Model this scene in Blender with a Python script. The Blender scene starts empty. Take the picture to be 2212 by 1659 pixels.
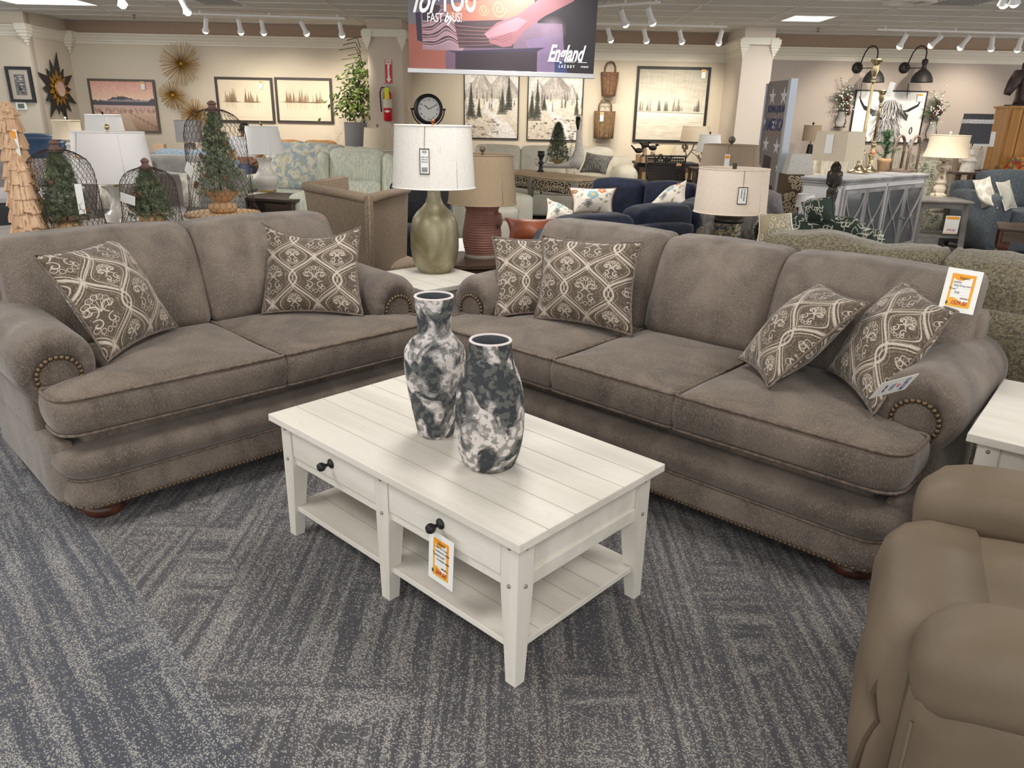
import bpy, bmesh, math, random
import numpy as np
from mathutils import Vector, Matrix, noise
random.seed(11)
PI = math.pi
SC = bpy.context.scene
# ------------------------------------------------------------------ camera
FPX, PITCH, ROLL, EYE = 1621.0, .345, .0201, 1.503
_F = Vector((0, math.cos(PITCH), -math.sin(PITCH)))
_R0 = Vector((1, 0, 0)); _U0 = _R0.cross(_F)
_R = math.cos(ROLL)*_R0 + math.sin(ROLL)*_U0
_U = -math.sin(ROLL)*_R0 + math.cos(ROLL)*_U0
_C = Vector((0, 0, EYE))
cam = bpy.data.objects.new('camera', bpy.data.cameras.new('camera'))
SC.collection.objects.link(cam)
cam.matrix_world = Matrix(((_R.x, _U.x, -_F.x, 0), (_R.y, _U.y, -_F.y, 0), (_R.z, _U.z, -_F.z, EYE), (0, 0, 0, 1)))
cam.data.sensor_fit = 'HORIZONTAL'; cam.data.sensor_width = 36.0
cam.data.lens = 36.0*FPX/2212.0; cam.data.clip_start = .05; cam.data.clip_end = 100
SC.camera = cam
# ------------------------------------------------------------------ world, exposure
SC.view_settings.view_transform = 'Standard'; SC.view_settings.look = 'None'
SC.view_settings.gamma = 1; SC.view_settings.use_curve_mapping = False
SC.view_settings.exposure = 0.0
wd = bpy.data.worlds.new('world'); SC.world = wd; wd.use_nodes = True
wd.node_tree.nodes['Background'].inputs[0].default_value = (1.0, .985, .97, 1)
wd.node_tree.nodes['Background'].inputs[1].default_value = 1.9
SC.cycles.use_denoising = True; SC.cycles.adaptive_threshold = .02
SC.cycles.max_bounces = 6; SC.cycles.diffuse_bounces = 3; SC.cycles.glossy_bounces = 2
SC.cycles.transparent_max_bounces = 8
CEIL = 2.85; WALL = 13.95
def light(name, kind, loc, power, color=(1, 1, 1), size=.5, sizey=None, aim=None, spot=None, blend=.6):
    d = bpy.data.lights.new(name, kind); d.energy = power; d.color = color
    if kind == 'AREA':
        d.size = size
        if sizey: d.shape = 'RECTANGLE'; d.size_y = sizey
    else: d.shadow_soft_size = size
    if spot: d.spot_size = math.radians(spot); d.spot_blend = blend
    o = bpy.data.objects.new(name, d); SC.collection.objects.link(o); o.location = loc
    dirv = (Vector(aim)-Vector(loc)) if aim is not None else Vector((0, 0, -1))
    o.rotation_euler = dirv.to_track_quat('-Z', 'Y').to_euler()
    return o
# the shop's ceiling troffers over the whole floor (those in view get their housing below)
for lx, ly, pw in ((-2.4, 1.6, 46), (2.6, 1.2, 46), (-.1, 3.6, 40), (-4.9, 5.2, 56), (4.6, 5.0, 56), (0, 7.3, 60), (-.2, -1.2, 46), (-4.4, 9.3, 60), (4.1, 9.0, 60)):
    light('troffer_light', 'AREA', (lx, ly, CEIL-.03), pw, (1, .965, .92), .6, 1.2)
# ------------------------------------------------------------------ pixels to points of the room
def ray(x, y): return _F + _R*((x-1106)/FPX) - _U*((y-829.5)/FPX)
def PZ(x, y, z):
    d = ray(x, y); return _C + d*((z-EYE)/d.z)
def PY(x, y, Y):
    d = ray(x, y); return _C + d*(Y/d.y)
def PN(x, y, n, c):          # vertical plane n.P = c
    d = ray(x, y); return _C + d*(c/(d.x*n[0]+d.y*n[1]))
def dep(P): return (Vector(P)-_C).dot(_F)
# ------------------------------------------------------------------ materials
def lin(c): c /= 255.0; return c/12.92 if c <= .04045 else ((c+.055)/1.055)**2.4
def col(c): return (lin(c[0]), lin(c[1]), lin(c[2]), 1)
MATS = {}
def mat(name, c, c2=None, rough=.6, metal=0., sheen=0., ns=5, st=(1, 1, 1), lo=.4, hi=.6, det=4, dist=0., c3=None, fs=60, fst=(1, 1, 1), flo=.5, fhi=.7,
        fa=1., bump=0., bs=80, bst=(1, 1, 1), emis=None, es=1., spec=.5, coat=0., trans=0., alpha=1., img=None, rot=(0, 0, 0), sub=0.):
    if name in MATS: return MATS[name]
    m = bpy.data.materials.new(name); m.use_nodes = True; nt = m.node_tree; N = nt.nodes; L = nt.links
    b = N['Principled BSDF']; MATS[name] = m
    b.inputs['Base Color'].default_value = col(c); b.inputs['Roughness'].default_value = rough
    b.inputs['Metallic'].default_value = metal; b.inputs['Sheen Weight'].default_value = sheen
    b.inputs['Sheen Roughness'].default_value = .4; b.inputs['Specular IOR Level'].default_value = spec
    b.inputs['Coat Weight'].default_value = coat; b.inputs['Transmission Weight'].default_value = trans; b.inputs['Alpha'].default_value = alpha
    tc = N.new('ShaderNodeTexCoord')
    def nz(sc, stv, d, ds=0., off=0.):
        mp = N.new('ShaderNodeMapping'); mp.inputs['Scale'].default_value = stv; mp.inputs['Rotation'].default_value = rot; mp.inputs['Location'].default_value = (off, off, off)
        L.new(tc.outputs['Object'], mp.inputs[0])
        n = N.new('ShaderNodeTexNoise'); n.inputs['Scale'].default_value = sc; n.inputs['Detail'].default_value = d; n.inputs['Distortion'].default_value = ds
        L.new(mp.outputs[0], n.inputs['Vector']); return n.outputs[0]
    def rng(s, a, z):
        r = N.new('ShaderNodeMapRange'); r.inputs[1].default_value = a; r.inputs[2].default_value = z; L.new(s, r.inputs[0]); return r.outputs[0]
    def mix(f, a, z):
        x = N.new('ShaderNodeMix'); x.data_type = 'RGBA'; L.new(f, x.inputs[0])
        for s, v in ((6, a), (7, z)):
            if isinstance(v, tuple): x.inputs[s].default_value = v
            else: L.new(v, x.inputs[s])
        return x.outputs[2]
    out = None
    if img is not None:
        t = N.new('ShaderNodeTexImage'); t.image = img; L.new(tc.outputs['UV'], t.inputs[0]); out = t.outputs[0]
    if c2 is not None: out = mix(rng(nz(ns, st, det, dist), lo, hi), col(c), col(c2))
    if c3 is not None:
        f = rng(nz(fs, fst, 3, 0, 3.3), flo, fhi)
        if fa < 1:
            mm = N.new('ShaderNodeMath'); mm.operation = 'MULTIPLY'; mm.inputs[1].default_value = fa; L.new(f, mm.inputs[0]); f = mm.outputs[0]
        out = mix(f, out if out is not None else col(c), col(c3))
    if out is not None: L.new(out, b.inputs['Base Color'])
    if bump:
        bp = N.new('ShaderNodeBump'); bp.inputs['Strength'].default_value = bump; bp.inputs['Distance'].default_value = .01
        L.new(nz(bs, bst, 3, 0, 7.7), bp.inputs['Height']); L.new(bp.outputs[0], b.inputs['Normal'])
    if emis is not None: b.inputs['Emission Color'].default_value = col(emis); b.inputs['Emission Strength'].default_value = es
    return m
# ------------------------------------------------------------------ shapes (each adds to a bmesh)
def BM(): return bmesh.new()
def T(x=0, y=0, z=0): return Matrix.Translation((x, y, z))
def RX(a): return Matrix.Rotation(math.radians(a), 4, 'X')
def RY(a): return Matrix.Rotation(math.radians(a), 4, 'Y')
def RZ(a): return Matrix.Rotation(math.radians(a), 4, 'Z')
I4 = Matrix.Identity(4)
def box(bm, x0, x1, y0, y1, z0, z1, bev=0, M=I4):
    r = bmesh.ops.create_cube(bm, size=1, matrix=M @ T((x0+x1)/2, (y0+y1)/2, (z0+z1)/2) @ Matrix.Diagonal((abs(x1-x0), abs(y1-y0), abs(z1-z0), 1)))
    if bev:
        es = list({e for v in r['verts'] for e in v.link_edges})
        bmesh.ops.bevel(bm, geom=es, offset=bev, segments=2, profile=.5, affect='EDGES')
    return bm
def rbox(bm, w, d, h, r=.05, n=10, puff=(0, 0, 0), M=I4, fn=None, flat=0):
    """soft cushion-like box centred at the origin; puff swells each pair of faces"""
    hw, hd, hh = w/2, d/2, h/2; r = min(r, hw*.98, hd*.98, hh*.98)
    vs = {}
    def vert(p):
        k = (round(p[0], 4), round(p[1], 4), round(p[2], 4))
        if k in vs: return vs[k]
        q = Vector((p[0]*hw, p[1]*hd, p[2]*hh))
        i = Vector((max(-(hw-r), min(hw-r, q.x)), max(-(hd-r), min(hd-r, q.y)), max(-(hh-r), min(hh-r, q.z))))
        dv = q-i
        if dv.length > 1e-9: q = i+dv.normalized()*r
        a, b, c = p
        q.x += puff[0]*a*(1-b*b)*(1-c*c); q.y += puff[1]*b*(1-a*a)*(1-c*c); q.z += puff[2]*c*(1-a*a)*(1-b*b)
        if fn: q = fn(q, p)
        v = bm.verts.new(M @ q); vs[k] = v; return v
    # parameter spacing denser near the edges
    ts = [math.sin(PI/2*(2*i/n-1))*.35+(2*i/n-1)*.65 for i in range(n+1)]
    for ax in range(3):
        for s in (-1, 1):
            for i in range(n):
                for j in range(n):
                    q = []
                    for (u, v) in ((ts[i], ts[j]), (ts[i+1], ts[j]), (ts[i+1], ts[j+1]), (ts[i], ts[j+1])):
                        p = [0, 0, 0]; p[ax] = s; p[(ax+1) % 3] = u; p[(ax+2) % 3] = v; q.append(vert(p))
                    if s < 0: q.reverse()
                    try: bm.faces.new(q)
                    except ValueError: pass
    return bm
def lathe(bm, prof, seg=28, M=I4, cap=True, sq=0, flute=0, fn=0):
    rings = []
    for r, z in prof:
        ring = []
        for k in range(seg):
            a = 2*PI*k/seg+(PI/seg if sq else 0)
            rr = r*(1+flute*math.cos(a*fn)) if fn else r
            ring.append(bm.verts.new(M @ Vector((rr*math.cos(a), rr*math.sin(a), z))))
        rings.append(ring)
    for a, b in zip(rings, rings[1:]):
        for k in range(seg): bm.faces.new((a[k], a[(k+1) % seg], b[(k+1) % seg], b[k]))
    if cap:
        if prof[0][0] > 1e-4: bm.faces.new(rings[0][::-1])
        if prof[-1][0] > 1e-4: bm.faces.new(rings[-1])
    return bm
def tube(bm, pts, r, seg=6, closed=False, M=I4, rs=None):
    pts = [Vector(p) for p in pts]; n = len(pts); rings = []
    up = Vector((0, 0, 1)); prev = None
    for i, p in enumerate(pts):
        if closed: t = pts[(i+1) % n]-pts[i-1]
        else: t = pts[min(i+1, n-1)]-pts[max(i-1, 0)]
        if t.length < 1e-9: t = Vector((0, 0, 1))
        t.normalize()
        if prev is None:
            a = up if abs(t.z) < .9 else Vector((1, 0, 0)); x = t.cross(a).normalized()
        else:
            x = prev - t*prev.dot(t)
            x = x.normalized() if x.length > 1e-6 else t.orthogonal().normalized()
        prev = x; y = t.cross(x); rr = rs[i] if rs else r
        rings.append([bm.verts.new(M @ (p+(x*math.cos(2*PI*k/seg)+y*math.sin(2*PI*k/seg))*rr)) for k in range(seg)])
    m = n if closed else n-1
    for i in range(m):
        a, b = rings[i], rings[(i+1) % n]
        for k in range(seg): bm.faces.new((a[k], a[(k+1) % seg], b[(k+1) % seg], b[k]))
    if not closed: bm.faces.new(rings[0][::-1]); bm.faces.new(rings[-1])
    return bm
def ball(bm, r, c=(0, 0, 0), s=(1, 1, 1), u=14, v=9, M=I4):
    bmesh.ops.create_uvsphere(bm, u_segments=u, v_segments=v, radius=r, matrix=M @ T(*c) @ Matrix.Diagonal((s[0], s[1], s[2], 1))); return bm
def prism(bm, poly, t0, t1, M=I4):
    """poly in local XY, extruded along local Z"""
    a = [bm.verts.new(M @ Vector((x, y, t0))) for x, y in poly]; b = [bm.verts.new(M @ Vector((x, y, t1))) for x, y in poly]
    n = len(poly); bm.faces.new(a[::-1]); bm.faces.new(b)
    for i in range(n): bm.faces.new((a[i], a[(i+1) % n], b[(i+1) % n], b[i]))
    return bm
def cushion(bm, outl, z0, z1, crown=.02, bulge=.015, r=.03, M=I4):
    """boxed cushion over a plan outline (counter-clockwise), welted edges, crowned top"""
    cx = sum(p[0] for p in outl)/len(outl); cy = sum(p[1] for p in outl)/len(outl); n = len(outl)
    nor = []
    for i in range(n):
        a, b = outl[i-1], outl[(i+1) % n]; t = Vector((b[0]-a[0], b[1]-a[1])); t.normalize(); nor.append((t.y, -t.x))
    h = z1-z0; prof = [(-.02, 0, 1), (0, .012, 1)]
    for k in range(1, 8): s = k/8; prof.append((bulge*math.sin(PI*s), h*s*.94+.012, 1))
    prof += [(0, h-.008, 1), (-.012, h, 1)]
    rings = []
    def ring(off, z, sc=1.0):
        out = []
        for (x, y), (nx, ny) in zip(outl, nor):
            X = cx+(x+nx*off-cx)*sc; Y = cy+(y+ny*off-cy)*sc
            out.append(bm.verts.new(M @ Vector((X, Y, z))))
        return out
    for off, z, s in prof: rings.append(ring(off, z0+z))
    for sc in (.95, .86, .74, .6, .45, .3, .15): rings.append(ring(-.012, z1+crown*(1-sc**2.6)**.8, sc))
    for a, b in zip(rings, rings[1:]):
        for k in range(n): bm.faces.new((a[k], a[(k+1) % n], b[(k+1) % n], b[k]))
    bm.faces.new(rings[-1]); bm.faces.new(rings[0][::-1])
    return bm
def patch(bm, fn, nu, nv, uv=True):
    """grid surface fn(u,v) in 0..1 with UVs"""
    g = [[bm.verts.new(fn(i/nu, j/nv)) for j in range(nv+1)] for i in range(nu+1)]
    lay = bm.loops.layers.uv.verify() if uv else None
    for i in range(nu):
        for j in range(nv):
            f = bm.faces.new((g[i][j], g[i+1][j], g[i+1][j+1], g[i][j+1]))
            if uv:
                for l, (a, b) in zip(f.loops, ((i, j), (i+1, j), (i+1, j+1), (i, j+1))): l[lay].uv = (a/nu, b/nv)
    return bm
def roundpoly(pts, r, n=5):
    """rounds the corners of a 2D polygon; r may be a list"""
    out = []; N = len(pts)
    for i, p in enumerate(pts):
        ri = r[i] if isinstance(r, (list, tuple)) else r
        a = Vector(pts[i-1])-Vector(p); b = Vector(pts[(i+1) % N])-Vector(p)
        if ri <= 0: out.append(tuple(p)); continue
        ri = min(ri, a.length*.49, b.length*.49)
        A = Vector(p)+a.normalized()*ri; B = Vector(p)+b.normalized()*ri
        for k in range(n+1):
            t = k/n; q = A*(1-t)**2+Vector(p)*2*t*(1-t)+B*t*t; out.append((q.x, q.y))
    return out
def dens(poly, step):
    out = []; n = len(poly)
    for i in range(n):
        a = Vector(poly[i]); b = Vector(poly[(i+1) % n]); k = max(1, int((b-a).length/step))
        for j in range(k): q = a.lerp(b, j/k); out.append((q.x, q.y))
    return out
# ------------------------------------------------------------------ objects
def ob(name, bm, m, parent=None, smooth=True, loc=None, rz=0, M=None, flatang=None):
    me = bpy.data.meshes.new(name)
    bmesh.ops.recalc_face_normals(bm, faces=bm.faces)
    if smooth:
        for f in bm.faces: f.smooth = True
        if flatang:
            for e in bm.edges:
                if len(e.link_faces) == 2 and e.calc_face_angle(0) > math.radians(flatang): e.smooth = False
    bm.to_mesh(me); bm.free()
    if m: me.materials.append(m)
    o = bpy.data.objects.new(name, me); SC.collection.objects.link(o)
    if parent: o.parent = parent
    if M is not None: o.matrix_basis = M
    if loc is not None: o.location = loc; o.rotation_euler = (0, 0, math.radians(rz))
    return o
def tag(o, label, cat, group=None, kind=None):
    o['label'] = label; o['category'] = cat
    if group: o['group'] = group
    if kind: o['kind'] = kind
    return o
def thing(name, label, cat, loc=(0, 0, 0), rz=0, group=None):
    o = bpy.data.objects.new(name, None); SC.collection.objects.link(o); o.empty_display_size = .1
    o.location = loc; o.rotation_euler = (0, 0, math.radians(rz)); return tag(o, label, cat, group)
def struct(name, bm, m, smooth=False):
    o = ob(name, bm, m, smooth=smooth); o['kind'] = 'structure'; return o
def dup(root, loc, rz=None, label=None, name=None):
    r = root.copy(); SC.collection.objects.link(r); r.location = loc
    if rz is not None: r.rotation_euler = (0, 0, math.radians(rz))
    if label: r['label'] = label
    for ch in list(root.children):
        c = ch.copy(); SC.collection.objects.link(c); c.parent = r
        for g in ch.children:
            d = g.copy(); SC.collection.objects.link(d); d.parent = c
    return r
def txt(body, size, m, parent, M, shear=0., align='CENTER', ext=.0004, bold=0., name='lettering', sx=1.0, sp=1.0):
    cu = bpy.data.curves.new(name, 'FONT'); cu.body = body; cu.size = size; cu.shear = shear; cu.align_x = align
    cu.extrude = ext; cu.offset = bold; cu.space_character = sp; cu.resolution_u = 3
    t = bpy.data.objects.new(name, cu); SC.collection.objects.link(t)
    bpy.context.view_layer.update()
    me = bpy.data.meshes.new_from_object(t.evaluated_get(bpy.context.evaluated_depsgraph_get()))
    bpy.data.objects.remove(t)
    me.transform(M @ Matrix.Diagonal((sx, 1, 1, 1))); me.materials.clear(); me.materials.append(m)
    o = bpy.data.objects.new(name, me); SC.collection.objects.link(o); o.parent = parent; return o
def frameM(o, x, z):
    """matrix whose local X is x, local Z is z (the face normal), origin o"""
    x = Vector(x).normalized(); z = Vector(z); z = (z-x*z.dot(x)).normalized(); y = z.cross(x)
    return Matrix(((x.x, y.x, z.x, o[0]), (x.y, y.y, z.y, o[1]), (x.z, y.z, z.z, o[2]), (0, 0, 0, 1)))
# ------------------------------------------------------------------ painted surfaces (made from numbers here)
class Cv:
    def __init__(s, w, h, c):
        s.w, s.h = w, h; s.a = np.empty((h, w, 3), np.float32); s.a[:] = np.array(c, np.float32)/255
        s.Y, s.X = np.mgrid[0:h, 0:w].astype(np.float32)
    def put(s, m, c, sl=None):
        c = np.array(c, np.float32)/255
        if sl is None: s.a += (c-s.a)*m[..., None]
        else: s.a[sl] += (c-s.a[sl])*m[..., None]
    def win(s, x0, y0, x1, y1):
        return (slice(max(0, int(y0)), max(0, min(s.h, int(y1)+2))), slice(max(0, int(x0)), max(0, min(s.w, int(x1)+2))))
    def rect(s, x0, y0, x1, y1, c, al=1.):
        sl = s.win(x0, y0, x1, y1); X, Y = s.X[sl], s.Y[sl]
        m = ((X >= x0) & (X < x1) & (Y >= y0) & (Y < y1))*np.float32(al); s.put(m, c, sl)
    def ell(s, cx, cy, rx, ry, c, al=1., soft=.15):
        sl = s.win(cx-rx*1.3, cy-ry*1.3, cx+rx*1.3, cy+ry*1.3); X, Y = s.X[sl], s.Y[sl]
        d = np.sqrt(((X-cx)/rx)**2+((Y-cy)/ry)**2); s.put(np.clip((1-d)/soft+.5, 0, 1)*al, c, sl)
    def poly(s, P, c, al=1.):
        xs = [p[0] for p in P]; ys = [p[1] for p in P]; sl = s.win(min(xs), min(ys), max(xs), max(ys)); X, Y = s.X[sl]+.5, s.Y[sl]+.5
        ins = np.zeros(X.shape, bool); n = len(P)
        for i in range(n):
            (x1, y1), (x2, y2) = P[i], P[(i+1) % n]
            if y1 == y2: continue
            ins ^= ((y1 > Y) != (y2 > Y)) & (X < (x2-x1)*(Y-y1)/(y2-y1)+x1)
        s.put(ins*np.float32(al), c, sl)
    def line(s, P, w, c, al=1.):
        for (x1, y1), (x2, y2) in zip(P, P[1:]):
            sl = s.win(min(x1, x2)-w-1, min(y1, y2)-w-1, max(x1, x2)+w+1, max(y1, y2)+w+1); X, Y = s.X[sl], s.Y[sl]
            dx, dy = x2-x1, y2-y1; L = dx*dx+dy*dy+1e-6
            t = np.clip(((X-x1)*dx+(Y-y1)*dy)/L, 0, 1); d = np.hypot(X-x1-t*dx, Y-y1-t*dy)
            s.put(np.clip(w/2+.6-d, 0, 1)*al, c, sl)
    def vgrad(s, y0, y1, c0, c1):
        sl = s.win(0, y0, s.w, y1-1); t = np.clip((s.Y[sl]-y0)/(y1-y0), 0, 1)[..., None]
        s.a[sl] = np.array(c0, np.float32)/255*(1-t)+np.array(c1, np.float32)/255*t
    def fbm(s, fx, fy, seed=0, oc=4):
        r = np.random.RandomState(seed); out = 0; amp = 1.; tot = 0
        for k in range(oc):
            gx, gy = int(fx*2**k)+2, int(fy*2**k)+2; g = r.rand(gy, gx).astype(np.float32)
            x = s.X/s.w*(gx-1.001); y = s.Y/s.h*(gy-1.001); xi, yi = x.astype(int), y.astype(int); u, v = x-xi, y-yi
            u = u*u*(3-2*u); v = v*v*(3-2*v)
            xi2 = np.minimum(xi+1, gx-1); yi2 = np.minimum(yi+1, gy-1)
            out = out+amp*((g[yi, xi]*(1-u)+g[yi, xi2]*u)*(1-v)+(g[yi2, xi]*(1-u)+g[yi2, xi2]*u)*v); tot += amp; amp *= .5
        return out/tot
    def mottle(s, amt, fx, fy, seed=0): s.a *= (1+(s.fbm(fx, fy, seed)-.5)*amt)[..., None]
    def img(s, name):
        im = bpy.data.images.new(name, s.w, s.h); px = np.ones((s.h, s.w, 4), np.float32); px[..., :3] = np.clip(s.a[::-1], 0, 1)
        im.pixels.foreach_set(px.ravel()); im.update(); im.pack(); return im
def imat(name, cv, rough=.8, **k): return mat(name, (128, 128, 128), rough=rough, img=cv.img(name), **k)
# ================================================================== MATERIALS
CHEN = mat('taupe_chenille', (80, 71, 64), (122, 110, 99), rough=.82, sheen=.3, ns=6, st=(1, 1, .5), lo=.3, hi=.7, det=8, dist=.9,
           c3=(166, 153, 139), fs=150, fst=(3.2, 3.2, .6), flo=.5, fhi=.7, fa=.6, bump=.35, bs=120, bst=(2.5, 2.5, .6))
CHEN_TOP = mat('taupe_chenille_laid', (76, 66, 57), (114, 101, 88), rough=.84, sheen=.3, ns=5, lo=.3, hi=.72, det=8, dist=.9,
               c3=(170, 153, 134), fs=150, fst=(3.2, .6, 3.2), flo=.5, fhi=.72, fa=.58, bump=.35, bs=120, bst=(2.5, .6, 2.5))
CORD = mat('chenille_welt', (96, 84, 74), (120, 106, 94), rough=.8, ns=60)
BRASS = mat('antique_brass', (112, 96, 76), rough=.45, metal=.8)
WALN = mat('walnut', (70, 38, 24), (98, 56, 36), rough=.32, ns=9, st=(1, 1, .2))
DARK = mat('dark_underside', (18, 17, 18), rough=.9)
WPAINT = mat('weathered_white_paint', (214, 209, 198), (228, 223, 213), rough=.55, ns=3, st=(.3, 3, 3), c3=(178, 170, 156), fs=40, fst=(.25, 6, 6), flo=.6, fhi=.82, fa=.5, bump=.08, bs=90, bst=(.2, 4, 4))
WPV = mat('weathered_white_paint_post', (212, 207, 197), (226, 221, 211), rough=.55, ns=3, st=(3, 3, .3), c3=(176, 168, 154), fs=40, fst=(6, 6, .25), flo=.6, fhi=.82, fa=.5)
GROOVE = mat('plank_groove', (178, 171, 159), rough=.9)
IRON = mat('black_iron', (34, 34, 36), rough=.45, metal=.3)
BLACK = mat('black_paint', (22, 21, 22), rough=.5)
PAPER = mat('white_card', (240, 240, 236), rough=.6)
INKB = mat('black_ink', (30, 32, 44), rough=.7)
INKR = mat('red_ink', (178, 22, 50), rough=.7)
ORNG = mat('orange_print', (240, 158, 40), (236, 176, 52), rough=.6, ns=3)
ORNG2 = mat('deep_orange_print', (238, 128, 72), rough=.6)
PEWT = mat('pewter_peg', (150, 146, 138), rough=.4, metal=.6)
LEATH = mat('taupe_leather', (104, 91, 75), (124, 109, 91), rough=.56, ns=3, lo=.3, hi=.7, bump=.05, bs=220, spec=.35)
WHITE = mat('white_enamel', (240, 240, 238), rough=.4)
CEILT = mat('ceiling_tile', (205, 202, 196), (222, 219, 213), rough=.95, ns=60, det=6, bump=.2, bs=200)
GRID = mat('ceiling_grid', (224, 222, 216), rough=.6)
WALLP = mat('cream_wall_paint', (214, 203, 184), rough=.9)
WALLT = mat('greige_wall_paint', (186, 174, 164), rough=.9)
FRZ = mat('tan_frieze_paint', (176, 152, 132), rough=.9)
TRIM = mat('ivory_trim_paint', (232, 226, 210), rough=.5)
# ---- carpet
def carpet():
    m = bpy.data.materials.new('carpet'); m.use_nodes = True; nt = m.node_tree; N = nt.nodes; L = nt.links; b = N['Principled BSDF']
    b.inputs['Roughness'].default_value = .95; b.inputs['Sheen Weight'].default_value = .15
    tc = N.new('ShaderNodeTexCoord')
    def mp(rz, sc, off=0):
        n = N.new('ShaderNodeMapping'); n.inputs['Rotation'].default_value = (0, 0, math.radians(rz)); L.new(tc.outputs['Object'], n.inputs[0])
        k = N.new('ShaderNodeMapping'); k.inputs['Scale'].default_value = sc; k.inputs['Location'].default_value = (off, off, 0); L.new(n.outputs[0], k.inputs[0]); return k.outputs[0]
    def nz(v, s, d=3):
        n = N.new('ShaderNodeTexNoise'); n.inputs['Scale'].default_value = s; n.inputs['Detail'].default_value = d; L.new(v, n.inputs[0]); return n.outputs[0]
    def ma(op, a, c=None, cl=False):
        n = N.new('ShaderNodeMath'); n.operation = op; n.use_clamp = cl
        for i, v in enumerate((a, c)):
            if v is None: continue
            if isinstance(v, (int, float)): n.inputs[i].default_value = v
            else: L.new(v, n.inputs[i])
        return n.outputs[0]
    def rg(s, a, z, c=0., d=1.):
        r = N.new('ShaderNodeMapRange'); r.inputs[1].default_value = a; r.inputs[2].default_value = z; r.inputs[3].default_value = c; r.inputs[4].default_value = d; L.new(s, r.inputs[0]); return r.outputs[0]
    def mx(f, a, z):
        x = N.new('ShaderNodeMix'); x.data_type = 'RGBA'; L.new(f, x.inputs[0])
        for s, v in ((6, a), (7, z)):
            if isinstance(v, tuple): x.inputs[s].default_value = v
            else: L.new(v, x.inputs[s])
        return x.outputs[2]
    def mf(f, a, z):
        x = N.new('ShaderNodeMix'); L.new(f, x.inputs[0]); L.new(a, x.inputs[2]); L.new(z, x.inputs[3]); return x.outputs[0]
    # signed distance to the seam between the two carpets
    sp = N.new('ShaderNodeSeparateXYZ'); L.new(mp(48, (1, 1, 1)), sp.inputs[0])
    s0 = (-1.692)*math.sin(math.radians(48))+2.616*math.cos(math.radians(48))
    zone = ma('LESS_THAN', sp.outputs['Y'], s0)            # 1 on the left carpet
    def streak(rz, off):
        v = mp(rz, (1, 1, 1), off)
        a = nz(mp(rz, (42, 1.3, 1), off), 1., 3); c = nz(mp(rz, (1.6, 20, 1), off+4), 1., 3); g = nz(mp(rz, (3.2, 2.2, 1), off+9), 1., 2)
        w = rg(g, .57, .63); return mf(w, a, c)
    st = mf(zone, streak(0, 0), streak(-42, 3))
    big = rg(st, .4, .62)
    # woven flecks, a few millimetres each
    fl = N.new('ShaderNodeTexVoronoi'); fl.inputs['Scale'].default_value = 1.; fl.distance = 'CHEBYCHEV'
    L.new(mp(40, (240, 330, 1)), fl.inputs[0])
    fr = N.new('ShaderNodeTexWhiteNoise'); L.new(fl.outputs['Position'], fr.inputs[0])
    thr = rg(big, 0., 1., .9, .52)
    fleck = ma('GREATER_THAN', fr.outputs['Value'], thr)
    edge = rg(fl.outputs['Distance'], .25, .5, 1., .45)
    fk = ma('MULTIPLY', fleck, edge)
    base = mx(big, mx(zone, col((70, 69, 74)), col((66, 69, 78))), mx(zone, col((90, 88, 91)), col((82, 84, 92))))
    warm = rg(nz(mp(0, (.5, .5, 1)), 1.), .45, .6)
    fc = mx(warm, col((176, 174, 168)), col((168, 160, 148)))
    c = mx(fk, base, fc); L.new(c, b.inputs['Base Color'])
    bp = N.new('ShaderNodeBump'); bp.inputs['Strength'].default_value = .3; bp.inputs['Distance'].default_value = .004; L.new(ma('ADD', fk, edge), bp.inputs['Height']); L.new(bp.outputs[0], b.inputs['Normal'])
    return m
CARP = carpet()
# ================================================================== SHELL
struct('floor', box(BM(), -12, 12, -4, WALL+.1, -.05, 0), CARP)
bm = box(BM(), -12, 12, -4, WALL+.2, CEIL, CEIL+.05); struct('ceiling', bm, CEILT)
bm = BM()
x = -11.9
X0 = 3.54-1.219*13
for i in range(24):
    xx = X0+1.219*i
    if -9 < xx < 11.5: box(bm, xx-.012, xx+.012, -2, WALL, CEIL-.006, CEIL)
yy = WALL-.35
while yy > -2: box(bm, -9, 11.5, yy-.012, yy+.012, CEIL-.006, CEIL); yy -= .61
struct('trim_1', bm, GRID)
ZC = PY(560, 79, WALL).z            # crown's upper edge
FZ0 = ZC
XR = 3.54; XR2 = 4.02               # right column
bm = box(BM(), -7.68, XR+.02, WALL, WALL+.15, 0, ZC); struct('wall_back', bm, WALLP)
bm = box(BM(), XR+.02, 12, WALL, WALL+.15, 0, ZC); struct('wall_back_right', bm, WALLT)
bm = box(BM(), -9, 12, WALL-.002, WALL+.15, ZC, CEIL); struct('wall_back_frieze', bm, FRZ)
bm = box(BM(), -7.83, -7.68, 12.85, WALL+.1, 0, CEIL); struct('wall_left', bm, WALLP)
bm = box(BM(), -8.4, -7.68, 12.80, 12.95, 0, CEIL); box(bm, -8.55, -8.4, 12.8, 14, 0, CEIL); struct('wall_far_left', bm, WALLP)
bm = box(BM(), -12, -8.55, 13.9, 14.05, 0, CEIL); struct('wall_side_recess', bm, mat('grey_recess', (150, 140, 134), rough=.9))
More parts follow.
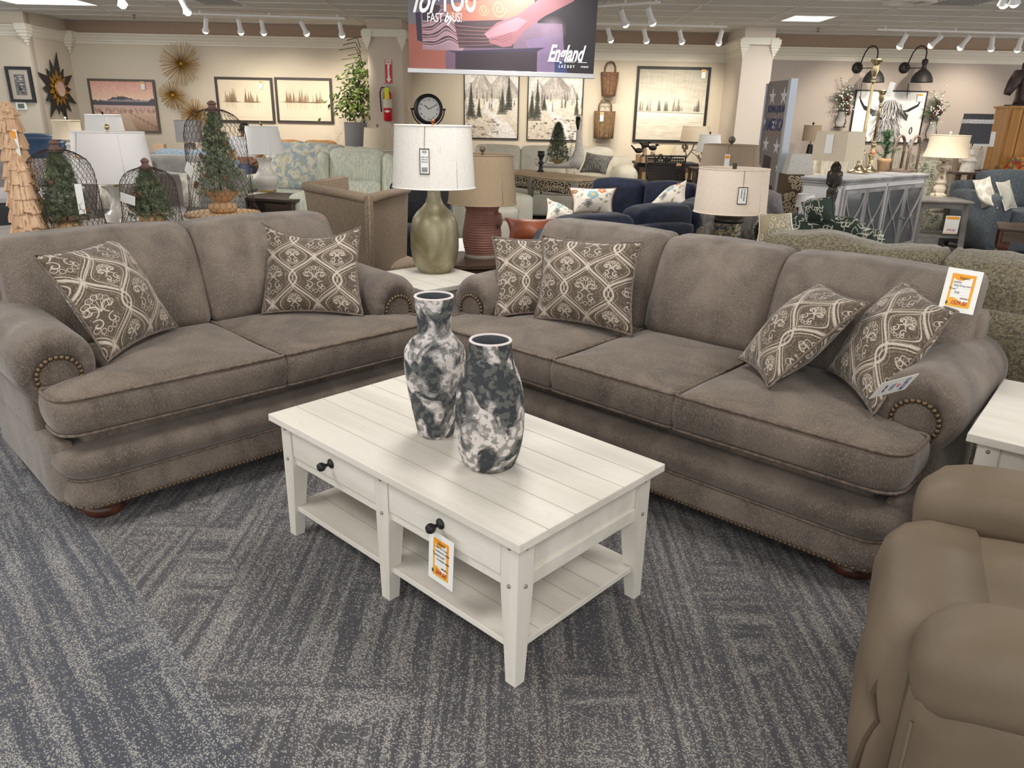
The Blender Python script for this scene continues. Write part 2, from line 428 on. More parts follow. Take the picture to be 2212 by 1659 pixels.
# columns
COLP = mat('column_paint', (224, 212, 198), rough=.85)
bm = box(BM(), -2.36, -1.82, 12.78, WALL, 0, CEIL); struct('wall_column_left', bm, mat('column_paint_tan', (206, 192, 176), rough=.9))
bm = box(BM(), XR, XR2, 12.93, WALL, 0, CEIL); struct('wall_column_right', bm, COLP)
def crown(pts, name, h=.16, dz=ZC):
    """crown moulding run along plan points, projecting to the left side of travel"""
    prof = [(0, 0), (.10, 0), (.10, -.02), (.075, -.035), (.055, -.07), (.03, -.10), (.03, -.12), (.012, -.13), (.012, -h), (0, -h)]
    bm = BM()
    for (x0, y0), (x1, y1) in zip(pts, pts[1:]):
        t = Vector((x1-x0, y1-y0, 0)); L = t.length; t.normalize(); n = Vector((t.y, -t.x, 0))
        M = Matrix(((n.x, 0, t.x, x0), (n.y, 0, t.y, y0), (0, 1, 0, dz), (0, 0, 0, 1)))
        prism(bm, prof, 0, L, M)
    return struct(name, bm, TRIM)
crown([(-7.68, WALL), (-2.36, WALL)], 'trim_2')
crown([(-1.82, WALL), (XR, WALL)], 'trim_3', .26)
crown([(XR2, WALL), (12, WALL)], 'trim_4', .2)
crown([(-7.68, 12.8), (-7.68, WALL)], 'trim_5', .15)
crown([(-8.55, 12.8), (-7.68, 12.8)], 'trim_6', .15)
crown([(XR, WALL), (XR, 12.93)], 'trim_7', .22)
def bracket(nm, x, y, dx, dy, z=None, s=1.):
    """corner corbel block with a stepped point below, standing on an outside corner"""
    z = z or ZC; bm = BM(); w = .11*s
    for a, z0, z1 in ((w, -.08, .02), (w*.86, -.13, -.08), (w*.7, -.18, -.13), (w*.5, -.22, -.18), (w*.3, -.27, -.22), (w*.14, -.32, -.27)):
        box(bm, x-a*(1+dx)*.9, x+a*(1-dx)*.9, y-a*(1+dy)*.9, y+a*(1-dy)*.9, z+z0*s, z+z1*s)
    return struct(nm, bm, TRIM)
bracket('trim_8', -7.68, 12.80, 0, .6, s=.9); bracket('trim_9', -7.66, WALL-.03, -.6, .4)
for k, (xx, yy) in enumerate(((-2.36, 12.78), (-1.82, 12.78), (XR, 12.93), (XR2, 12.93))): bracket('trim_%d' % (10+k), xx, yy, 0, 0, s=.8)
box_ = BM(); box(box_, -2.42, -1.76, 12.72, WALL, ZC-.07, ZC+.04); struct('trim_14', box_, TRIM)
box_ = BM(); box(box_, XR-.05, XR2+.05, 12.87, WALL, ZC-.06, ZC+.04); struct('trim_15', box_, TRIM)
box_ = BM(); box(box_, -2.375, -1.805, 12.76, 12.9, .9, .94); struct('trim_16', box_, TRIM)
for k, (a, b_) in enumerate(((-7.68, -2.36), (-1.82, XR), (XR2, 12))): struct('baseboard_%s' % ('left', 'back', 'right')[k], box(BM(), a, b_, WALL-.02, WALL, 0, .12), TRIM)
LIT = mat('lit_diffuser', (255, 255, 255), emis=(255, 252, 246), es=2.2)
def troffer(nm, label, cx, cy, w, d, label2=None):
    t = thing(nm, label, 'ceiling light', (cx, cy, CEIL), 0, 'ceiling panel lights')
    b = BM(); box(b, -w/2-.02, w/2+.02, -d/2-.02, -d/2, -.012, 0); box(b, -w/2-.02, w/2+.02, d/2, d/2+.02, -.012, 0); box(b, -w/2-.02, -w/2, -d/2, d/2, -.012, 0); box(b, w/2, w/2+.02, -d/2, d/2, -.012, 0)
    ob('frame', b, GRID, t, smooth=False); ob('diffuser', box(BM(), -w/2, w/2, -d/2, d/2, -.006, -.001), LIT, t, smooth=False)
    return t
P = PZ(1745, 39, CEIL); troffer('ceiling_light', 'lit square ceiling panel above the right column', P.x, P.y, .56, .6)
P = PZ(100, 3, CEIL); troffer('ceiling_light', 'large lit ceiling panel at the top left corner of the room', P.x, P.y-.05, 1.15, .62)
light('troffer_glow', 'AREA', (4.1, 11.7, CEIL-.03), 28, (1, .97, .93), .56, .6)
light('troffer_glow', 'AREA', (-6.6, 12.0, CEIL-.03), 26, (1, .97, .93), 1.1, .6)
# vents and sprinklers
VENT = mat('vent_grey', (150, 148, 144), rough=.6)
def vent(label, px, py, w, d):
    P = PZ(px, py, CEIL-.01); t = thing('ceiling_vent', label, 'vent', (P.x, P.y, CEIL), 0)
    b = BM(); box(b, -w/2, w/2, -d/2, d/2, -.008, 0); ob('vent_frame', b, GRID, t, smooth=False)
    b = BM()
    for k in range(6): box(b, -w*.43, w*.43, -d*.4+k*d*.15, -d*.4+k*d*.15+.03, -.018, -.008)
    ob('louver', b, VENT, t, smooth=False)
vent('grey slatted air vent in the ceiling near the front left track', 470, 4, .58, .58)
vent('dark slatted air vent in the ceiling at the right', 2080, 4, .6, .6)
P = PZ(1965, 4, CEIL); b = BM(); lathe(b, [(.3, 0), (.3, -.012), (.24, -.02), (.2, -.02), (.19, -.006)], 32); tag(ob('ceiling_diffuser', b, GRID, loc=(P.x, P.y, CEIL)), 'round white air diffuser flush in the ceiling at the right', 'vent')
for lb, px, py in (('small sprinkler head in the ceiling left of the track', 289, 38), ('small sprinkler head in the ceiling behind the square panel', 1768, 66)):
    P = PZ(px, py-6, CEIL); b = BM(); lathe(b, [(.03, 0), (.03, -.008), (.012, -.01), (.012, -.05), (.03, -.055), (.03, -.06)], 12)
    tag(ob('sprinkler', b, PEWT, loc=(P.x, P.y, CEIL)), lb, 'sprinkler')
# ================================================================== SOFAS
def outline_rings(bm, outl, prof, M=I4, cap=True):
    n = len(outl); nor = []
    for i in range(n):
        a, b = outl[i-1], outl[(i+1) % n]; t = Vector((b[0]-a[0], b[1]-a[1])); t.normalize(); nor.append((t.y, -t.x))
    rings = [[bm.verts.new(M @ Vector((x+nx*o, y+ny*o, z))) for (x, y), (nx, ny) in zip(outl, nor)] for o, z in prof]
    for a, b in zip(rings, rings[1:]):
        for k in range(n): bm.faces.new((a[k], a[(k+1) % n], b[(k+1) % n], b[k]))
    if cap: bm.faces.new(rings[-1]); bm.faces.new(rings[0][::-1])
    return nor
def crease(q, s=1.): return (noise.noise(q*4.)*.012+noise.noise(q*11.)*.004)*s
def rolled_sofa(label, loc, rz, HI, HT, HO, edges, ARM):
    t = thing('rolled_arm_sofa', label, 'sofa', loc, rz)
    # ---- base in two bands
    outl = dens(roundpoly([(-HT, .0), (HT, .0), (HT, .98), (-HT, .98)], [.12, .12, .02, .02], 6), .08)
    b = BM(); outline_rings(b, outl, [(-.03, .085), (.0, .088), (.012, .098), (.016, .125), (.010, .165), (.0, .196), (-.012, .203), (0., .210), (.02, .235), (.028, .258), (.024, .29), (.002, .316), (-.04, .326), (-.075, .33), (-.08, .388)])
    ob('sofa_base', b, CHEN, t, flatang=50)
    b = BM(); ob('base_welt', tube(b, [(x, y, .203) for x, y in outl], .006, 6, True), CORD, t)
    # nail trim along the hem
    b = BM(); L = dens(roundpoly([(-HT, .0), (HT, .0), (HT, .98), (-HT, .98)], [.12, .12, .02, .02], 6), .017)
    for x, y in L:
        if y < .15:
            nx = max(-1, min(1, (abs(x)-HT+.12)/.12)) if abs(x) > HT-.12 else 0
            sx = math.copysign(nx, x); sy = -math.sqrt(max(0, 1-nx*nx)) if y < .13 else 0
            bmesh.ops.create_icosphere(b, subdivisions=1, radius=.0082, matrix=T(x+sx*.014, y+sy*.014, .101))
    ob('nail_trim', b, BRASS, t)
    for fx in (-HT+.12, HT-.12):
        for fy in (.14, .88):
            b = BM(); lathe(b, [(.055, 0), (.072, .012), (.078, .03), (.072, .05), (.058, .06), (.066, .07), (.066, .092)], 24, T(fx, fy, 0)); ob('bun_foot', b, WALN, t)
    # ---- back frame
    b = BM(); rbox(b, 2*HT-.02, .17, .52, .05, 10, (0, .01, .01), T(0, .915, .58)); ob('back_frame', b, CHEN, t)
    # ---- arms
    for s in (-1, 1):
        xc = s*(HI+.145); zc = .585; R = .142
        prof = []
        for k in range(25):
            a = math.radians(-38+k*(256/24)); prof.append((math.cos(a)*R, math.sin(a)*R*1.0))      # roll, outer side first
        inner = -(.145); 
        prof = [(x, z) for x, z in prof]+[(inner+.0, -.10), (inner+.0, -.27), (.02, -.27), (.055, -.2), (.07, -.15)]
        prof = dens(prof, .03)
        b = BM(); rings = []; y0 = ARM
        st = [(0., .30), (-.004, .42), (-.006, .5), (-.016, .58), (-.022, .70), (-.02, .80), (-.01, .90), (.006, .96), (.03, 1.0), (.12, 1.0), (.25, 1.005), (.4, 1.0), (.55, .98), (.66, .96)]
        for dy, sc in st:
            ring = []
            for i, (x, z) in enumerate(prof):
                a = math.atan2(z, x); pl = 0
                if .55 < sc < .97 and z > -.12: pl = .011*max(-.3, math.cos(a*13+math.sin(a*3)))*(1-abs(sc-.78)/.22)
                up = .012*math.sin(min(1, max(0, dy)/.6)*PI*.5) if z > 0 else 0
                q = Vector((xc+s*(x*sc), y0+dy+pl, zc-.02+(z+.02)*sc+up)) if sc < 1 else Vector((xc+s*x*sc, y0+dy, zc+z*sc+up))
                q.z += noise.noise(q*6)*.004*(sc >= 1)
                ring.append(b.verts.new(q))
            rings.append(ring)
        n = len(prof)
        for A, B in zip(rings, rings[1:]):
            for k in range(n): b.faces.new((A[k], A[(k+1) % n], B[(k+1) % n], B[k]))
        b.faces.new(rings[0]); b.faces.new(rings[-1][::-1])
        arm = ob('arm', b, CHEN, t)
        b = BM(); rbox(b, .05, .97-y0, .30, .02, 8, (0, 0, 0), T(s*(HT+.012), (y0+.97)/2+.01, .42)); rbox(b, .056, .90, .265, .022, 10, (.002, 0, 0), T(s*(HT+.010), .525, .222), fn=lambda q, p, s=s: Vector((q.x-s*.03*max(0, (-p[1]-.75)*4)**2*1., q.y, q.z))); ob('side_panel', b, CHEN, t)
        # arched front panel with nails
        arch = []
        for k in range(17):
            a = math.radians(-25+k*(230/16)); arch.append((math.cos(a)*.074, math.sin(a)*.072))
        poly = [(.035, -.085)]+arch+[(-.085, -.11)]
        b = BM(); prism(b, poly, 0, .014, Matrix(((s, 0, 0, xc), (0, 0, -1, y0-.008), (0, 1, 0, zc-.03), (0, 0, 0, 1)))); ob('arm_panel', b, CHEN, t, flatang=40)
        b = BM(); P2 = dens([(.035, -.085)]+arch+[(-.085, -.11)], .0205)
        P2 = P2[:int(len(P2)*.9)]
        for x, z in P2:
            bmesh.ops.create_icosphere(b, subdivisions=2, radius=.0098, matrix=T(xc+s*x, y0-.024, zc-.03+z))
        ob('nail_trim', b, BRASS, t)
    # ---- seat cushions, T-shaped at the ends
    m = len(edges)-1
    for k in range(m):
        a, c = edges[k]+.003, edges[k+1]-.003; yb = .72; nt = ARM-.035
        if k == 0 and m > 0: pts = [(-HT-.01, -.0), (c, -.012), (c, yb), (-HI+.01, yb), (-HI+.01, nt), (-HT-.01, nt)]; rr = [.10, .02, .02, .03, .01, .035]
        elif k == m-1: pts = [(a, -.012), (HT+.01, .0), (HT+.01, nt), (HI-.01, nt), (HI-.01, yb), (a, yb)]; rr = [.02, .10, .035, .01, .03, .02]
        else: pts = [(a, -.012), (c, -.012), (c, yb), (a, yb)]; rr = [.025, .025, .02, .02]
        ol = dens(roundpoly(pts, rr, 5), .05)
        b = BM(); cushion(b, ol, .386, .525, crown=.026, bulge=.012)
        for v in b.verts: v.co.z += noise.noise(Vector((v.co.x*3, v.co.y*3, k)))*.006*(v.co.z > .5); v.co.y += noise.noise(Vector((v.co.x*4, v.co.z*9, k)))*.005
        cu = ob('seat_cushion', b, CHEN_TOP if True else CHEN, t, flatang=65)
        cu.data.materials.append(CHEN)
        for p in cu.data.polygons:
            if abs(p.normal.z) < .6: p.material_index = 1
        b = BM(); tube(b, [(x, y, .525) for x, y in ol], .0065, 6, True); tube(b, [(x, y, .389) for x, y in ol], .0065, 6, True); ob('welt', b, CORD, cu)
    # ---- back cushions
    e2 = list(edges); e2[0] = -HI; e2[-1] = HI
    for k in range(m):
        a, c = e2[k]+.004, e2[k+1]-.004; w = c-a; h = .468 if HI < .8 else .452
        sl, sr = (k == 0), (k == m-1)
        def fn(q, p, sl=sl, sr=sr, w=w):
            zt = max(0., (q.z+h/2)/h)
            e = .15*max(0, min(1, (zt-.16)/.16))
            if sl and p[0] < 0: q.x -= e*(-p[0])
            if sr and p[0] > 0: q.x += e*p[0]
            q.y += .115*zt**1.2+(.03*(zt-.75)*4 if zt > .75 else 0)
            q.z += .012*math.sin(zt*3)*math.cos(p[0]*2.2)+crease(q, .9)*(.4 if p[1] > 0 else 1)
            q.y += crease(q+Vector((3, k, 1)), 1.1)
            if abs(p[0]) > .8: q.y += .02*(abs(p[0])-.8)*5*zt
            return q
        b = BM(); rbox(b, w+.004, .19, h, .045, 18, (.012, .045, .012), T((a+c)/2, .765, .515+h/2), fn=fn); cu = ob('back_cushion', b, CHEN, t)
    return t
LOVE = rolled_sofa('taupe brown chenille two-seat loveseat with rolled nailhead arms, at the left', (-.983, 3.019, 0), 45, .63, .845, .90, [-.85, .02, .85], .235)
SOFA = rolled_sofa('taupe brown chenille three-seat sofa with rolled nailhead arms, right of the white coffee table', (.388, 2.852, 0), -42, .915, 1.11, 1.21, [-1.11, -.292, .308, 1.11], .295)
# ---- damask pillows
def damask(seed=0):
    W = 640; c = Cv(W, W, (84, 72, 60)); c.mottle(.35, 60, 60, 3)
    LT, MD = (190, 180, 168), (140, 126, 110); cw, ch = 300, 370
    def sym(P): return [P, [(-x, y) for x, y in P]]
    def spiral(cx, cy, r0, a0, turns, k=24): return [(cx+r0*(1-i/k*.85)*math.cos(a0+turns*2*PI*i/k), cy+r0*(1-i/k*.85)*math.sin(a0+turns*2*PI*i/k)) for i in range(k+1)]
    strokes = []
    og = [(cw/2*(.5+.5*math.cos(PI*i/16))-0, -ch/2*1.0*(1-i/16)*1.0) for i in range(17)]
    # ogee side from right mid (cw/2,0) to the top point (0,-ch/2)
    og = [(cw/2*(.5+.5*math.cos(PI*i/20)), -ch/2*i/20) for i in range(21)]
    for P in (og, [(x, -y) for x, y in og]):
        for Q in sym(P): strokes.append((Q, 13, LT)); strokes.append(([(x*.84, y*.88) for x, y in Q], 5, LT)); strokes.append(([(x*.72, y*.78) for x, y in Q], 2.5, MD)); strokes.append(([(x*1.15, y*1.04) for x, y in Q], 3.5, MD))
    for Q in sym(spiral(38, -22, 34, PI*.6, 1.1)): strokes.append((Q, 6.5, LT))
    for Q in sym(spiral(34, 44, 26, -PI*.4, -1.0)): strokes.append((Q, 5.5, LT))
    for k in range(7):
        a = -PI/2+(k-3)*.42; cx, cy = 66*math.cos(a)*.8, -10+66*math.sin(a)
        strokes.append(([(cx+13*math.cos(u), cy+13*math.sin(u)) for u in [j*PI/6 for j in range(13)]], 3.8, LT)); strokes.append(([(0, -5), (cx*.8, cy*.8)], 3, LT)); strokes.append(([(cx+5*math.cos(u), cy+5*math.sin(u)) for u in [j*PI/3 for j in range(7)]], 3, MD))
    for k in range(5):
        a = PI/2+(k-2)*.5; cx, cy = 52*math.cos(a), 34+50*math.sin(a)
        strokes.append(([(cx+10*math.cos(u), cy+12*math.sin(u)) for u in [j*PI/5 for j in range(11)]], 3.4, LT))
    for i in range(-1, 4):
        for j in range(-1, 5):
            ox, oy = i*cw+(cw/2 if j % 2 else 0)+70, j*ch/2+40
            if not (-160 < ox < W+160 and -200 < oy < W+200): continue
            if j % 2 == 0 or True:
                for P, w, cc in strokes:
                    if j % 2 and w == 13: continue
                    c.line([(x*1.18*(1 if j % 2 == 0 else .66)+ox, y*1.15*(1 if j % 2 == 0 else .66)+oy) for x, y in P], w, cc, .92)
    sp = c.fbm(160, 160, 9, 2); c.put(np.clip((sp-.68)*6, 0, .6), (200, 184, 150)); return c
DAM = imat('damask_chenille', damask(), rough=.8, sheen=.25, bump=.3, bs=160)
def throw(name, label, cat, BL, BR, TR, TL, th, m, group=None, pinch=.10, n=22, cord=None, sag=0., seed=0):
    BL, BR, TR, TL = map(Vector, (BL, BR, TR, TL)); ctr = (BL+BR+TR+TL)/4
    nrm = (BR-BL).cross(TL-BL).normalized()
    if nrm.dot(_C-ctr) < 0: nrm = -nrm
    def base(u, v):
        du = (u-.5)*(1-pinch*(4*v*(1-v)-.15)); dv = (v-.5)*(1-pinch*(4*u*(1-u)-.15)); U, V = .5+du, .5+dv
        p = (BL*(1-U)+BR*U)*(1-V)+(TL*(1-U)+TR*U)*V-ctr
        p -= (TL-BL).normalized()*sag*4*U*(1-U)*V
        return p
    bm = BM()
    for s in (1, -1):
        def fn(u, v):
            tt = max(0., math.sin(PI*u))**.62*max(0., math.sin(PI*v))**.62
            w = noise.noise(Vector((u*3+seed, v*3, s*2.)))*.10+noise.noise(Vector((u*8+seed, v*8, s)))*.03
            return base(u, v)+nrm*s*th/2*tt*(1+w)
        patch(bm, fn, n, n)
    bmesh.ops.remove_doubles(bm, verts=bm.verts, dist=.0005)
    t = thing(name, label, cat, ctr, 0, group)
    ob('cover', bm, m, t)
    k = 24; ring = [base(i/k, 0) for i in range(k)]+[base(1, i/k) for i in range(k)]+[base(1-i/k, 1) for i in range(k)]+[base(0, 1-i/k) for i in range(k)]
    ob('welt', tube(BM(), ring, .006, 5, True), cord or CORD, t)
    return t
PIL = 'damask throw pillows'
throw('throw_pillow', 'brown damask throw pillow tilted in the left corner of the loveseat', 'pillow', (-1.603, 2.814, .555), (-1.54, 3.313, .56), (-1.794, 3.419, .953), (-1.851, 2.872, .957), .23, DAM, PIL, seed=1)
throw('throw_pillow', 'brown damask throw pillow upright at the right end of the loveseat', 'pillow', (-1.24, 3.605, .555), (-.746, 3.599, .555), (-.791, 3.86, .945), (-1.284, 3.85, .955), .21, DAM, PIL, seed=2, sag=.05)
throw('throw_pillow', 'brown damask throw pillow at the left end of the sofa, partly behind another pillow', 'pillow', (-.09, 3.66, .545), (.33, 3.74, .545), (.31, 3.99, .90), (-.115, 3.92, .90), .15, DAM, PIL, seed=3)
throw('throw_pillow', 'brown damask throw pillow in front of its twin at the left end of the sofa', 'pillow', (.107, 3.62, .555), (.547, 3.345, .555), (.60, 3.57, .945), (.138, 3.80, .932), .19, DAM, PIL, seed=4)
throw('throw_pillow', 'brown damask throw pillow leaning left, the second from the right arm of the sofa', 'pillow', (.942, 2.99, .565), (.956, 2.63, .565), (1.302, 2.704, .874), (1.279, 3.10, .874), .22, DAM, PIL, seed=5)
throw('throw_pillow', 'brown damask throw pillow leaning on the right arm of the sofa', 'pillow', (1.233, 2.8, .59), (1.234, 2.381, .565), (1.543, 2.554, .884), (1.539, 2.948, .93), .22, DAM, PIL, seed=6)
# ================================================================== COFFEE TABLE
def planks(bm, x0, x1, y0, y1, z, n, along='x', w=.0022):
    for k in range(1, n):
        if along == 'x': yy = y0+(y1-y0)*k/n; box(bm, x0, x1, yy-w/2, yy+w/2, z-.002, z+.0006)
        else: xx = x0+(x1-x0)*k/n; box(bm, xx-w/2, xx+w/2, y0, y1, z-.002, z+.0006)
    return bm
def taperleg(bm, x, y, w, z1, ztap, sx, sy, wb=.6):
    """square leg, corner (x,y) outside, tapering on the inner faces below ztap; sx,sy point inwards"""
    for (za, wa, zb, wb_) in ((0, w*wb, ztap, w), (ztap, w, z1, w)):
        a = [(x, y), (x+sx*wa, y), (x+sx*wa, y+sy*wa), (x, y+sy*wa)]; c = [(x, y), (x+sx*wb_, y), (x+sx*wb_, y+sy*wb_), (x, y+sy*wb_)]
        A = [bm.verts.new((p[0], p[1], za)) for p in a]; B = [bm.verts.new((p[0], p[1], zb)) for p in c]
        for k in range(4): bm.faces.new((A[k], A[(k+1) % 4], B[(k+1) % 4], B[k]))
        bm.faces.new(A[::-1]); bm.faces.new(B)
def knob(parent, x, y, z, yd=-1, M=None):
    b = BM(); Mk = M or (T(x, y, z) @ RX(90)); lathe(b, [(.017, 0), (.016, .004), (.006, .008), (.005, .02), (.009, .024), (.0145, .032), (.0155, .04), (.012, .048), (0, .052)], 20, Mk); return ob('knob', b, IRON, parent)
def pegs(t, lst):
    for (x, y, z, nx, ny) in lst:
        b = BM(); ball(b, .0065, (x, y, z), (1, 1, 1), 8, 6); ob('peg', b, PEWT, t)
L_, W_, H_ = 1.2246, .671, .483; an = math.radians(-43.06); ux, uy = math.cos(an), math.sin(an)
CT = thing('coffee_table', 'weathered white two-drawer coffee table with open plank shelf', 'coffee table', (.027-ux*L_/2-uy*W_/2, 1.638-uy*L_/2+ux*W_/2, 0), -43.06)
hx, hy = L_/2, W_/2; i_ = .03; lw = .062; TH = .026
b = box(BM(), -hx, hx, -hy, hy, H_-TH, H_, .003); tp = ob('table_top', b, WPAINT, CT, smooth=False)
ob('groove', planks(BM(), -hx, hx, -hy, hy, H_, 6), GROOVE, tp, smooth=False)
ZT = H_-TH
for (x, y, sx, sy) in ((-hx+i_, -hy+i_, 1, 1), (hx-i_, -hy+i_, -1, 1), (-hx+i_, hy-i_, 1, -1), (hx-i_, hy-i_, -1, -1)):
    b = BM(); taperleg(b, x, y, lw, ZT, .30, sx, sy); ob('leg', b, WPV, CT, smooth=False)
for sy, y in ((1, -hy+i_), (-1, hy-i_)):
    b = BM()
    for (za, wa, zb, wb_) in ((0, .04, .30, .062), (.30, .062, ZT, .062)):
        A = [b.verts.new(p) for p in ((-wa/2, y, za), (wa/2, y, za), (wa/2, y+sy*wa, za), (-wa/2, y+sy*wa, za))]; B = [b.verts.new(p) for p in ((-wb_/2, y, zb), (wb_/2, y, zb), (wb_/2, y+sy*wb_, zb), (-wb_/2, y+sy*wb_, zb))]
        for k in range(4): b.faces.new((A[k], A[(k+1) % 4], B[(k+1) % 4], B[k]))
        b.faces.new(A[::-1]); b.faces.new(B)
    ob('leg', b, WPV, CT, smooth=False)
za = .30
b = BM(); box(b, -hx+i_+.01, hx-i_-.01, hy-i_-.03, hy-i_-.01, za, ZT); box(b, -hx+i_+.05, hx-i_-.05, -hy+i_+.012, -hy+i_+.03, za, za+.032, .002); box(b, -hx+i_+.05, hx-i_-.05, -hy+i_+.03, hy-i_-.03, za, za+.01); ob('apron', b, WPAINT, CT, smooth=False)
for s in (-1, 1):
    xo = s*(hx-i_-.012)
    b = BM(); box(b, xo-s*.02, xo-s*.004, -hy+i_+.05, hy-i_-.05, za+.03, ZT); box(b, xo-s*.02, xo+s*.004, -hy+i_+.055, hy-i_-.055, za, za+.045, .003); box(b, xo-s*.02, xo+s*.002, -hy+i_+lw, -hy+i_+lw+.016, za, ZT, .002); box(b, xo-s*.02, xo+s*.002, hy-i_-lw-.016, hy-i_-lw, za, ZT, .002); ob('side_panel', b, WPV if False else WPAINT, CT, smooth=False)
for s in (-1, 1):
    xa, xb = (-hx+i_+lw+.004, -.035) if s < 0 else (.035, hx-i_-lw-.004)
    b = box(BM(), xa, xb, -hy+i_+.002, -hy+i_+.02, za+.036, ZT-.008, .002); d = ob('drawer', b, WPAINT, CT, smooth=False)
    b = box(BM(), xa-.004, xb+.004, -hy+i_+.02, -hy+i_+.024, za+.03, ZT); ob('shadow_gap', b, DARK, CT, smooth=False)
    knob(d, (xa+xb)/2, -hy+i_+.002, (za+.036+ZT)/2-.004)
b = box(BM(), -hx+i_+.012, hx-i_-.012, -hy+i_+.012, hy-i_-.012, .105, .125, .002); sh = ob('shelf', b, WPAINT, CT, smooth=False)
ob('groove', planks(BM(), -hx+.05, hx-.05, -hy+.05, hy-.05, .125, 6, 'x', .003), GROOVE, sh, smooth=False)
pl = []
for x in (-hx+i_+lw/2, 0, hx-i_-lw/2):
    for z in (ZT-.022, za+.018): pl.append((x, -hy+i_, z, 0, -1))
for y in (-hy+i_+lw/2, hy-i_-lw/2):
    for z in (ZT-.022, za+.018): pl.append((hx-i_, y, z, 1, 0))
pegs(CT, pl)
# ---- end tables of the same set
def endtable(label, loc, rz, w, d, h=.62, drawer_side='x'):
    t = thing('end_table', label, 'end table', loc, rz); a, c = w/2, d/2
    tp = ob('table_top', box(BM(), -a, a, -c, c, h-.028, h, .003), WPAINT, t, smooth=False)
    ob('groove', planks(BM(), -a, a, -c, c, h, 4, 'y'), GROOVE, tp, smooth=False)
    for sx in (-1, 1):
        for sy in (-1, 1):
            b = BM(); taperleg(b, sx*(a-.03), sy*(c-.03), .06, h-.028, .3, -sx, -sy); ob('leg', b, WPV, t, smooth=False)
    b = BM()
    for s in (-1, 1):
        box(b, s*(a-.045)-.008, s*(a-.045)+.008, -c+.06, c-.06, h-.2, h-.028); box(b, -a+.06, a-.06, s*(c-.045)-.008, s*(c-.045)+.008, h-.2, h-.028)
    ob('apron', b, WPAINT, t, smooth=False)
    ob('shelf', box(BM(), -a+.05, a-.05, -c+.05, c-.05, .12, .14, .002), WPAINT, t, smooth=False)
    pegs(t, [(sx*(a-.03), sy*(c-.06), h-.055, 1, 0) for sx in (-1, 1) for sy in (-1, 1)]+[(sx*(a-.06), -(c-.03), h-.055, 0, 1) for sx in (-1, 1)])
    return t
E_L = endtable('weathered white end table between loveseat and sofa, under the tall lamp', (-.475, 4.26, 0), 43, .50, .55)
E_R = endtable('weathered white end table behind the leather recliner at the right edge', (1.384+.3375*.635+.30*.773, 2.101+.3375*.773-.30*.635, 0), -39.4, .60, .675)
# ---- price cards
def card(name, label, M, w, h, lines, price, bits=None, parent=None):
    t = thing(name, label, 'price tag', (0, 0, 0)); t.matrix_basis = M
    ob('card', box(BM(), -w/2, w/2, -h/2, h/2, -.0008, 0), PAPER, t, smooth=False)
    b = BM(); f = .042*h/.16
    prism(b, [(-w/2+f*.45, h/2-f*.45), (-w/2+f*.45, -h/2+f*.45), (w/2-f*.45, -h/2+f*.45), (w/2-f*.45, h/2-f*.45)], 0, .0003)
    ob('border_print', b, ORNG, t, smooth=False)
    b = BM(); N_ = 12; x0, x1 = -w/2+f*.62, w/2-f*.68
    top = [(x0+(x1-x0)*k/N_, h/2-f*.95-.006*math.sin(k/N_*PI*1.5)*h/.16*1.2+.003) for k in range(N_+1)]
    bot = [(x0+(x1-x0)*k/N_, -h/2+f*1.2-.012*(k/N_)*h/.16+.004*math.sin(k/N_*PI*2)) for k in range(N_+1)]
    prism(b, bot+top[::-1], .0003, .0005); ob('writing_field', b, PAPER, t, smooth=False)
    b = BM()
    for k in range(8): yy = h/2-f*1.45-k*h*.073; box(b, x0+.004, x1-.003, yy-.0002*h/.16, yy+.0002*h/.16, .0005, .0006)
    ob('ruled_line', b, mat('ruled_grey', (170, 172, 178)), t, smooth=False)
    for s, x, y, sz in lines: txt(s, sz*h, INKB, t, T(x*w, y*h, .0006), shear=.25, align='LEFT', name='handwriting', sx=.85)
    txt('$', .10*h, INKB, t, T(-.36*w, -.335*h, .0006), align='LEFT', name='handwriting', bold=.0002)
    txt(price, .13*h, INKR, t, T(-.22*w, -.33*h, .0006), shear=.3, align='LEFT', name='handwriting', bold=.0003, sx=.8)
    b = BM(); box(b, .02*w, .3*w, -.185*h, -.175*h, .0006, .0008); ob('strike_mark', b, INKR, t, smooth=False)
    return t
# on the coffee table's right drawer knob
Mloc = T(.29+.012, -hy+i_-.022, .295) @ RZ(0) @ RX(90) @ Matrix.Rotation(math.radians(-3), 4, 'Z')
card('price_tag', 'orange bordered price card reading 269.00 hanging from the coffee table knob', CT.matrix_basis @ Mloc, .105, .165,
     [('Liberty', -.14, .285, .08), ('110W-OT1010', -.28, .2, .062), ('weathered white', -.24, .13, .062), ('"LakeHouse"', -.34, .04, .072), ('Cocktail table', -.18, -.04, .068), ('399.00', .02, -.19, .055)], '269.00')
A_, B_, D_ = PY(2046, 576, 2.66), PY(2122, 588, 2.62), PY(2030, 668, 2.62)
cc = (B_+D_)/2; card('price_tag', 'orange bordered price card reading 1539.00 on the right back cushion of the sofa', frameM(cc, B_-A_, (B_-A_).cross(A_-D_)), (B_-A_).length, (A_-D_).length,
     [('England', -.12, .27, .08), ('6M05N', -.27, .165, .066), ('King Kong otter', -.24, .095, .066), ('"Knox"', -.36, .01, .07), ('Sofa', -.18, -.07, .075), ('2079.00', .02, -.19, .055)], '1539.00')
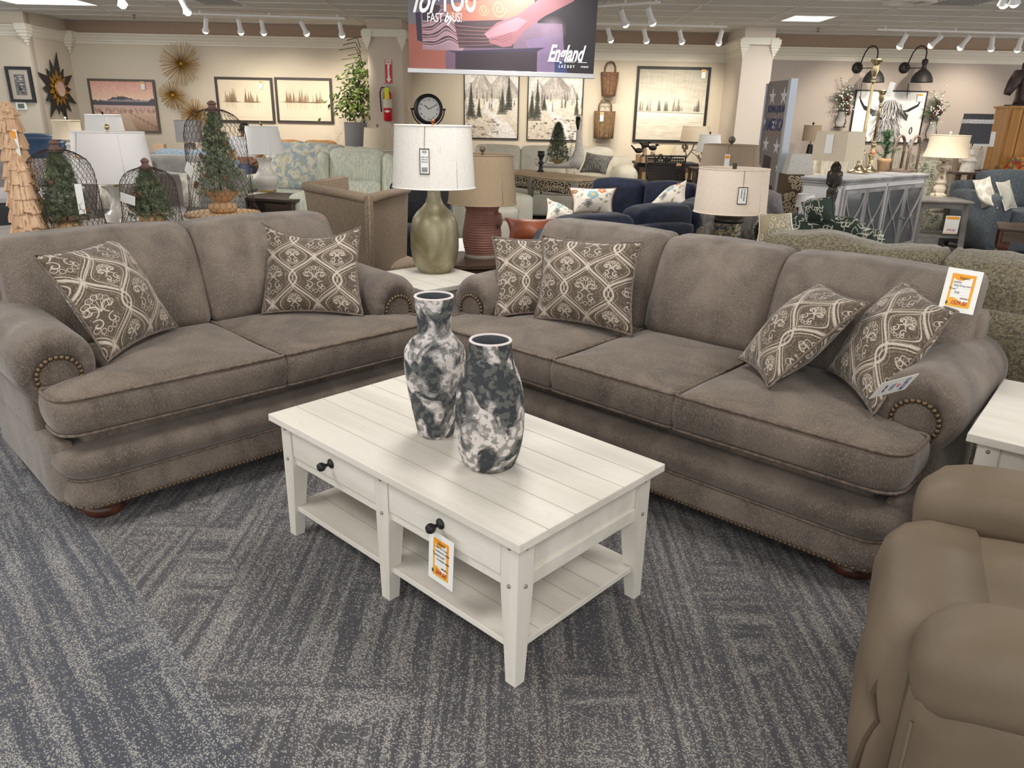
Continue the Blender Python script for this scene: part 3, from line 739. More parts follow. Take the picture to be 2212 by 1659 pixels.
# folded leaflet on the right arm
A_, B_, D_ = PZ(1903, 829, .735), Vector((1.281, 2.249, .756)), Vector((1.152, 2.263, .664))
w_, h_ = (B_-A_).length, (A_-D_).length; BLU = mat('navy_print', (60, 84, 140)); RED2 = mat('red_print', (214, 84, 84))
t = thing('leaflet', 'white printed leaflet lying between the pillow and the right sofa arm', 'leaflet'); t.matrix_basis = frameM((B_+D_)/2, B_-A_, (B_-A_).cross(A_-D_))
ob('sheet', box(BM(), -w_/2, w_/2, -h_/2, h_/2, -.001, 0), PAPER, t, smooth=False)
for s, mm, x, sz, sh_ in (('CUSTOM', BLU, .25, .25, 0), ('for', RED2, .08, .24, .3), ('YOU', BLU, -.1, .25, 0), ('FAST by US!', INKB, -.27, .11, 0)):
    txt(s, sz*h_*1.0, mm, t, T(x*w_, 0, .0004) @ RZ(-90), shear=sh_, name='lettering', bold=.0003, sx=.75)
# hang tag at the loveseat's back right corner
b = BM(); A_ = PY(688, 468, 4.12); tube(b, [A_+Vector((0, 0, 0)), PY(692, 482, 4.1)], .001, 4); HT_ = thing('hang_tag', 'small white tag with an orange tip tucked behind the loveseat back corner', 'tag', A_)
b.free(); b = BM(); box(b, -.02, .02, -.001, .001, -.09, -.02, 0, RY(-25)); ob('card', b, PAPER, HT_, smooth=False); ob('tip', box(BM(), -.013, .013, -.0012, .0012, -.035, 0, 0, RY(-25)), ORNG2, HT_, smooth=False)
# ================================================================== VASES
def proj(P):
    d = Vector(P)-_C; z = d.dot(_F); return (1106+FPX*d.dot(_R)/z, 829.5-FPX*d.dot(_U)/z)
def zat(P, py):
    """height on the vertical through P that shows at image row py"""
    lo, hi = -1., 4.
    for _ in range(30):
        mid = (lo+hi)/2
        if proj((P[0], P[1], mid))[1] > py: lo = mid
        else: hi = mid
    return (lo+hi)/2
def rpx(P, z, hw): return hw*dep((P[0], P[1], z))/FPX
def pprof(P, lst): return [(rpx(P, zat(P, y), hw), zat(P, y)-P[2]) for y, hw in lst]
def vase_mat(nm, a, b_, sc, lo, hi, seedrot):
    return mat(nm, a, b_, rough=.75, ns=sc, lo=lo, hi=hi, det=12, dist=.9, c3=(104, 105, 100), fs=48, flo=.49, fhi=.55, fa=.72, bump=.8, bs=60, rot=seedrot)
LAVA = vase_mat('lava_glaze', (58, 62, 66), (220, 213, 209), 10, .47, .56, (0, 0, 0))
LAVA2 = vase_mat('lava_glaze_two', (52, 56, 60), (216, 208, 202), 11, .49, .58, (.5, .3, 1))
INVAS = mat('vase_inside', (84, 90, 94), rough=.7)
def vase(label, P, prof, rim, mt):
    t = thing('vase', label, 'vase', P); pr = pprof(P, prof)
    # smooth the profile
    pts = []
    for i in range(len(pr)-1):
        for k in range(4):
            tt = k/4; p0 = pr[max(0, i-1)]; p1 = pr[i]; p2 = pr[i+1]; p3 = pr[min(len(pr)-1, i+2)]
            f = lambda a, b_, c, d: .5*(2*b_+(c-a)*tt+(2*a-5*b_+4*c-d)*tt*tt+(3*b_-a-3*c+d)*tt**3)
            pts.append((f(p0[0], p1[0], p2[0], p3[0]), f(p0[1], p1[1], p2[1], p3[1])))
    pts.append(pr[-1])
    b = BM(); lathe(b, [(pts[0][0]*.93, 0)]+[(r, max(z, .006)) for r, z in pts], 56, cap=False); b.faces.new([v for v in b.verts if abs(v.co.z) < 1e-6][::-1])
    R0, Z0 = pts[-1]
    ob('body', b, mt, t)
    b = BM(); lathe(b, [(R0, Z0), (R0-.002, Z0+.004), (R0-.007, Z0+.004), (R0-.009, Z0)], 56, cap=False); ob('rim', b, mat('vase_rim', (226, 216, 214), rough=.5), t)
    b = BM(); lathe(b, [(R0-.009, Z0), (R0-.012, Z0-.03), (R0*.85, Z0-.12), (R0*.8, Z0-.2), (0.0001, Z0-.2)], 40, cap=False); ob('lining', b, INVAS, t)
    return t
P = PZ(942, 936, H_)
vase('tall black and white mottled vase with a flared neck and angular shoulders', P, [(938, 38), (900, 46), (860, 55), (815, 63), (775, 66.5), (752, 64), (737, 54), (722, 42), (716, 37.5), (700, 36.5), (670, 39.5), (640, 43.5)], None, LAVA)
P = PZ(1057, 1001, H_)
vase('black and white mottled vase with a rounded body, the nearer and shorter one', P, [(1004, 52), (970, 66), (930, 73.5), (885, 75), (845, 72), (812, 64), (785, 54), (768, 48.5), (750, 46.5), (735, 47)], None, LAVA2)
# ================================================================== RECLINER
FV = Vector((-.89, .45, 0)).normalized(); SV = Vector((-.45, -.89, 0)).normalized()
# local frame: +X towards the viewer's side (SV), -Y forwards (FV)
def recl():
    ang = math.degrees(math.atan2(SV.y, SV.x)); sC = -1.770
    O = FV*-.16+SV*sC
    t = thing('leather_recliner', 'smooth taupe leather recliner at the bottom right corner, facing the coffee table', 'recliner', O, ang)
    # in this frame: x = s - sC, y = -(f+.16) backwards positive
    for s, xo in ((-1, -.345), (1, .345)):
        def fn(q, p):
            q.z += .012*math.cos(q.y*2)+noise.noise(q*5)*.005
            if p[1] < -.6: q.z -= .03*((-p[1]-.6)/.4)**2; q.x *= 1-.06*(-p[1]-.6)
            return q
        b = BM(); rbox(b, .215, .98, .19, .075, 14, (.004, .004, .012), T(xo, .495, .553), fn=fn); ob('arm_pad', b, LEATH, t)
        b = BM(); rbox(b, .175, .95, .50, .035, 8, (.006, .004, 0), T(xo+s*.004, .49, .275)); ob('arm_side', b, LEATH, t)
        b = BM(); tube(b, [(xo+s*.088, .02, .03), (xo+s*.09, .016, .25), (xo+s*.092, .016, .45)], .004, 6)
        tube(b, [(xo-s*.08, .02, .03), (xo-s*.082, .016, .45)], .004, 6); ob('welt', b, mat('leather_welt', (88, 74, 58), rough=.5), t)
    def fs(q, p):
        if p[1] < 0: q.z -= .05*(p[1]**2)*(1 if p[2] > 0 else .2)
        q.z += noise.noise(q*4)*.006
        return q
    b = BM(); rbox(b, .50, .80, .18, .08, 14, (0, .0, .02), T(0, .335, .465), fn=fs); ob('seat_cushion', b, LEATH, t)
    # chaise pad: falls from the seat front to the floor
    prof = [(.14, .555), (.03, .552), (-.03, .53), (-.062, .49), (-.075, .43), (-.072, .36), (-.055, .30), (-.042, .275), (-.055, .25), (-.068, .2), (-.07, .14), (-.06, .08), (-.03, .035), (.03, .03), (.12, .04), (.16, .2), (.16, .5)]
    b = BM(); N_ = 14; rows = []
    for i in range(N_+1):
        u = i/N_*2-1; e = max(0, 1-abs(u)**7)
        rows.append([b.verts.new((u*.262, .08+(y-.08)*(.72+.28*e)+noise.noise(Vector((u*3, z*14, 5)))*.004*(abs(u) > .6), .29+(z-.29)*(.94+.06*e))) for y, z in prof])
    for A, B in zip(rows, rows[1:]):
        for k in range(len(prof)): b.faces.new((A[k], A[(k+1) % len(prof)], B[(k+1) % len(prof)], B[k]))
    b.faces.new(rows[0][::-1]); b.faces.new(rows[-1]); ob('footrest', b, LEATH, t)
    b = BM()
    for x in (.235,):
        tube(b, [(x, .02, .50), (x+.012, -.03, .42), (x+.012, -.04, .34), (x+.01, -.02, .275), (x+.012, -.035, .22), (x+.014, -.045, .13), (x+.01, -.02, .05)], .006, 6)
    ob('welt', b, MATS['leather_welt'], t)
    b = BM(); tube(b, [(-.10, .42, .573), (.02, .40, .579), (.12, .42, .573)], .003, 5); tube(b, [(-.10, .44, .573), (.02, .42, .579), (.12, .44, .573)], .003, 5); ob('stitching', b, mat('cream_thread', (214, 196, 160)), t)
    b = BM(); rbox(b, .62, .24, .62, .09, 12, (0, .03, .02), T(0, .86, .70) @ RX(-10)); ob('backrest', b, LEATH, t)
    b = box(BM(), -.30, .30, .12, .9, .03, .36); ob('base_frame', b, DARK, t, smooth=False)
    return t
recl()
# ================================================================== WALL ART
def ptree(c, x, y, h, w, cc, al=.9, n=7):
    for k in range(n):
        t0 = k/n; yy = y-h*(1-t0); ww = w*(t0+.12); c.poly([(x, yy-h*.06), (x-ww*(.8+.3*random.random()), yy+h*.2), (x+ww*(.8+.3*random.random()), yy+h*.2)], cc, al*(.6+.4*random.random()))
    c.line([(x, y-h), (x, y)], max(1, w*.12), cc, al)
def art_sunset():
    c = Cv(360, 280, (214, 168, 150)); c.vgrad(0, 120, (214, 160, 150), (240, 208, 180)); c.mottle(.05, 4, 3, 1)
    r = np.random.RandomState(3)
    m = [(0, 150)]+[(x, 104+14*math.sin(x/37.)-10*abs(math.sin(x/60.))+r.randint(-5, 5)) for x in range(0, 361, 9)]+[(360, 150)]; c.poly(m, (92, 88, 96))
    for x in range(60, 330, 9): c.poly([(x, 96+r.randint(0, 10)), (x-7, 116), (x+6, 112)], (220, 206, 206), .5)
    c.vgrad(136, 180, (196, 168, 160), (206, 178, 160)); c.vgrad(180, 280, (206, 176, 156), (150, 122, 100))
    c.poly([(168, 178), (188, 178), (236, 280), (96, 280)], (206, 182, 162), .6)
    for k in range(60): x = r.randint(0, 360); c.ell(x, 168+r.randint(-10, 8), 5, 9, (150, 110, 96), .4, .8)
    for k in range(7): x = 215+k*22; c.line([(x, 176+k*12), (x, 186+k*15)], 2, (80, 60, 54))
    c.line([(205, 178), (360, 262)], 1.5, (96, 72, 62)); c.mottle(.14, 60, 40, 5); c.a *= 1.08; return c
def art_misty(s):
    c = Cv(320, 260, (226, 214, 190)); c.mottle(.05, 3, 3, s); r = np.random.RandomState(s)
    cl = [(70, 46), (210, 40)] if s == 2 else [(66, 44), (150, 34), (240, 26)]
    for gx, n in cl:
        for k in range(n//3):
            x = gx+r.randint(-45, 45); ptree(c, x, 140+r.randint(-4, 4), r.randint(30, 100), r.randint(9, 20), (122, 98, 72) if k % 2 else (148, 124, 94), .55)
            c.line([(x, 146), (x+r.randint(-3, 3), 150+r.randint(15, 50))], 4, (190, 168, 140), .35)
        c.ell(gx, 143, 52, 5, (96, 80, 66), .8, .9)
    c.line([(10, 142), (310, 146)], 1.5, (190, 170, 140), .5); return c
def art_river(s):
    c = Cv(300, 380, (226, 222, 216)); c.vgrad(0, 90, (220, 218, 216), (238, 234, 228)); r = np.random.RandomState(s)
    for mx, my, w in (((90, 20, 110), (215, 15, 120)) if s == 1 else ((150, 30, 150), (60, 80, 90), (240, 90, 90))):
        c.poly([(mx, my), (mx-w, my+150), (mx+w, my+150)], (190, 183, 176), .85); c.poly([(mx, my), (mx+10, my+60), (mx+w*.8, my+150), (mx+w, my+150)], (160, 154, 149), .7)
        for k in range(9): x = mx+r.randint(-40, 40); c.line([(mx, my+8), (x, my+100)], 3, (232, 228, 224), .5)
    c.vgrad(170, 380, (230, 222, 210), (206, 195, 180)); c.a[170:] *= 1
    c.poly([(130, 180), (175, 180), (150, 230), (250, 300), (300, 380), (120, 380), (170, 300), (100, 235)], (228, 226, 224), .9)
    for k in range(26): x, y = (r.randint(0, 300), r.randint(160, 235)); ptree(c, x, y, r.randint(25, 70), r.randint(6, 12), (96, 94, 84), .5)
    for x, y, h, w in (((35, 260, 170, 34), (80, 262, 90, 20), (212, 240, 120, 34), (248, 210, 170, 26)) if s == 1 else ((50, 262, 190, 30), (20, 262, 130, 28), (272, 240, 100, 16), (90, 220, 70, 20))): ptree(c, x, y, h, w, (64, 66, 60), .85, 11)
    for k in range(90): x = r.randint(0, 190) if s == 1 else r.randint(0, 300); y = r.randint(270, 380); c.ell(x, y, r.randint(3, 13), r.randint(2, 6), ((110, 100, 88), (160, 142, 120), (84, 78, 72), (196, 184, 166))[k % 4], .6, .5)
    c.mottle(.25, 30, 40, s); return c
def art_lake():
    c = Cv(340, 360, (206, 200, 186)); c.vgrad(0, 190, (176, 170, 156), (214, 208, 192)); r = np.random.RandomState(8)
    for k in range(120): x = r.randint(0, 340); y = r.randint(0, 150); c.line([(x, y), (x, y+r.randint(20, 70))], 3, ((226, 222, 210), (150, 144, 132))[k % 2], .18)
    for k in range(34):
        x = r.choice([20, 60, 110, 150, 190, 215, 300])+r.randint(-12, 12); ptree(c, x, 208, r.randint(20, 66), r.randint(6, 13), (92, 86, 76), .45)
    c.vgrad(212, 360, (222, 216, 200), (196, 188, 172)); c.line([(0, 214), (340, 220)], 5, (120, 112, 100), .5); c.line([(0, 226), (340, 232)], 7, (244, 240, 230), .8)
    for k in range(60): x, y = r.randint(0, 340), r.randint(235, 350); c.line([(x, y), (x+r.randint(20, 80), y)], 3, ((240, 236, 226), (160, 152, 138))[k % 2], .3)
    c.mottle(.15, 8, 40, 3); return c
def art_cow():
    c = Cv(440, 330, (238, 237, 236)); K = (34, 33, 36); r = np.random.RandomState(5)
    c.poly([(18, 30), (60, 92), (130, 122), (170, 132), (168, 150), (120, 142), (62, 122), (30, 72)], K)
    c.poly([(424, 16), (396, 80), (330, 118), (300, 122), (300, 136), (346, 130), (404, 92)], K)
    c.poly([(100, 140), (165, 120), (170, 165), (120, 160)], (60, 58, 60)); c.poly([(290, 110), (350, 150), (345, 190), (300, 170)], (60, 58, 60))
    c.ell(225, 160, 75, 95, (120, 118, 118), 1, .3); c.ell(222, 240, 48, 62, (96, 94, 96), 1, .3); c.poly([(150, 250), (300, 210), (330, 330), (140, 330)], (150, 148, 150), .8)
    for k in range(900):
        x = 222+r.normal(0, 52); y = r.uniform(60, 320); L = r.uniform(18, 46); dx = (x-222)*.25+r.uniform(-8, 8)
        if abs(x-222) > 105-(y-60)*.1: continue
        c.line([(x, y), (x+dx*.6, y+L*.5), (x+dx, y+L)], r.uniform(1, 3.2), ((238, 236, 234), (36, 34, 38), (178, 176, 176))[k % 3], .8)
    for x in range(-5, 6): c.line([(222+x*5, 56), (222+x*11, 110), (222+x*9+r.randint(-8, 8), 175)], 3, ((240, 238, 236), (70, 68, 70))[x % 2], .9)
    c.ell(176, 176, 11, 9, K); c.ell(205, 268, 9, 7, K); c.ell(240, 268, 9, 7, K); c.ell(222, 274, 30, 22, (70, 68, 72), .5, .6); return c
def art_collage():
    c = Cv(160, 200, (196, 186, 172)); r = np.random.RandomState(2)
    c.rect(36, 32, 124, 172, (120, 118, 116))
    for k in range(60): x, y = r.randint(38, 104), r.randint(34, 166); c.rect(x, y, x+r.randint(8, 34), y+r.randint(2, 9), ((40, 40, 42), (220, 218, 214), (150, 146, 140), (86, 84, 84))[k % 4], .85)
    return c
def wallart(label, x0, y0, x1, y1, cv, nm, fr=(24, 23, 24), fw=.03, Y=WALL, gap=0., dep_=.035, name='framed_painting', cat='painting', mat_=None):
    """x0,y0 / x1,y1: picture corners measured at mid-edge; hung on the wall plane Y"""
    ym, xm = (y0+y1)/2, (x0+x1)/2
    xa, xb = PY(x0, ym, Y).x, PY(x1, ym, Y).x; zt, zb = PY(xm, y0, Y).z, PY(xm, y1, Y).z
    w, h = xb-xa, zt-zb; t = thing(name, label, cat, ((xa+xb)/2, Y-.002, zb))
    F = mat('frame_%d_%d_%d' % fr, fr, rough=.5)
    b = BM(); box(b, -w/2, w/2, -dep_, 0, 0, fw); box(b, -w/2, w/2, -dep_, 0, h-fw, h); box(b, -w/2, -w/2+fw, -dep_, 0, fw, h-fw); box(b, w/2-fw, w/2, -dep_, 0, fw, h-fw)
    ob('frame', b, F, t, smooth=False)
    if gap: ob('mat_board', box(BM(), -w/2+fw, w/2-fw, -.018, -.005, fw, h-fw), mat('mat_board', (226, 212, 188)), t, smooth=False)
    a, c = w/2-fw-gap, h-2*fw-2*gap; y_ = -.021
    b = BM(); patch(b, lambda u, v: Vector((-a+2*a*u, y_, fw+gap+c*v)), 1, 1); cc_ = ob('canvas', b, imat(nm, cv, .85), t, smooth=False)
    cc_.data.flip_normals() if cc_.data.polygons[0].normal.y > 0 else None
    return t, w, h
def stag(parent, x, y, z, h=.075, w=.04, rot=0):
    """small orange-topped price tag as part"""
    b = box(BM(), -w/2, w/2, -.002, 0, -h, 0, 0, T(x, y, z) @ RY(rot)); o = ob('price_tag', b, PAPER, parent, smooth=False)
    ob('tag_print', box(BM(), -w*.4, w*.4, -.003, -.002, -h*.28, -h*.05, 0, T(x, y, z) @ RY(rot)), ORNG, o, smooth=False); return o
t, w, h = wallart('wooden framed painting of snowy mountains and a dirt road under a pink sky', 199, 171, 341, 286, art_sunset(), 'painting_sunset', (96, 88, 76), .035); stag(t, w*.33, -.04, h*.96, .13, .07)
t, w, h = wallart('dark framed pale painting of trees mirrored in water, the left of the matching pair', 469, 167, 592, 265, art_misty(2), 'painting_misty_left', (52, 46, 40), .04, gap=.05); stag(t, w*.3, -.04, h*.93, .13, .06)
wallart('dark framed pale painting of trees mirrored in water, the right of the matching pair', 597, 168, 719, 266, art_misty(3), 'painting_misty_right', (52, 46, 40), .04, gap=.05)
wallart('black framed tall painting of twin peaks and a pine river bank, left under the banner', 1002, 140, 1121, 300, art_river(1), 'painting_river_left', (18, 18, 20), .018)
wallart('black framed tall painting of a mountain and rocky stream, right under the banner', 1139, 140, 1259, 304, art_river(2), 'painting_river_right', (18, 18, 20), .018)
t, w, h = wallart('large black framed painting of a misty lake with a tree line', 1371, 144, 1528, 308, art_lake(), 'painting_lake', (16, 16, 18), .045); stag(t, w*.4, -.04, h*.97, .14, .07)
t, w, h = wallart('black and white painting of a shaggy long-horned cow', 1839, 195, 1993, 309, art_cow(), 'painting_cow', (20, 20, 22), .02); stag(t, w*.4, -.04, h*.95, .13, .1)
t, w, h = wallart('small black framed grey abstract print near the left corner', 19, 144, 73, 221, art_collage(), 'print_abstract', (14, 16, 24), .045, Y=12.80)
# thermostat
P = PY(48, 229, 12.8); t = thing('thermostat', 'small white thermostat on the wall below the abstract print', 'thermostat', (P.x, 12.8, P.z)); ob('housing', box(BM(), -.085, .085, -.03, 0, -.06, .06, .008), WHITE, t, smooth=False); ob('display', box(BM(), -.05, .05, -.034, -.03, -.035, .035), mat('lcd_green', (96, 112, 92)), t, smooth=False)
# sunflower mirror on the angled left corner wall
P = PY(127, 192, 13.4); GOLD = mat('brushed_gold', (176, 136, 58), rough=.4, metal=.5); CHAR = mat('charcoal_metal', (58, 56, 54), rough=.5, metal=.3)
P = Vector((-7.66, 13.35, PY(127, 192, 13.35).z)); t = thing('sunburst_mirror', 'petal shaped sunburst mirror in black and gold by the left corner', 'mirror', P)
b = BM()
R = [.36, .5, .38, .54, .42, .36, .5, .4, .42, .52, .38, .5, .42, .5]
Mx = Matrix(((0, 0, 1, .01), (1, 0, 0, 0), (0, 1, 0, 0), (0, 0, 0, 1)))
for k in range(14):
    a = 2*PI*k/14; L = R[k]*1.08; c_, s_ = math.cos(a), math.sin(a)
    prism(b, [(x*c_-y*s_, x*s_+y*c_) for x, y in ((.08, 0), (L*.55, -.07), (L, 0), (L*.55, .07))], 0, .012, Mx)
ob('outer_petal', b, CHAR, t, smooth=False); b = BM()
for k in range(14):
    a = 2*PI*(k+.5)/14; L = .30 if k % 2 else .26; c_, s_ = math.cos(a), math.sin(a)
    prism(b, [(x*c_-y*s_, x*s_+y*c_) for x, y in ((.06, 0), (L*.5, -.05), (L, 0), (L*.5, .05))], .014, .026, Mx)
ob('inner_petal', b, GOLD, t, smooth=False)
b = BM(); lathe(b, [(.125, .028), (.14, .034), (.14, .05)], 24, Mx); ob('mirror_rim', b, GOLD, t); b = BM(); lathe(b, [(.118, .052), (.118, .056)], 24, Mx); ob('mirror_glass', b, mat('mirror_glass', (225, 228, 230), rough=.05, metal=1.), t, smooth=False)
# gold starbursts
def burst(label, px, py, Rr, cut=None):
    P = PY(px, py, WALL-.12); b = BM(); r = random.Random(int(px)); n = 0
    while n < 84:
        a = 2*PI*n/84*3.03; el = r.choice((.08, .25, .45)); v = Vector((math.cos(a), -el, math.sin(a))).normalized(); L = Rr*r.uniform(.9, 1.04)
        tube(b, [v*.02, v*L], .0036, 4); n += 1
    ball(b, .035); tube(b, [(0, 0, 0), (0, .118, 0)], .015, 6); tag(ob('starburst', b, GOLD, loc=P), label, 'wall decor', 'gold starbursts')
burst('largest gold starburst wall ornament, topmost of the three', 392, 138, .36); burst('middle sized gold starburst wall ornament, below the largest one', 374, 206, .235); burst('gold starburst wall ornament half hidden behind the grey lampshade', 421, 246, .26)
# baskets
WICK = mat('wicker', (112, 86, 60), (150, 122, 88), rough=.8, ns=60, st=(.3, .3, 3), lo=.45, hi=.55, bump=.8, bs=90, bst=(1, 1, 3))
WICK2 = mat('wicker_dark', (104, 74, 56), (140, 106, 78), rough=.8, ns=60, st=(.3, .3, 3), lo=.45, hi=.55, bump=.8, bs=90, bst=(1, 1, 3))
def basket(label, x, y0, y1, yh, hw0, hw1, mm, Y=WALL-.13, tagx=None):
    zt, zb, zh = PY(x, y0, Y).z, PY(x, y1, Y).z, PY(x, yh, Y).z; P = PY(x, (y0+y1)/2, Y); k = dep(P)/FPX; h = zt-zb
    t = thing('wall_basket', label, 'basket', (P.x, Y, zb), 0, 'wall baskets'); b = BM(); n = 24; rings = []
    for i in range(9):
        s = i/8; w_ = (hw1+(hw0-hw1)*s)*k; rings.append([b.verts.new((w_*math.copysign(abs(math.cos(a))**.6, math.cos(a)), .10*math.copysign(abs(math.sin(a))**.6, math.sin(a)), h*s)) for a in [2*PI*j/n for j in range(n)]])
    for A, B in zip(rings, rings[1:]):
        for j in range(n): b.faces.new((A[j], A[(j+1) % n], B[(j+1) % n], B[j]))
    b.faces.new(rings[0][::-1]); ob('basket_body', b, mm, t)
    b = BM()
    for j in range(0, n, 1):
        if rings: pass
    for i in range(20):
        a = 2*PI*i/20; c_, s_ = math.cos(a), math.sin(a); f = lambda w_: (w_*k*math.copysign(abs(c_)**.6, c_)*1.01, .101*math.copysign(abs(s_)**.6, s_))
        tube(b, [(*f(hw1), 0), (*f(hw0), h)], .006, 4)
    ob('stake', b, mm, t)
    for dy in (-.06, .06):
        w_ = hw0*k*.62; hh = zh-zt; b = BM(); tube(b, [(-w_, dy, h-.03), (-w_*.95, dy, h+hh*.5), (-w_*.6, dy, h+hh*.88), (0, dy, h+hh), (w_*.6, dy, h+hh*.88), (w_*.95, dy, h+hh*.5), (w_, dy, h-.03)], .011, 6); ob('handle', b, mm, t)
    if tagx: stag(t, -.06, -.115, h-.02, .15, .06)
basket('dark brown wicker wall basket, the upper one between the paintings', 1316, 156, 208, 133, 18.5, 13.5, WICK2); basket('honey brown wicker wall basket with a price tag, below the darker one', 1305, 240, 299, 214, 22, 20, WICK, tagx=1)
# fire sign and extinguisher on the left column
FY = 12.78; RED = mat('safety_red', (196, 24, 40), rough=.35); SILV = mat('silver', (190, 190, 192), rough=.3, metal=.8); YEL = mat('yellow_green_tag', (214, 222, 40), rough=.6)
P = PY(839.5, 155, FY); t = thing('fire_sign', 'red sign reading FIRE with a white arrow on the column', 'sign', (P.x, FY, P.z)); ob('plate', box(BM(), -.055, .055, -.005, 0, -.17, .17), RED, t, smooth=False)
Mf = Matrix(((1, 0, 0, 0), (0, 0, -1, -.0055), (0, 1, 0, 0), (0, 0, 0, 1)))
b = BM(); prism(b, [(-.016, .105), (.016, .105), (.016, -.1), (.04, -.1), (0, -.16), (-.04, -.1), (-.016, -.1)], 0, .001, Mf); prism(b, [(-.046, .165), (.046, .165), (.046, .11), (-.046, .11)], 0, .0008, Mf); ob('arrow', b, PAPER, t, smooth=False)
txt('FIRE', .045, RED, t, Mf @ T(0, .122, .0012), bold=.001); txt('EXTINGUISHER', .016, RED, t, Mf @ T(.006, .0, .0022) @ RZ(-90), bold=.0004)
P = PY(841, 262, FY); t = thing('fire_extinguisher', 'red fire extinguisher hanging on the column under the fire sign', 'fire extinguisher', (P.x, FY-.1, P.z)); ex = ob('cylinder', lathe(BM(), [(.05, 0), (.068, .02), (.068, .36), (.06, .41), (.03, .46), (.025, .48)], 24), RED, t)
ob('label_band', lathe(BM(), [(.069, .2), (.069, .33)], 24, cap=False), mat('silver_label', (206, 198, 180), rough=.5), t); b = BM(); tube(b, [(-.02, 0, .5), (-.09, -.01, .5), (-.115, -.01, .42), (-.11, -.01, .3), (-.10, -.01, .14)], .012, 6); ob('hose', b, BLACK, t)
b = BM(); tube(b, [(-.05, 0, .56), (.0, 0, .52), (.06, 0, .5)], .01, 6); tube(b, [(-.02, 0, .53), (.08, 0, .57)], .008, 6); lathe(b, [(.02, .47), (.02, .52)], 10); ob('valve', b, SILV, t); ob('inspection_tag', box(BM(), -.035, .035, -.075, -.07, .33, .5), YEL, t, smooth=False)
ob('diamond_mark', prism(BM(), [(-.05, 0), (0, .022), (.05, 0), (0, -.022)], 0, .002, Matrix(((1, 0, 0, 0), (0, 0, -1, -.07), (0, 1, 0, .15), (0, 0, 0, 1)))), PAPER, t, smooth=False)
P = PY(875, 230, 13.0); tag(ob('light_switch', box(BM(), 0, .01, -.06, .06, -.08, .08), TRIM, loc=(-1.82, 13.2, P.z)), 'cream light switch plate on the side of the left column', 'light switch')
# ================================================================== TRACK LIGHTS
GLOW = mat('lit_bulb', (255, 250, 235), emis=(255, 244, 220), es=14.)
def track(label, p0, p1, heads, dark=0):
    A, B = PZ(*p0, CEIL-.05), PZ(*p1, CEIL-.05); t = thing('track_light', label, 'track light', (A+B)/2); O = (A+B)/2
    d = (B-A).normalized(); n = Vector((-d.y, d.x, 0)); b = BM()
    M = Matrix(((d.x, n.x, 0, 0), (d.y, n.y, 0, 0), (0, 0, 1, 0), (0, 0, 0, 1))); L = (B-A).length
    box(b, -L/2, L/2, -.018, .018, -.012, .012, 0, M); ob('rail', b, WHITE, t, smooth=False)
    for s in (-.45, 0, .45): ob('hanger', box(BM(), s*L-.01, s*L+.01, -.01, .01, .012, .05, 0, M), WHITE, t, smooth=False)
    for (hx_, hy_, ax, az, on) in heads:
        # the point on the rail nearest to the head's column
        best = min((abs(proj(A.lerp(B, k/60))[0]-(hx_+ax*-8)), k) for k in range(-6, 67))[1]; Q = A.lerp(B, best/60)-O
        dv = Vector((ax, .35 if not on == 2 else -.5, -1)).normalized(); hb = Q+Vector((0, 0, -.11)); e = hb+dv*.05
        h = ob('lamp_head', tube(BM(), [hb-dv*.07, hb-dv*.065, hb+dv*.06, hb+dv*.075, hb+dv*.11, hb+dv*.125], .03, 12, rs=[.02, .033, .034, .035, .052, .056]), WHITE, t, flatang=50)
        ob('stem', tube(BM(), [Q+Vector((0, 0, -.01)), hb], .01, 6), WHITE, t); bq = BM(); ball(bq, .044, hb+dv*.118, (1, 1, 1), 12, 8); ob('bulb', bq, GLOW, t)
        light('track_spot', 'SPOT', O+hb+dv*.18, 56, (1, .9, .76), .04, aim=O+hb+Vector((ax*1.2, 2.6, -2.0)) if on != 2 else O+hb+Vector((ax, -3, -2.4)), spot=75, blend=.8)
    return t
track('white track light rail with five lamps in front of the left wall', (415, 30), (745, 40), [(440, 60, -.3, 0, 1), (515, 60, 0, 0, 1), (565, 65, 0, 0, 1), (655, 65, .4, 0, 1), (736, 68, .1, 0, 1)])
track('white track light rail in front of the lake painting, added heads behind banner', (900, 41), (1570, 58), [(960, 75, .3, 0, 1), (1060, 76, .3, 0, 1), (1160, 78, .2, 0, 1), (1240, 79, .3, 0, 1), (1317, 80, .4, 0, 1), (1400, 82, .4, 0, 1), (1472, 84, .4, 0, 1), (1556, 88, -.1, 0, 1)])  # rail and heads behind the banner are unseen, added to light the alcove wall
track('white track light rail nearer the camera, right of the banner', (1280, 15), (1425, 5), [(1350, 45, .5, 0, 1), (1410, 42, .5, 0, 1)])
track('white track light rail in front of the cow painting wall', (1895, 64), (2230, 73), [(1955, 95, -.3, 0, 1), (2022, 92, -.9, 0, 1), (2085, 100, -.5, 0, 1), (2148, 100, .3, 0, 1), (2210, 100, .1, 0, 1)])
track('white track light rail cut by the top edge of the picture at the left', (210, -45), (400, -18), [(254, 5, 0, 0, 1), (395, 20, .3, 0, 1)])
track('white track light rail cut by the top edge of the picture at the right', (2120, -40), (2260, -60), [(2180, 10, .3, 0, 1), (2205, 10, .3, 0, 1)])
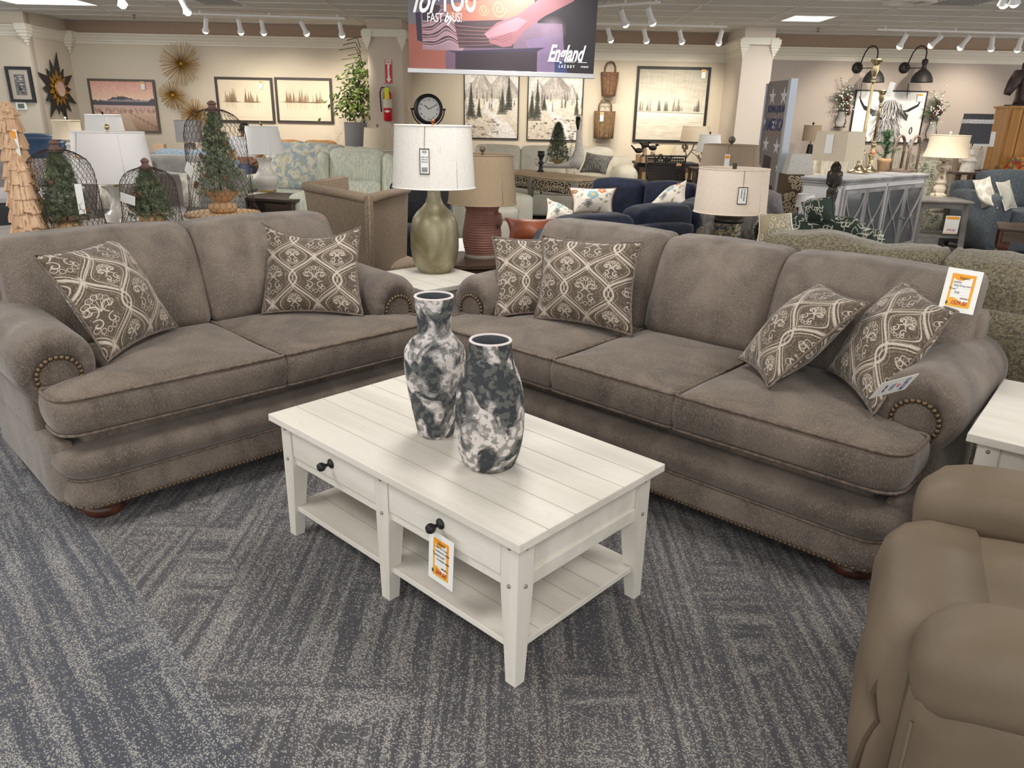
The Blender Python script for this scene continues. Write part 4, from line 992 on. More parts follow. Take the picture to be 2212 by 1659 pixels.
# ================================================================== BANNER
def art_banner():
    c = Cv(1106, 520, (120, 96, 130)); k = 1.0; oy = 75
    c.vgrad(0, 520, (150, 128, 158), (120, 80, 110)); c.ell(180, 120+oy, 260, 120, (168, 146, 180), .9, 1.2); c.ell(40, 160+oy, 60, 180, (120, 120, 122), .8, 1.2)
    c.poly([(0, 230+oy), (60, 220+oy), (220, 330+oy), (220, 445+oy), (0, 445+oy)], (196, 92, 72)); c.ell(520, 20+oy, 150, 60, (196, 140, 170), .8, 1.)
    c.poly([(700, -75+oy), (1106, -75+oy), (1106, 445+oy), (940, 445+oy), (905, 200+oy), (760, 200+oy)], (44, 38, 46)); c.poly([(690, -75+oy), (800, -75+oy), (740, 40+oy), (690, 40+oy)], (58, 34, 48))
    c.poly([(690, 290+oy), (900, 240+oy), (945, 445+oy), (765, 445+oy)], (130, 100, 150)); c.poly([(870, 390+oy), (935, 380+oy), (950, 445+oy), (872, 445+oy)], (48, 62, 130)); c.ell(850, 230+oy, 60, 50, (150, 118, 150), .8, 1.)
    c.poly([(80, 110+oy), (560, 60+oy), (600, 105+oy), (200, 160+oy), (90, 200+oy)], (120, 104, 132)); c.poly([(78, 120+oy), (190, 130+oy), (170, 205+oy), (85, 205+oy)], (72, 54, 66))
    c.poly([(42, 168+oy), (74, 166+oy), (82, 300+oy), (270, 352+oy), (810, 320+oy), (765, 340+oy), (765, 445+oy), (278, 445+oy), (278, 362+oy), (52, 305+oy)], (58, 48, 84)); c.poly([(278, 362+oy), (764, 340+oy), (766, 445+oy), (278, 445+oy)], (60, 44, 56))
    c.poly([(180, 130+oy), (700, 55+oy), (740, 90+oy), (640, 180+oy), (400, 202+oy), (265, 195+oy), (210, 138+oy)], (216, 112, 88)); c.poly([(320, 100+oy), (700, 48+oy), (640, 65+oy), (330, 112+oy)], (180, 80, 66))
    for cx, cy, r in ((530, 135, 44), (345, 120, 30), (262, 178, 26), (640, 95, 24), (440, 145, 30)):
        c.line([(cx+r*(1-i/30*.8)*math.cos(i*.35), cy+oy+r*(1-i/30*.8)*math.sin(i*.35)) for i in range(31)], 7, (236, 150, 96), .8)
    for i in range(11):
        y = 200+i*12+oy; amp = 62-i*3.5
        P = [(84, y+8)]+[(84+j*12, y+10-(amp*math.exp(-((j-10-i*.3)/4.2)**2))+math.sin(j+i)*1.5) for j in range(22)]
        c.poly(P+[(320, y+30), (84, y+30)], ((120, 90, 112), (176, 130, 150), (84, 60, 76))[i % 3]); c.line(P, 3, ((226, 176, 186), (236, 150, 130))[i % 2])
        c.line([(P[-1][0], P[-1][1]), (440, y+6-i*3), (620, y-6-i*3)], 2.5, (206, 116, 96), .8); 
    c.poly([(270, 205+oy), (640, 185+oy), (620, 330+oy), (300, 335+oy)], (56, 40, 48), .75)
    for i in range(6): c.line([(275, 225+i*20+oy), (450, 232+i*17+oy), (620, 215+i*16+oy)], 2.5, (206, 110, 92), .85)
    c.poly([(445, 262+oy), (520, 205+oy), (640, 165+oy), (760, 85+oy), (900, -20+oy), (1000, -75+oy), (1106, -75+oy), (1106, -10+oy), (960, 90+oy), (800, 165+oy), (690, 235+oy), (610, 318+oy), (560, 325+oy), (480, 305+oy), (475, 285+oy)], (168, 92, 104))
    c.poly([(450, 262+oy), (530, 215+oy), (640, 175+oy), (700, 190+oy), (640, 240+oy), (560, 262+oy), (470, 282+oy)], (206, 130, 150), .7)
    for a in (0, 14, 28): c.line([(480+a, 292-a*.2+oy), (560, 270+oy+a), (610, 250+oy+a)], 3, (120, 58, 74), .6)
    c.mottle(.12, 10, 6, 4); g = c.a.mean(axis=2, keepdims=True); c.a[:] = (g+(c.a-g)*.66)*.85; return c
BY = 8.0; TL_, BR_ = PY(881, -28, BY), PY(1283, 158, BY); xl = PY(882, 100, BY).x; xr = PY(1285, 100, BY).x; zb = PY(1083, 153, BY).z; zt = CEIL-.02
t = thing('hanging_banner', 'wide hanging fabric banner with a hand on orange swatches and England lettering', 'banner', ((xl+xr)/2, BY, zb)); w = xr-xl; h = zt-zb; RB = RY(.7)
b = BM(); patch(b, lambda u, v: RB @ Vector((-w/2+w*u, 0, h*v)), 2, 2); ob('banner_print', b, imat('banner_art', art_banner(), .6), t, smooth=False)
ob('backing_sheet', box(BM(), -w/2, w/2, .004, .006, 0, h, 0, RB), PAPER, t, smooth=False)
b = box(BM(), -w/2-.01, w/2+.01, -.015, .015, -.045, 0, .004, RB); ob('bottom_bar', b, SILV, t, smooth=False)
bm_ = BM(); tube(bm_, [(-w*.4, 0, h-.01), (-w*.4, 0, CEIL-zb)], .004, 4); tube(bm_, [(w*.4, 0, h-.01), (w*.4, 0, CEIL-zb)], .004, 4); ob('hanging_cord', bm_, SILV, t)
def bt(s, px, py, size, sh=0, bold=0, sx=1., al='LEFT', ls=1.):
    P = PY(px, py, BY); txt(s, size, mat('banner_white', (246, 244, 248)), t, T(P.x-(xl+xr)/2, -.004, P.z-zb) @ RX(90) @ RZ(-.7), shear=sh, bold=bold, sx=sx, align=al, sp=ls)
bt('for', 890, 25, .32, .45, .006, .62); bt('YOU', 950, 23, .33, 0, .006, .5); bt('FAST', 922, 47, .115, 0, 0, .62); bt('by', 959, 47, .115, .5, .003, .7); bt('US!', 976, 47, .115, 0, 0, .6)
bt('England', 1183, 130, .2, .45, .005, .55); bt('FURNITURE CO.', 1219, 135, .02, 0, 0, .7); bt('L  A  Z   B  O  Y', 1207, 146, .036, 0, .001, .62); bt('company', 1254, 146, .03, .4, 0, .7)
b = BM(); P0_, P1_, P2_, P3_ = [PY(x_, 134, BY).x-(xl+xr)/2 for x_ in (1182, 1210, 1248, 1268)]; z_ = PY(1225, 134, BY).z-zb; box(b, P0_, P1_, -.004, -.003, z_, z_+.004); box(b, P2_, P3_, -.004, -.003, z_-.004, z_); ob('rule_line', b, MATS['banner_white'], t, smooth=False)
# ================================================================== LAMPS
LIN = mat('linen_shade', (226, 222, 214), (236, 233, 226), rough=.85, ns=60, st=(1, 1, 8), c3=(196, 186, 170), fs=90, fst=(1, 1, .15), flo=.6, fhi=.8, fa=.5)
LINW = mat('white_shade', (238, 236, 234), rough=.85); LINT = mat('tan_burlap_shade', (160, 141, 115), (176, 157, 130), rough=.9, ns=160, st=(1, 1, 8), lo=.4, hi=.6, bump=.2, bs=200)
LINC = mat('cream_shade', (226, 210, 184), rough=.85); LING = mat('grey_shade', (128, 126, 126), (150, 148, 148), rough=.85, ns=50, st=(1, 1, 9)); LINO = mat('oat_shade', (232, 214, 194), (240, 226, 208), rough=.85, ns=60, st=(1, 1, 9))
LINB = mat('taupe_shade', (150, 132, 112), (166, 148, 126), rough=.9, ns=70, st=(1, 1, 9)); SHIN = mat('shade_lining', (236, 232, 226), rough=.9)
COPP = mat('copper', (190, 110, 80), rough=.3, metal=.9); BRS = mat('polished_brass', (196, 180, 140), rough=.22, metal=.95)
def shade_obj(t, P, yt, ht, yb, hb, m, kind='round', fl=None, bell=0, ovl=1.):
    zt_, zb_ = zat(P, yt)-P[2], zat(P, yb)-P[2]; rt, rb = rpx(P, zt_+P[2], ht), rpx(P, zb_+P[2], hb); b = BM()
    seg = 44; flv = []
    def rr(a):
        if kind == 'rect': c_, s_ = abs(math.cos(a)), abs(math.sin(a)); return min(1/max(c_, 1e-6), .62/max(s_, 1e-6))
        return 1.
    for i in range(9):
        s = i/8; r = rb+(rt-rb)*s-bell*rb*math.sin(PI*s); flv.append((r, zb_+(zt_-zb_)*s))
    def skin(off, flip=False):
        rings = []
        for r, z in flv:
            if kind == 'rect': pts = [(x*r, y*r) for x, y in dens([(-1, -.62), (1, -.62), (1, .62), (-1, .62)], .2)]; rings.append([b.verts.new((x*(1-off/r), y*(1-off/r), z)) for x, y in pts])
            else: rings.append([b.verts.new(((r-off)*math.cos(2*PI*k/seg), (r-off)*math.sin(2*PI*k/seg)*ovl, z)) for k in range(seg)])
        for A, B in zip(rings, rings[1:]):
            n = len(A)
            for k in range(n): b.faces.new((A[k], A[(k+1) % n], B[(k+1) % n], B[k]))
        return rings
    R0 = skin(0); R1 = skin(.004)
    for q in (0, -1):
        n = len(R0[q])
        for k in range(n): b.faces.new((R0[q][k], R0[q][(k+1) % n], R1[q][(k+1) % n], R1[q][k]))
    sh = ob('lamp_shade', b, m, t, flatang=50)
    b = BM()
    if kind != 'rect':
        for r, z in (flv[0], flv[-1]): tube(b, [((r+.001)*math.cos(2*PI*k/40), (r+.001)*math.sin(2*PI*k/40)*ovl, z) for k in range(40)], .0035, 5, True)
        tube(b, [(rb*1.002*math.cos(-.9), rb*1.003*math.sin(-.9)*ovl, zb_), (rt*1.003*math.cos(-.9), rt*1.003*math.sin(-.9)*ovl, zt_)], .0018, 4)
    if b.verts: ob('shade_trim', b, m, sh); b = BM()
    for k in range(3): a = 2*PI*k/3+.4; tube(b, [(0, 0, zt_-.02), (rt*.95*math.cos(a), rt*.95*math.sin(a)*(ovl if kind != 'rect' else .6), zt_-.015)], .002, 4)
    ob('spider', b, m if False else MATS['silver'], sh)
    return zt_, zb_, rt, rb
def lamp(label, P, prof, bm_, sh, sm, kind='round', fin=None, bell=0, neck=None, sq=0, seg=32, tagp=None, name='table_lamp', grp=None, ovl=1., flute=None):
    """prof [(row, half width px)] bottom to top; sh = (row top, hw, row bottom, hw)"""
    t = thing(name, label, 'lamp', P, 0, grp); pr = pprof(P, prof); pr[0] = (pr[0][0], 0.)
    pts = []
    for i in range(len(pr)-1):
        pts.append(pr[i])
        if not sq: pts.append(((pr[i][0]+pr[i+1][0])/2*1.0, (pr[i][1]+pr[i+1][1])/2))
    pts.append(pr[-1]); b = BM(); lathe(b, pts, 4 if sq else seg, cap=True, sq=sq, flute=(flute or (0, 0))[0], fn=(flute or (0, 0))[1]); ob('lamp_base', b, bm_, t, flatang=45)
    zt_, zb_, rt, rb = shade_obj(t, P, *sh, sm, kind, bell=bell, ovl=ovl)
    ob('lamp_neck', lathe(BM(), [(.012, pr[-1][1]-.01), (.018, pr[-1][1]+.01), (.008, pr[-1][1]+.03), (.006, zt_-.01)], 14), neck or BRS, t)
    if fin:
        fr_, fm = fin; b = BM(); ball(b, fr_, (0, 0, zt_+fr_+.012)); lathe(b, [(.01, zt_-.01), (.006, zt_+.016)], 10); ob('finial', b, fm, t)
    if tagp:
        tx, tw, th_, tb = tagp; a = -PI/2+tx; r = (rb+rt)/2+.008; zc_ = zt_*.45+zb_*.55
        Mt = T(r*math.cos(a), r*math.sin(a)*ovl, zc_) @ Matrix.Rotation(tx, 4, 'Z')
        b = box(BM(), -tw/2, tw/2, -.002, 0, -th_/2, th_/2, 0, Mt); tg = ob('hang_tag', b, PAPER, t, smooth=False)
        if tb: b = BM(); box(b, -tw/2, tw/2, -.003, -.0021, th_/2-.005, th_/2, 0, Mt); box(b, -tw/2, tw/2, -.003, -.0021, -th_/2, -th_/2+.005, 0, Mt); box(b, -tw/2, -tw/2+.004, -.003, -.0021, -th_/2, th_/2, 0, Mt); box(b, tw/2-.004, tw/2, -.003, -.0021, -th_/2, th_/2, 0, Mt); ob('tag_border', b, BLACK, tg, smooth=False)
        else: ob('tag_print', box(BM(), -tw*.4, tw*.4, -.003, -.0021, th_*.2, th_*.42, 0, Mt), ORNG, tg, smooth=False)
        tube_ = BM(); tube(tube_, [Mt @ Vector((0, -.001, th_/2)), Vector((rt*math.cos(a), rt*math.sin(a)*ovl, zt_))], .0012, 4); ob('tag_string', tube_, BLACK, tg)
        return t, tg, Mt
    return t
CHAM = mat('champagne_glass', (122, 114, 84), (184, 176, 150), rough=.4, metal=.3, ns=4, st=(1, 1, 1), lo=.35, hi=.7, det=8, dist=1.)
P = PZ(940, 586, .62)
lt, tg, Mt = lamp('tall lamp with a white linen shade and champagne bottle base on the white end table', P, [(592, 22), (586, 33), (574, 42), (557, 48.5), (532, 52), (505, 52), (486, 50.5), (470, 46), (457, 37), (447, 26), (438, 19), (425, 15), (412, 14)], CHAM, (271, 83, 404, 89), LIN, fin=(.012, COPP), neck=COPP, tagp=(-.12, .055, .135, 1), ovl=.8)
for s, z, sz in (('S|S', .045, .02), ('ITEM 2158', .02, .009), ('table lamp', .008, .008), ('dimensions', -.004, .008)): txt(s, sz, INKB, tg, Mt @ T(0, -.0032, z) @ RX(90))
b = BM()
for k in range(9): box(b, -.016+k*.0037, -.016+k*.0037+(.0012, .002)[k % 2], -.0036, -.003, -.055, -.03, 0, Mt)
ob('barcode', b, INKB, tg, smooth=False)
# terracotta jug lamp on the dark table behind
TERR = mat('terracotta_ribbed', (138, 94, 82), (156, 112, 98), rough=.7, ns=8)
DT = thing('side_table', 'dark brown side table behind the white end table, under the terracotta lamp', 'side table', (-.20, 5.0, 0), 12); DBR = mat('dark_brown_wood', (70, 54, 44), (92, 74, 60), rough=.4, ns=5, st=(.3, 3, 3))
ob('table_top', box(BM(), -.36, .36, -.26, .26, .57, .60, .004), DBR, DT, smooth=False); ob('drawer_front', box(BM(), -.3, .3, -.235, -.225, .44, .56), DBR, DT, smooth=False); ob('carcass', box(BM(), -.31, .31, -.225, .22, .1, .57), BLACK, DT, smooth=False)
for sx in (-1, 1):
    for sy in (-1, 1): ob('leg', box(BM(), sx*.3-.02, sx*.3+.02, sy*.2-.02, sy*.2+.02, 0, .57), DBR, DT, smooth=False)
P = Vector((-.232, 5.0, .60)); q = PY(1041, 560, 5.0); P.x = q.x
jug = [(562, 35), (556, 38), (550, 37)]; rows = []
for y, hw in ((548, 34), (535, 38), (520, 41), (500, 41.5), (480, 38), (465, 36), (452, 35), (447, 38), (441, 36)): rows.append((y, hw))
J = lamp('terracotta ribbed jug lamp with a wide tan drum shade, behind the tall white lamp', P, jug+rows, TERR, (333, 66, 438, 74), LINT, fin=(.02, mat('wood_ball', (110, 92, 74), rough=.6)), ovl=1., seg=40)
b = BM(); zz0, zz1 = zat(P, 545)-.6, zat(P, 455)-.6
for k in range(17):
    y_ = 545-k*5.3; z_ = zat(P, y_)-.6; r_ = rpx(P, z_+.6, np.interp(-y_, [-548, -535, -520, -500, -480, -465, -452], [34, 38, 41, 41.5, 38, 36, 35])); tube(b, [(r_*math.cos(2*PI*j/36), r_*math.sin(2*PI*j/36), z_) for j in range(36)], .004, 5, True)
ob('foot_plate', lathe(BM(), [(rpx(P, .6, 38), 0), (rpx(P, .6, 38), .02), (rpx(P, .6, 35), .03)], 36), mat('grey_plate', (140, 128, 116), rough=.7), J); ob('rib', b, TERR, J); b = BM(); r_ = rpx(P, .85, 36); tube(b, [(r_*.85, -r_*.45, zz1*.98), (r_*1.08, -r_*.72, zz1*.96), (r_*1.15, -r_*.75, zz1*.8), (r_*1.0, -r_*.6, zz1*.68)], .012, 8); ob('jug_handle', b, TERR, J)
# front right lamp, mercury glass base, on a table behind the sofa
MERC = mat('mosaic_glass', (70, 88, 92), (170, 150, 110), rough=.25, metal=.4, ns=60, lo=.45, hi=.55)
P = PY(1566, 545, 4.75); P.z = .56
lt2, tg, Mt = lamp('oat drum lamp with a mosaic glass cylinder base behind the middle of the sofa', P, [(560, 30), (545, 30), (480, 29), (476, 29)], MERC, (364, 75, 458, 77), LINO, neck=mat('gunmetal', (70, 66, 64), rough=.35, metal=.7), tagp=(.05, .058, .10, 1), ovl=.85)
ob('collar', lathe(BM(), [(rpx(P, .9, 30), zat(P, 480)-P.z), (rpx(P, .9, 31), zat(P, 476)-P.z), (rpx(P, .9, 31), zat(P, 467)-P.z), (.03, zat(P, 465)-P.z)], 32), MATS['gunmetal'], lt2)
ob('finial', box(BM(), -.012, .012, -.005, .005, zat(P, 365)-P.z, zat(P, 352)-P.z), MATS['gunmetal'], lt2, smooth=False)
txt('Crestview', .017, INKB, tg, Mt @ T(.006, -.0032, .04) @ RX(90) @ RZ(-90), align='LEFT'); txt('Collection', .013, INKB, tg, Mt @ T(-.01, -.0032, .04) @ RX(90) @ RZ(-90), align='LEFT')
CB = thing('side_table', 'low dark side table hidden behind the sofa, under the mosaic lamp', 'side table', (P.x, P.y+.02, 0), -42)
ob('table_top', box(BM(), -.25, .25, -.17, .17, .53, .56), DBR, CB, smooth=False); ob('leg', box(BM(), -.05, .05, -.05, .05, 0, .53), DBR, CB, smooth=False)
# ================================================================== SOFAS AND CHAIRS FURTHER BACK
def fab(nm, a, b_, **k):
    kw = dict(rough=.88, sheen=.2, ns=30, det=5, bump=.2, bs=150); kw.update(k); return mat(nm, a, b_, **kw)
def settee(name, label, cat, loc, rz, W, D, H, m, seat=.45, arm_h=.62, arm_w=.18, nc=2, nb=None, back_t=.2, roll=0, back_z=None, cush=1, m2=None, group=None, fr_h=None, cdark=None, puff=.03, feet=1, tuft=0):
    """upholstered seat facing local -Y; origin on the floor at the middle"""
    t = thing(name, label, cat, loc, rz, group); hw = W/2; iw = hw-arm_w; m2 = m2 or m; nb = nb or nc; fr_h = fr_h or H-.12
    b = BM(); rbox(b, W-.02, D-.04, seat-.17, .03, 6, (0, .01, 0), T(0, 0, .06+(seat-.17)/2)); ob('sofa_base', b, m, t)
    b = BM(); rbox(b, W-(.02 if arm_w else 0), .14, fr_h-.1, .05, 8, (0, 0, .0), T(0, D/2-.09, .1+(fr_h-.1)/2)); ob('back_frame', b, m, t)
    if arm_w:
        for s in (-1, 1):
            b = BM()
            if roll:
                rbox(b, arm_w*.75, D-.1, arm_h-.2, .03, 6, (0, 0, 0), T(s*(hw-arm_w*.45), -.02, .06+(arm_h-.2)/2)); rbox(b, arm_w*1.25, D-.08, arm_w*1.15, arm_w*.56, 10, (0, .01, 0), T(s*(hw-arm_w*.42), -.02, arm_h-arm_w*.5))
            else: rbox(b, arm_w, D-.06, arm_h-.08, .045, 8, (.01, .01, .01), T(s*(hw-arm_w/2), -.01, .08+(arm_h-.08)/2))
            ob('arm', b, m, t)
    sw = 2*iw/nc
    for k in range(nc):
        b = BM(); rbox(b, sw-.008, D-back_t-.06, .16, .05, 8, (.004, .015, .02), T(-iw+sw*(k+.5), -.02-back_t/2, seat-.06)); ob('seat_cushion', b, m2, t)
    if cush:
        sw = 2*iw/nb
        for k in range(nb):
            b = BM()
            fn = lambda q, p, k=k: Vector((q.x, q.y+crease(q+Vector((k, 3, 1)), 1.), q.z+crease(q+Vector((k, 0, 0)), 1.2)))
            rbox(b, sw-.006, back_t, H-seat, .06, 12, (.006, puff, .02), T(-iw+sw*(k+.5), D/2-.17-back_t*.4, seat+(H-seat)/2) @ RX(-9), fn=fn); c = ob('back_cushion', b, m2, t)
            if tuft:
                b = BM()
                for i in range(3):
                    for j in range(2): ball(b, .018, (-iw+sw*(k+.2+.3*i), D/2-.17-back_t*.95-.035, seat+.18+.22*j), (1, .5, 1), 8, 6)
                ob('button', b, m2, c)
    if feet:
        for sx in (-1, 1):
            for sy in (-1, 1): b = BM(); lathe(b, [(.025, 0), (.035, .03), (.035, .065)], 12, T(sx*(hw-.08), sy*(D/2-.1), 0)); ob('foot', b, DARKW, t)
    return t
DARKW = mat('dark_wood', (48, 34, 28), (66, 48, 38), rough=.4, ns=6, st=(3, 3, .4))
# olive chenille sofa standing back to back with the brown one
OLIV = mat('olive_chenille', (84, 78, 64), (122, 114, 92), rough=.85, sheen=.3, ns=90, det=4, lo=.4, hi=.6, c3=(168, 156, 124), fs=140, flo=.55, fhi=.7, fa=.7, bump=.12, bs=150)
def uv(u, d, a=-42): a = math.radians(a); return (u*math.cos(a)+d*math.sin(a), u*math.sin(a)-d*math.cos(a), 0)
OS = thing('olive_sofa', 'olive gold tweed sofa standing back to back behind the brown sofa', 'sofa', uv(-.42, -3.47-.45), 138)
b = BM(); rbox(b, 2.3, .84, .36, .04, 8, (0, .01, 0), T(0, -.02, .24)); ob('sofa_base', b, OLIV, OS)
b = BM(); rbox(b, 2.3, .14, .72, .03, 8, (0, .0, .0), T(0, .37, .43)); ob('back_frame', b, OLIV, OS)
for s in (-1, 1): b = BM(); rbox(b, .2, .82, .52, .06, 8, (.01, .01, .01), T(s*1.05, 0, .34)); ob('arm', b, OLIV, OS)
for k in range(3):
    b = BM(); rbox(b, .62, .62, .16, .05, 8, (0, .01, .02), T(-.63+.63*k, -.08, .46)); ob('seat_cushion', b, OLIV, OS)
for k, (xc, w_) in enumerate(((.765, .80), (-.02, .78), (-.80, .78))):
    fn = lambda q, p, k=k: Vector((q.x, q.y+crease(q+Vector((k, 3, 1)), 1.6), q.z+crease(q+Vector((k, 7, 0)), 2.2)+(.018 if abs(p[0]) > .93 and p[2] > .8 else 0)))
    b = BM(); rbox(b, w_, .26, .50, .07, 16, (.01, .04, .015), T(xc, .22, .73) @ RX(-6), fn=fn); ob('back_cushion', b, OLIV, OS)
# tan wing chair seen from behind
TANF = mat('tan_crosshatch', (140, 122, 102), (170, 152, 130), rough=.9, ns=60, st=(.35, 3, 3), lo=.4, hi=.6, c3=(112, 96, 80), fs=80, fst=(3, 3, .3), flo=.5, fhi=.68, fa=.5, bump=.2, bs=150)
def slab(bm, q, th):
    """four corner points (counter-clockwise) thickened by th along the face normal"""
    q = [Vector(p) for p in q]; n = (q[1]-q[0]).cross(q[3]-q[0]).normalized()*th; N = 8; out = []
    for s in (0, 1):
        g = [[bm.verts.new((q[0]*(1-i/N)+q[1]*i/N)*(1-j/N)+(q[3]*(1-i/N)+q[2]*i/N)*j/N+n*s) for j in range(N+1)] for i in range(N+1)]; out.append(g)
        for i in range(N):
            for j in range(N): bm.faces.new((g[i][j], g[i+1][j], g[i+1][j+1], g[i][j+1]))
    A, B = out
    for k in range(N):
        for (a, c) in (((k, 0), (k+1, 0)), ((k, N), (k+1, N)), ((0, k), (0, k+1)), ((N, k), (N, k+1))): bm.faces.new((A[a[0]][a[1]], A[c[0]][c[1]], B[c[0]][c[1]], B[a[0]][a[1]]))
    return bm
A_, B_, C_, D_ = PZ(655, 398, 1.0), PZ(797, 424, 1.0), PZ(882, 404, .99), PZ(745, 383, 1.02)
cen = (A_+B_)/2; WC = thing('wing_chair', 'tan crosshatch wing chair seen from behind, between the loveseat and tall lamp', 'armchair', (cen.x, cen.y, 0))
def lo(P, k, z): c = Vector((cen.x+.12, cen.y+.18, 0)); v = Vector((P.x, P.y, 0)); v = c+(v-c)*k; return Vector((v.x-cen.x, v.y-cen.y, z))
def hi(P): return Vector((P.x-cen.x, P.y-cen.y, P.z))
b = BM(); slab(b, [lo(A_, .80, .14), lo(B_, .80, .14), hi(B_), hi(A_)], -.03); ob('back_panel', b, TANF, WC, smooth=False)
b = BM(); slab(b, [lo(B_, .80, .42), lo(C_, .92, .42), hi(C_), hi(B_)], -.03); ob('wing', b, TANF, WC, smooth=False)
b = BM(); slab(b, [lo(B_, .80, .14), lo(C_, .92, .14), lo(C_, .92, .415), lo(B_, .80, .415)], -.03); ob('side_panel', b, TANF, WC, smooth=False)
b = BM(); slab(b, [lo(A_, .80, .14), lo(D_, .92, .14), hi(D_), hi(A_)], .03); ob('wing', b, TANF, WC, smooth=False)
b = BM()
for P0, P1 in ((hi(A_), hi(B_)), (hi(B_), hi(C_)), (hi(A_), hi(D_))): tube(b, [P0+(P1-P0)*.03-Vector((0, 0, .015)), P1-(P1-P0)*.03-Vector((0, 0, .015))], .03, 10)
ob('top_roll', b, TANF, WC)
b = BM(); rbox(b, .62, .6, .2, .05, 8, (0, 0, .02), T(.18, .34, .38) @ RZ(-50)); ob('seat_cushion', b, TANF, WC)
for P0 in (A_, B_, C_, D_): b = BM(); q = lo(P0, .74, 0); box(b, q.x-.02, q.x+.02, q.y-.02, q.y+.02, 0, .15); ob('leg', b, DARKW, WC, smooth=False)
ob('welt', tube(BM(), [lo(B_, .80, .16), lo(B_, .9, .6), hi(B_)], .006, 5), TANF, WC)
# striped recliner
STRI = mat('pale_striped_chenille', (196, 204, 192), (226, 222, 200), rough=.9, ns=14, st=(5, 5, .25), lo=.42, hi=.58, c3=(160, 172, 166), fs=30, fst=(4, 4, .2), flo=.58, fhi=.66, fa=.7, bump=.3, bs=40, bst=(3, 3, .3))
P = PY(765, 400, 8.7); SR = thing('striped_recliner', 'pale green striped recliner behind the tan wing chair', 'recliner', (P.x, 8.9, 0), -6)
b = BM(); rbox(b, .66, .26, .42, .10, 14, (0, .05, .03), T(0, .05, .88) @ RX(-12)); ob('back_cushion', b, STRI, SR)
b = BM(); rbox(b, .62, .22, .40, .09, 12, (0, .05, .02), T(0, -.06, .58) @ RX(-10)); ob('lumbar_cushion', b, STRI, SR)
for s in (-1, 1):
    b = BM(); rbox(b, .12, .34, .60, .055, 10, (.01, .01, .01), T(s*.38, .02, .74) @ RX(-10)); ob('wing', b, STRI, SR)
    b = BM(); rbox(b, .2, .9, .3, .09, 10, (.01, .01, .01), T(s*.42, -.42, .52)); rbox(b, .17, .86, .4, .03, 6, (0, 0, 0), T(s*.42, -.42, .25)); ob('arm', b, STRI, SR)
b = BM(); rbox(b, .62, .8, .2, .08, 8, (0, 0, .02), T(0, -.42, .42)); ob('seat_cushion', b, STRI, SR)
b = BM(); rbox(b, .8, .8, .34, .03, 6, (0, 0, 0), T(0, -.3, .2)); ob('base_frame', b, STRI, SR)
# blue grey floral sofa behind it, tan leather sofa at the wall
FLOR = mat('watercolour_floral', (206, 202, 184), (146, 160, 168), rough=.9, ns=11, lo=.42, hi=.58, det=5, dist=.8, c3=(178, 170, 130), fs=18, flo=.52, fhi=.62, fa=.7)
P = PY(650, 360, 10.3); settee('floral_sofa', 'blue and cream watercolour floral sofa behind the white gourd lamp', 'sofa', (P.x-.05, 10.4, 0), -14, 1.5, .95, 1.08, FLOR, nc=1, arm_w=.2, arm_h=.66, roll=1)
CAML = mat('caramel_leather', (176, 122, 66), (196, 146, 86), rough=.5, ns=6)
P = PY(655, 318, 12.6); settee('leather_sofa', 'caramel leather sofa against the left wall, mostly hidden by the floral sofa', 'sofa', (-3.84, 12.95, 0), 0, 2.1, .9, PY(655, 306, 12.9).z, CAML, nc=3, arm_w=.22)
# grey sofas at the left
GREY = fab('silver_velvet', (140, 138, 132), (170, 167, 160), ns=5, lo=.35, hi=.7, sheen=.4); TAUP = fab('taupe_velvet', (112, 104, 100), (136, 128, 122), ns=6, sheen=.3); BLUE = fab('dusty_blue_cloth', (118, 136, 150), (138, 154, 166), ns=40)
NAVL = mat('navy_leather', (34, 58, 84), (44, 70, 98), rough=.42, ns=5); NAVY = fab('navy_velvet', (12, 20, 38), (20, 33, 58), ns=14, sheen=.15, rough=.85)
CREAML = mat('cream_leather', (226, 220, 202), (236, 231, 216), rough=.45, ns=6)
P = PY(352, 400, 7.7); settee('grey_sofa', 'silver grey velvet sofa behind the right cloche', 'sofa', (P.x, 7.9, 0), 8, 1.35, .95, PY(400, 330, 8.3).z-.03, GREY, nc=2, nb=1, arm_w=.2, arm_h=.68)
P = PY(400, 360, 10.6); settee('blue_sofa', 'dusty blue sofa whose back edge shows above the grey velvet sofa', 'sofa', (P.x-.05, 10.7, 0), 2, 1.3, .9, PY(420, 322, 10.9).z-.02, BLUE, nc=2, arm_w=.2, arm_h=.66)
P = PY(160, 420, 6.1); settee('taupe_sofa', 'warm grey corner sofa behind the left cloche', 'sofa', (P.x-.1, 6.3, 0), 28, 1.7, .9, PY(150, 345, 6.6).z, TAUP, nc=1, nb=2, arm_w=.2, arm_h=.66, m2=TAUP)
P = PY(55, 330, 10.8)
for lb, px, yy_ in (('navy leather recliner with the taller back, right of the wooden tree', 78, 10.6), ('navy leather recliner partly behind the wooden tree at the left edge', -64, 10.9)):
    q = PY(px, 330, yy_); R_ = thing('navy_recliner', lb, 'recliner', (q.x, yy_, 0), 10)
    b = BM(); rbox(b, .62, .3, .5, .12, 12, (0, .05, .03), T(0, .1, .86) @ RX(-10)); ob('back_cushion', b, NAVL, R_)
    for s in (-1, 1): b = BM(); rbox(b, .16, .4, .48, .075, 8, (.01, 0, .01), T(s*.36, .05, .80)); ob('wing', b, NAVL, R_); b = BM(); rbox(b, .2, .85, .56, .08, 8, (0, 0, .01), T(s*.42, -.3, .32)); ob('arm', b, NAVL, R_)
    b = BM(); rbox(b, .64, .8, .4, .08, 8, (0, 0, .02), T(0, -.2, .3)); ob('seat_cushion', b, NAVL, R_)
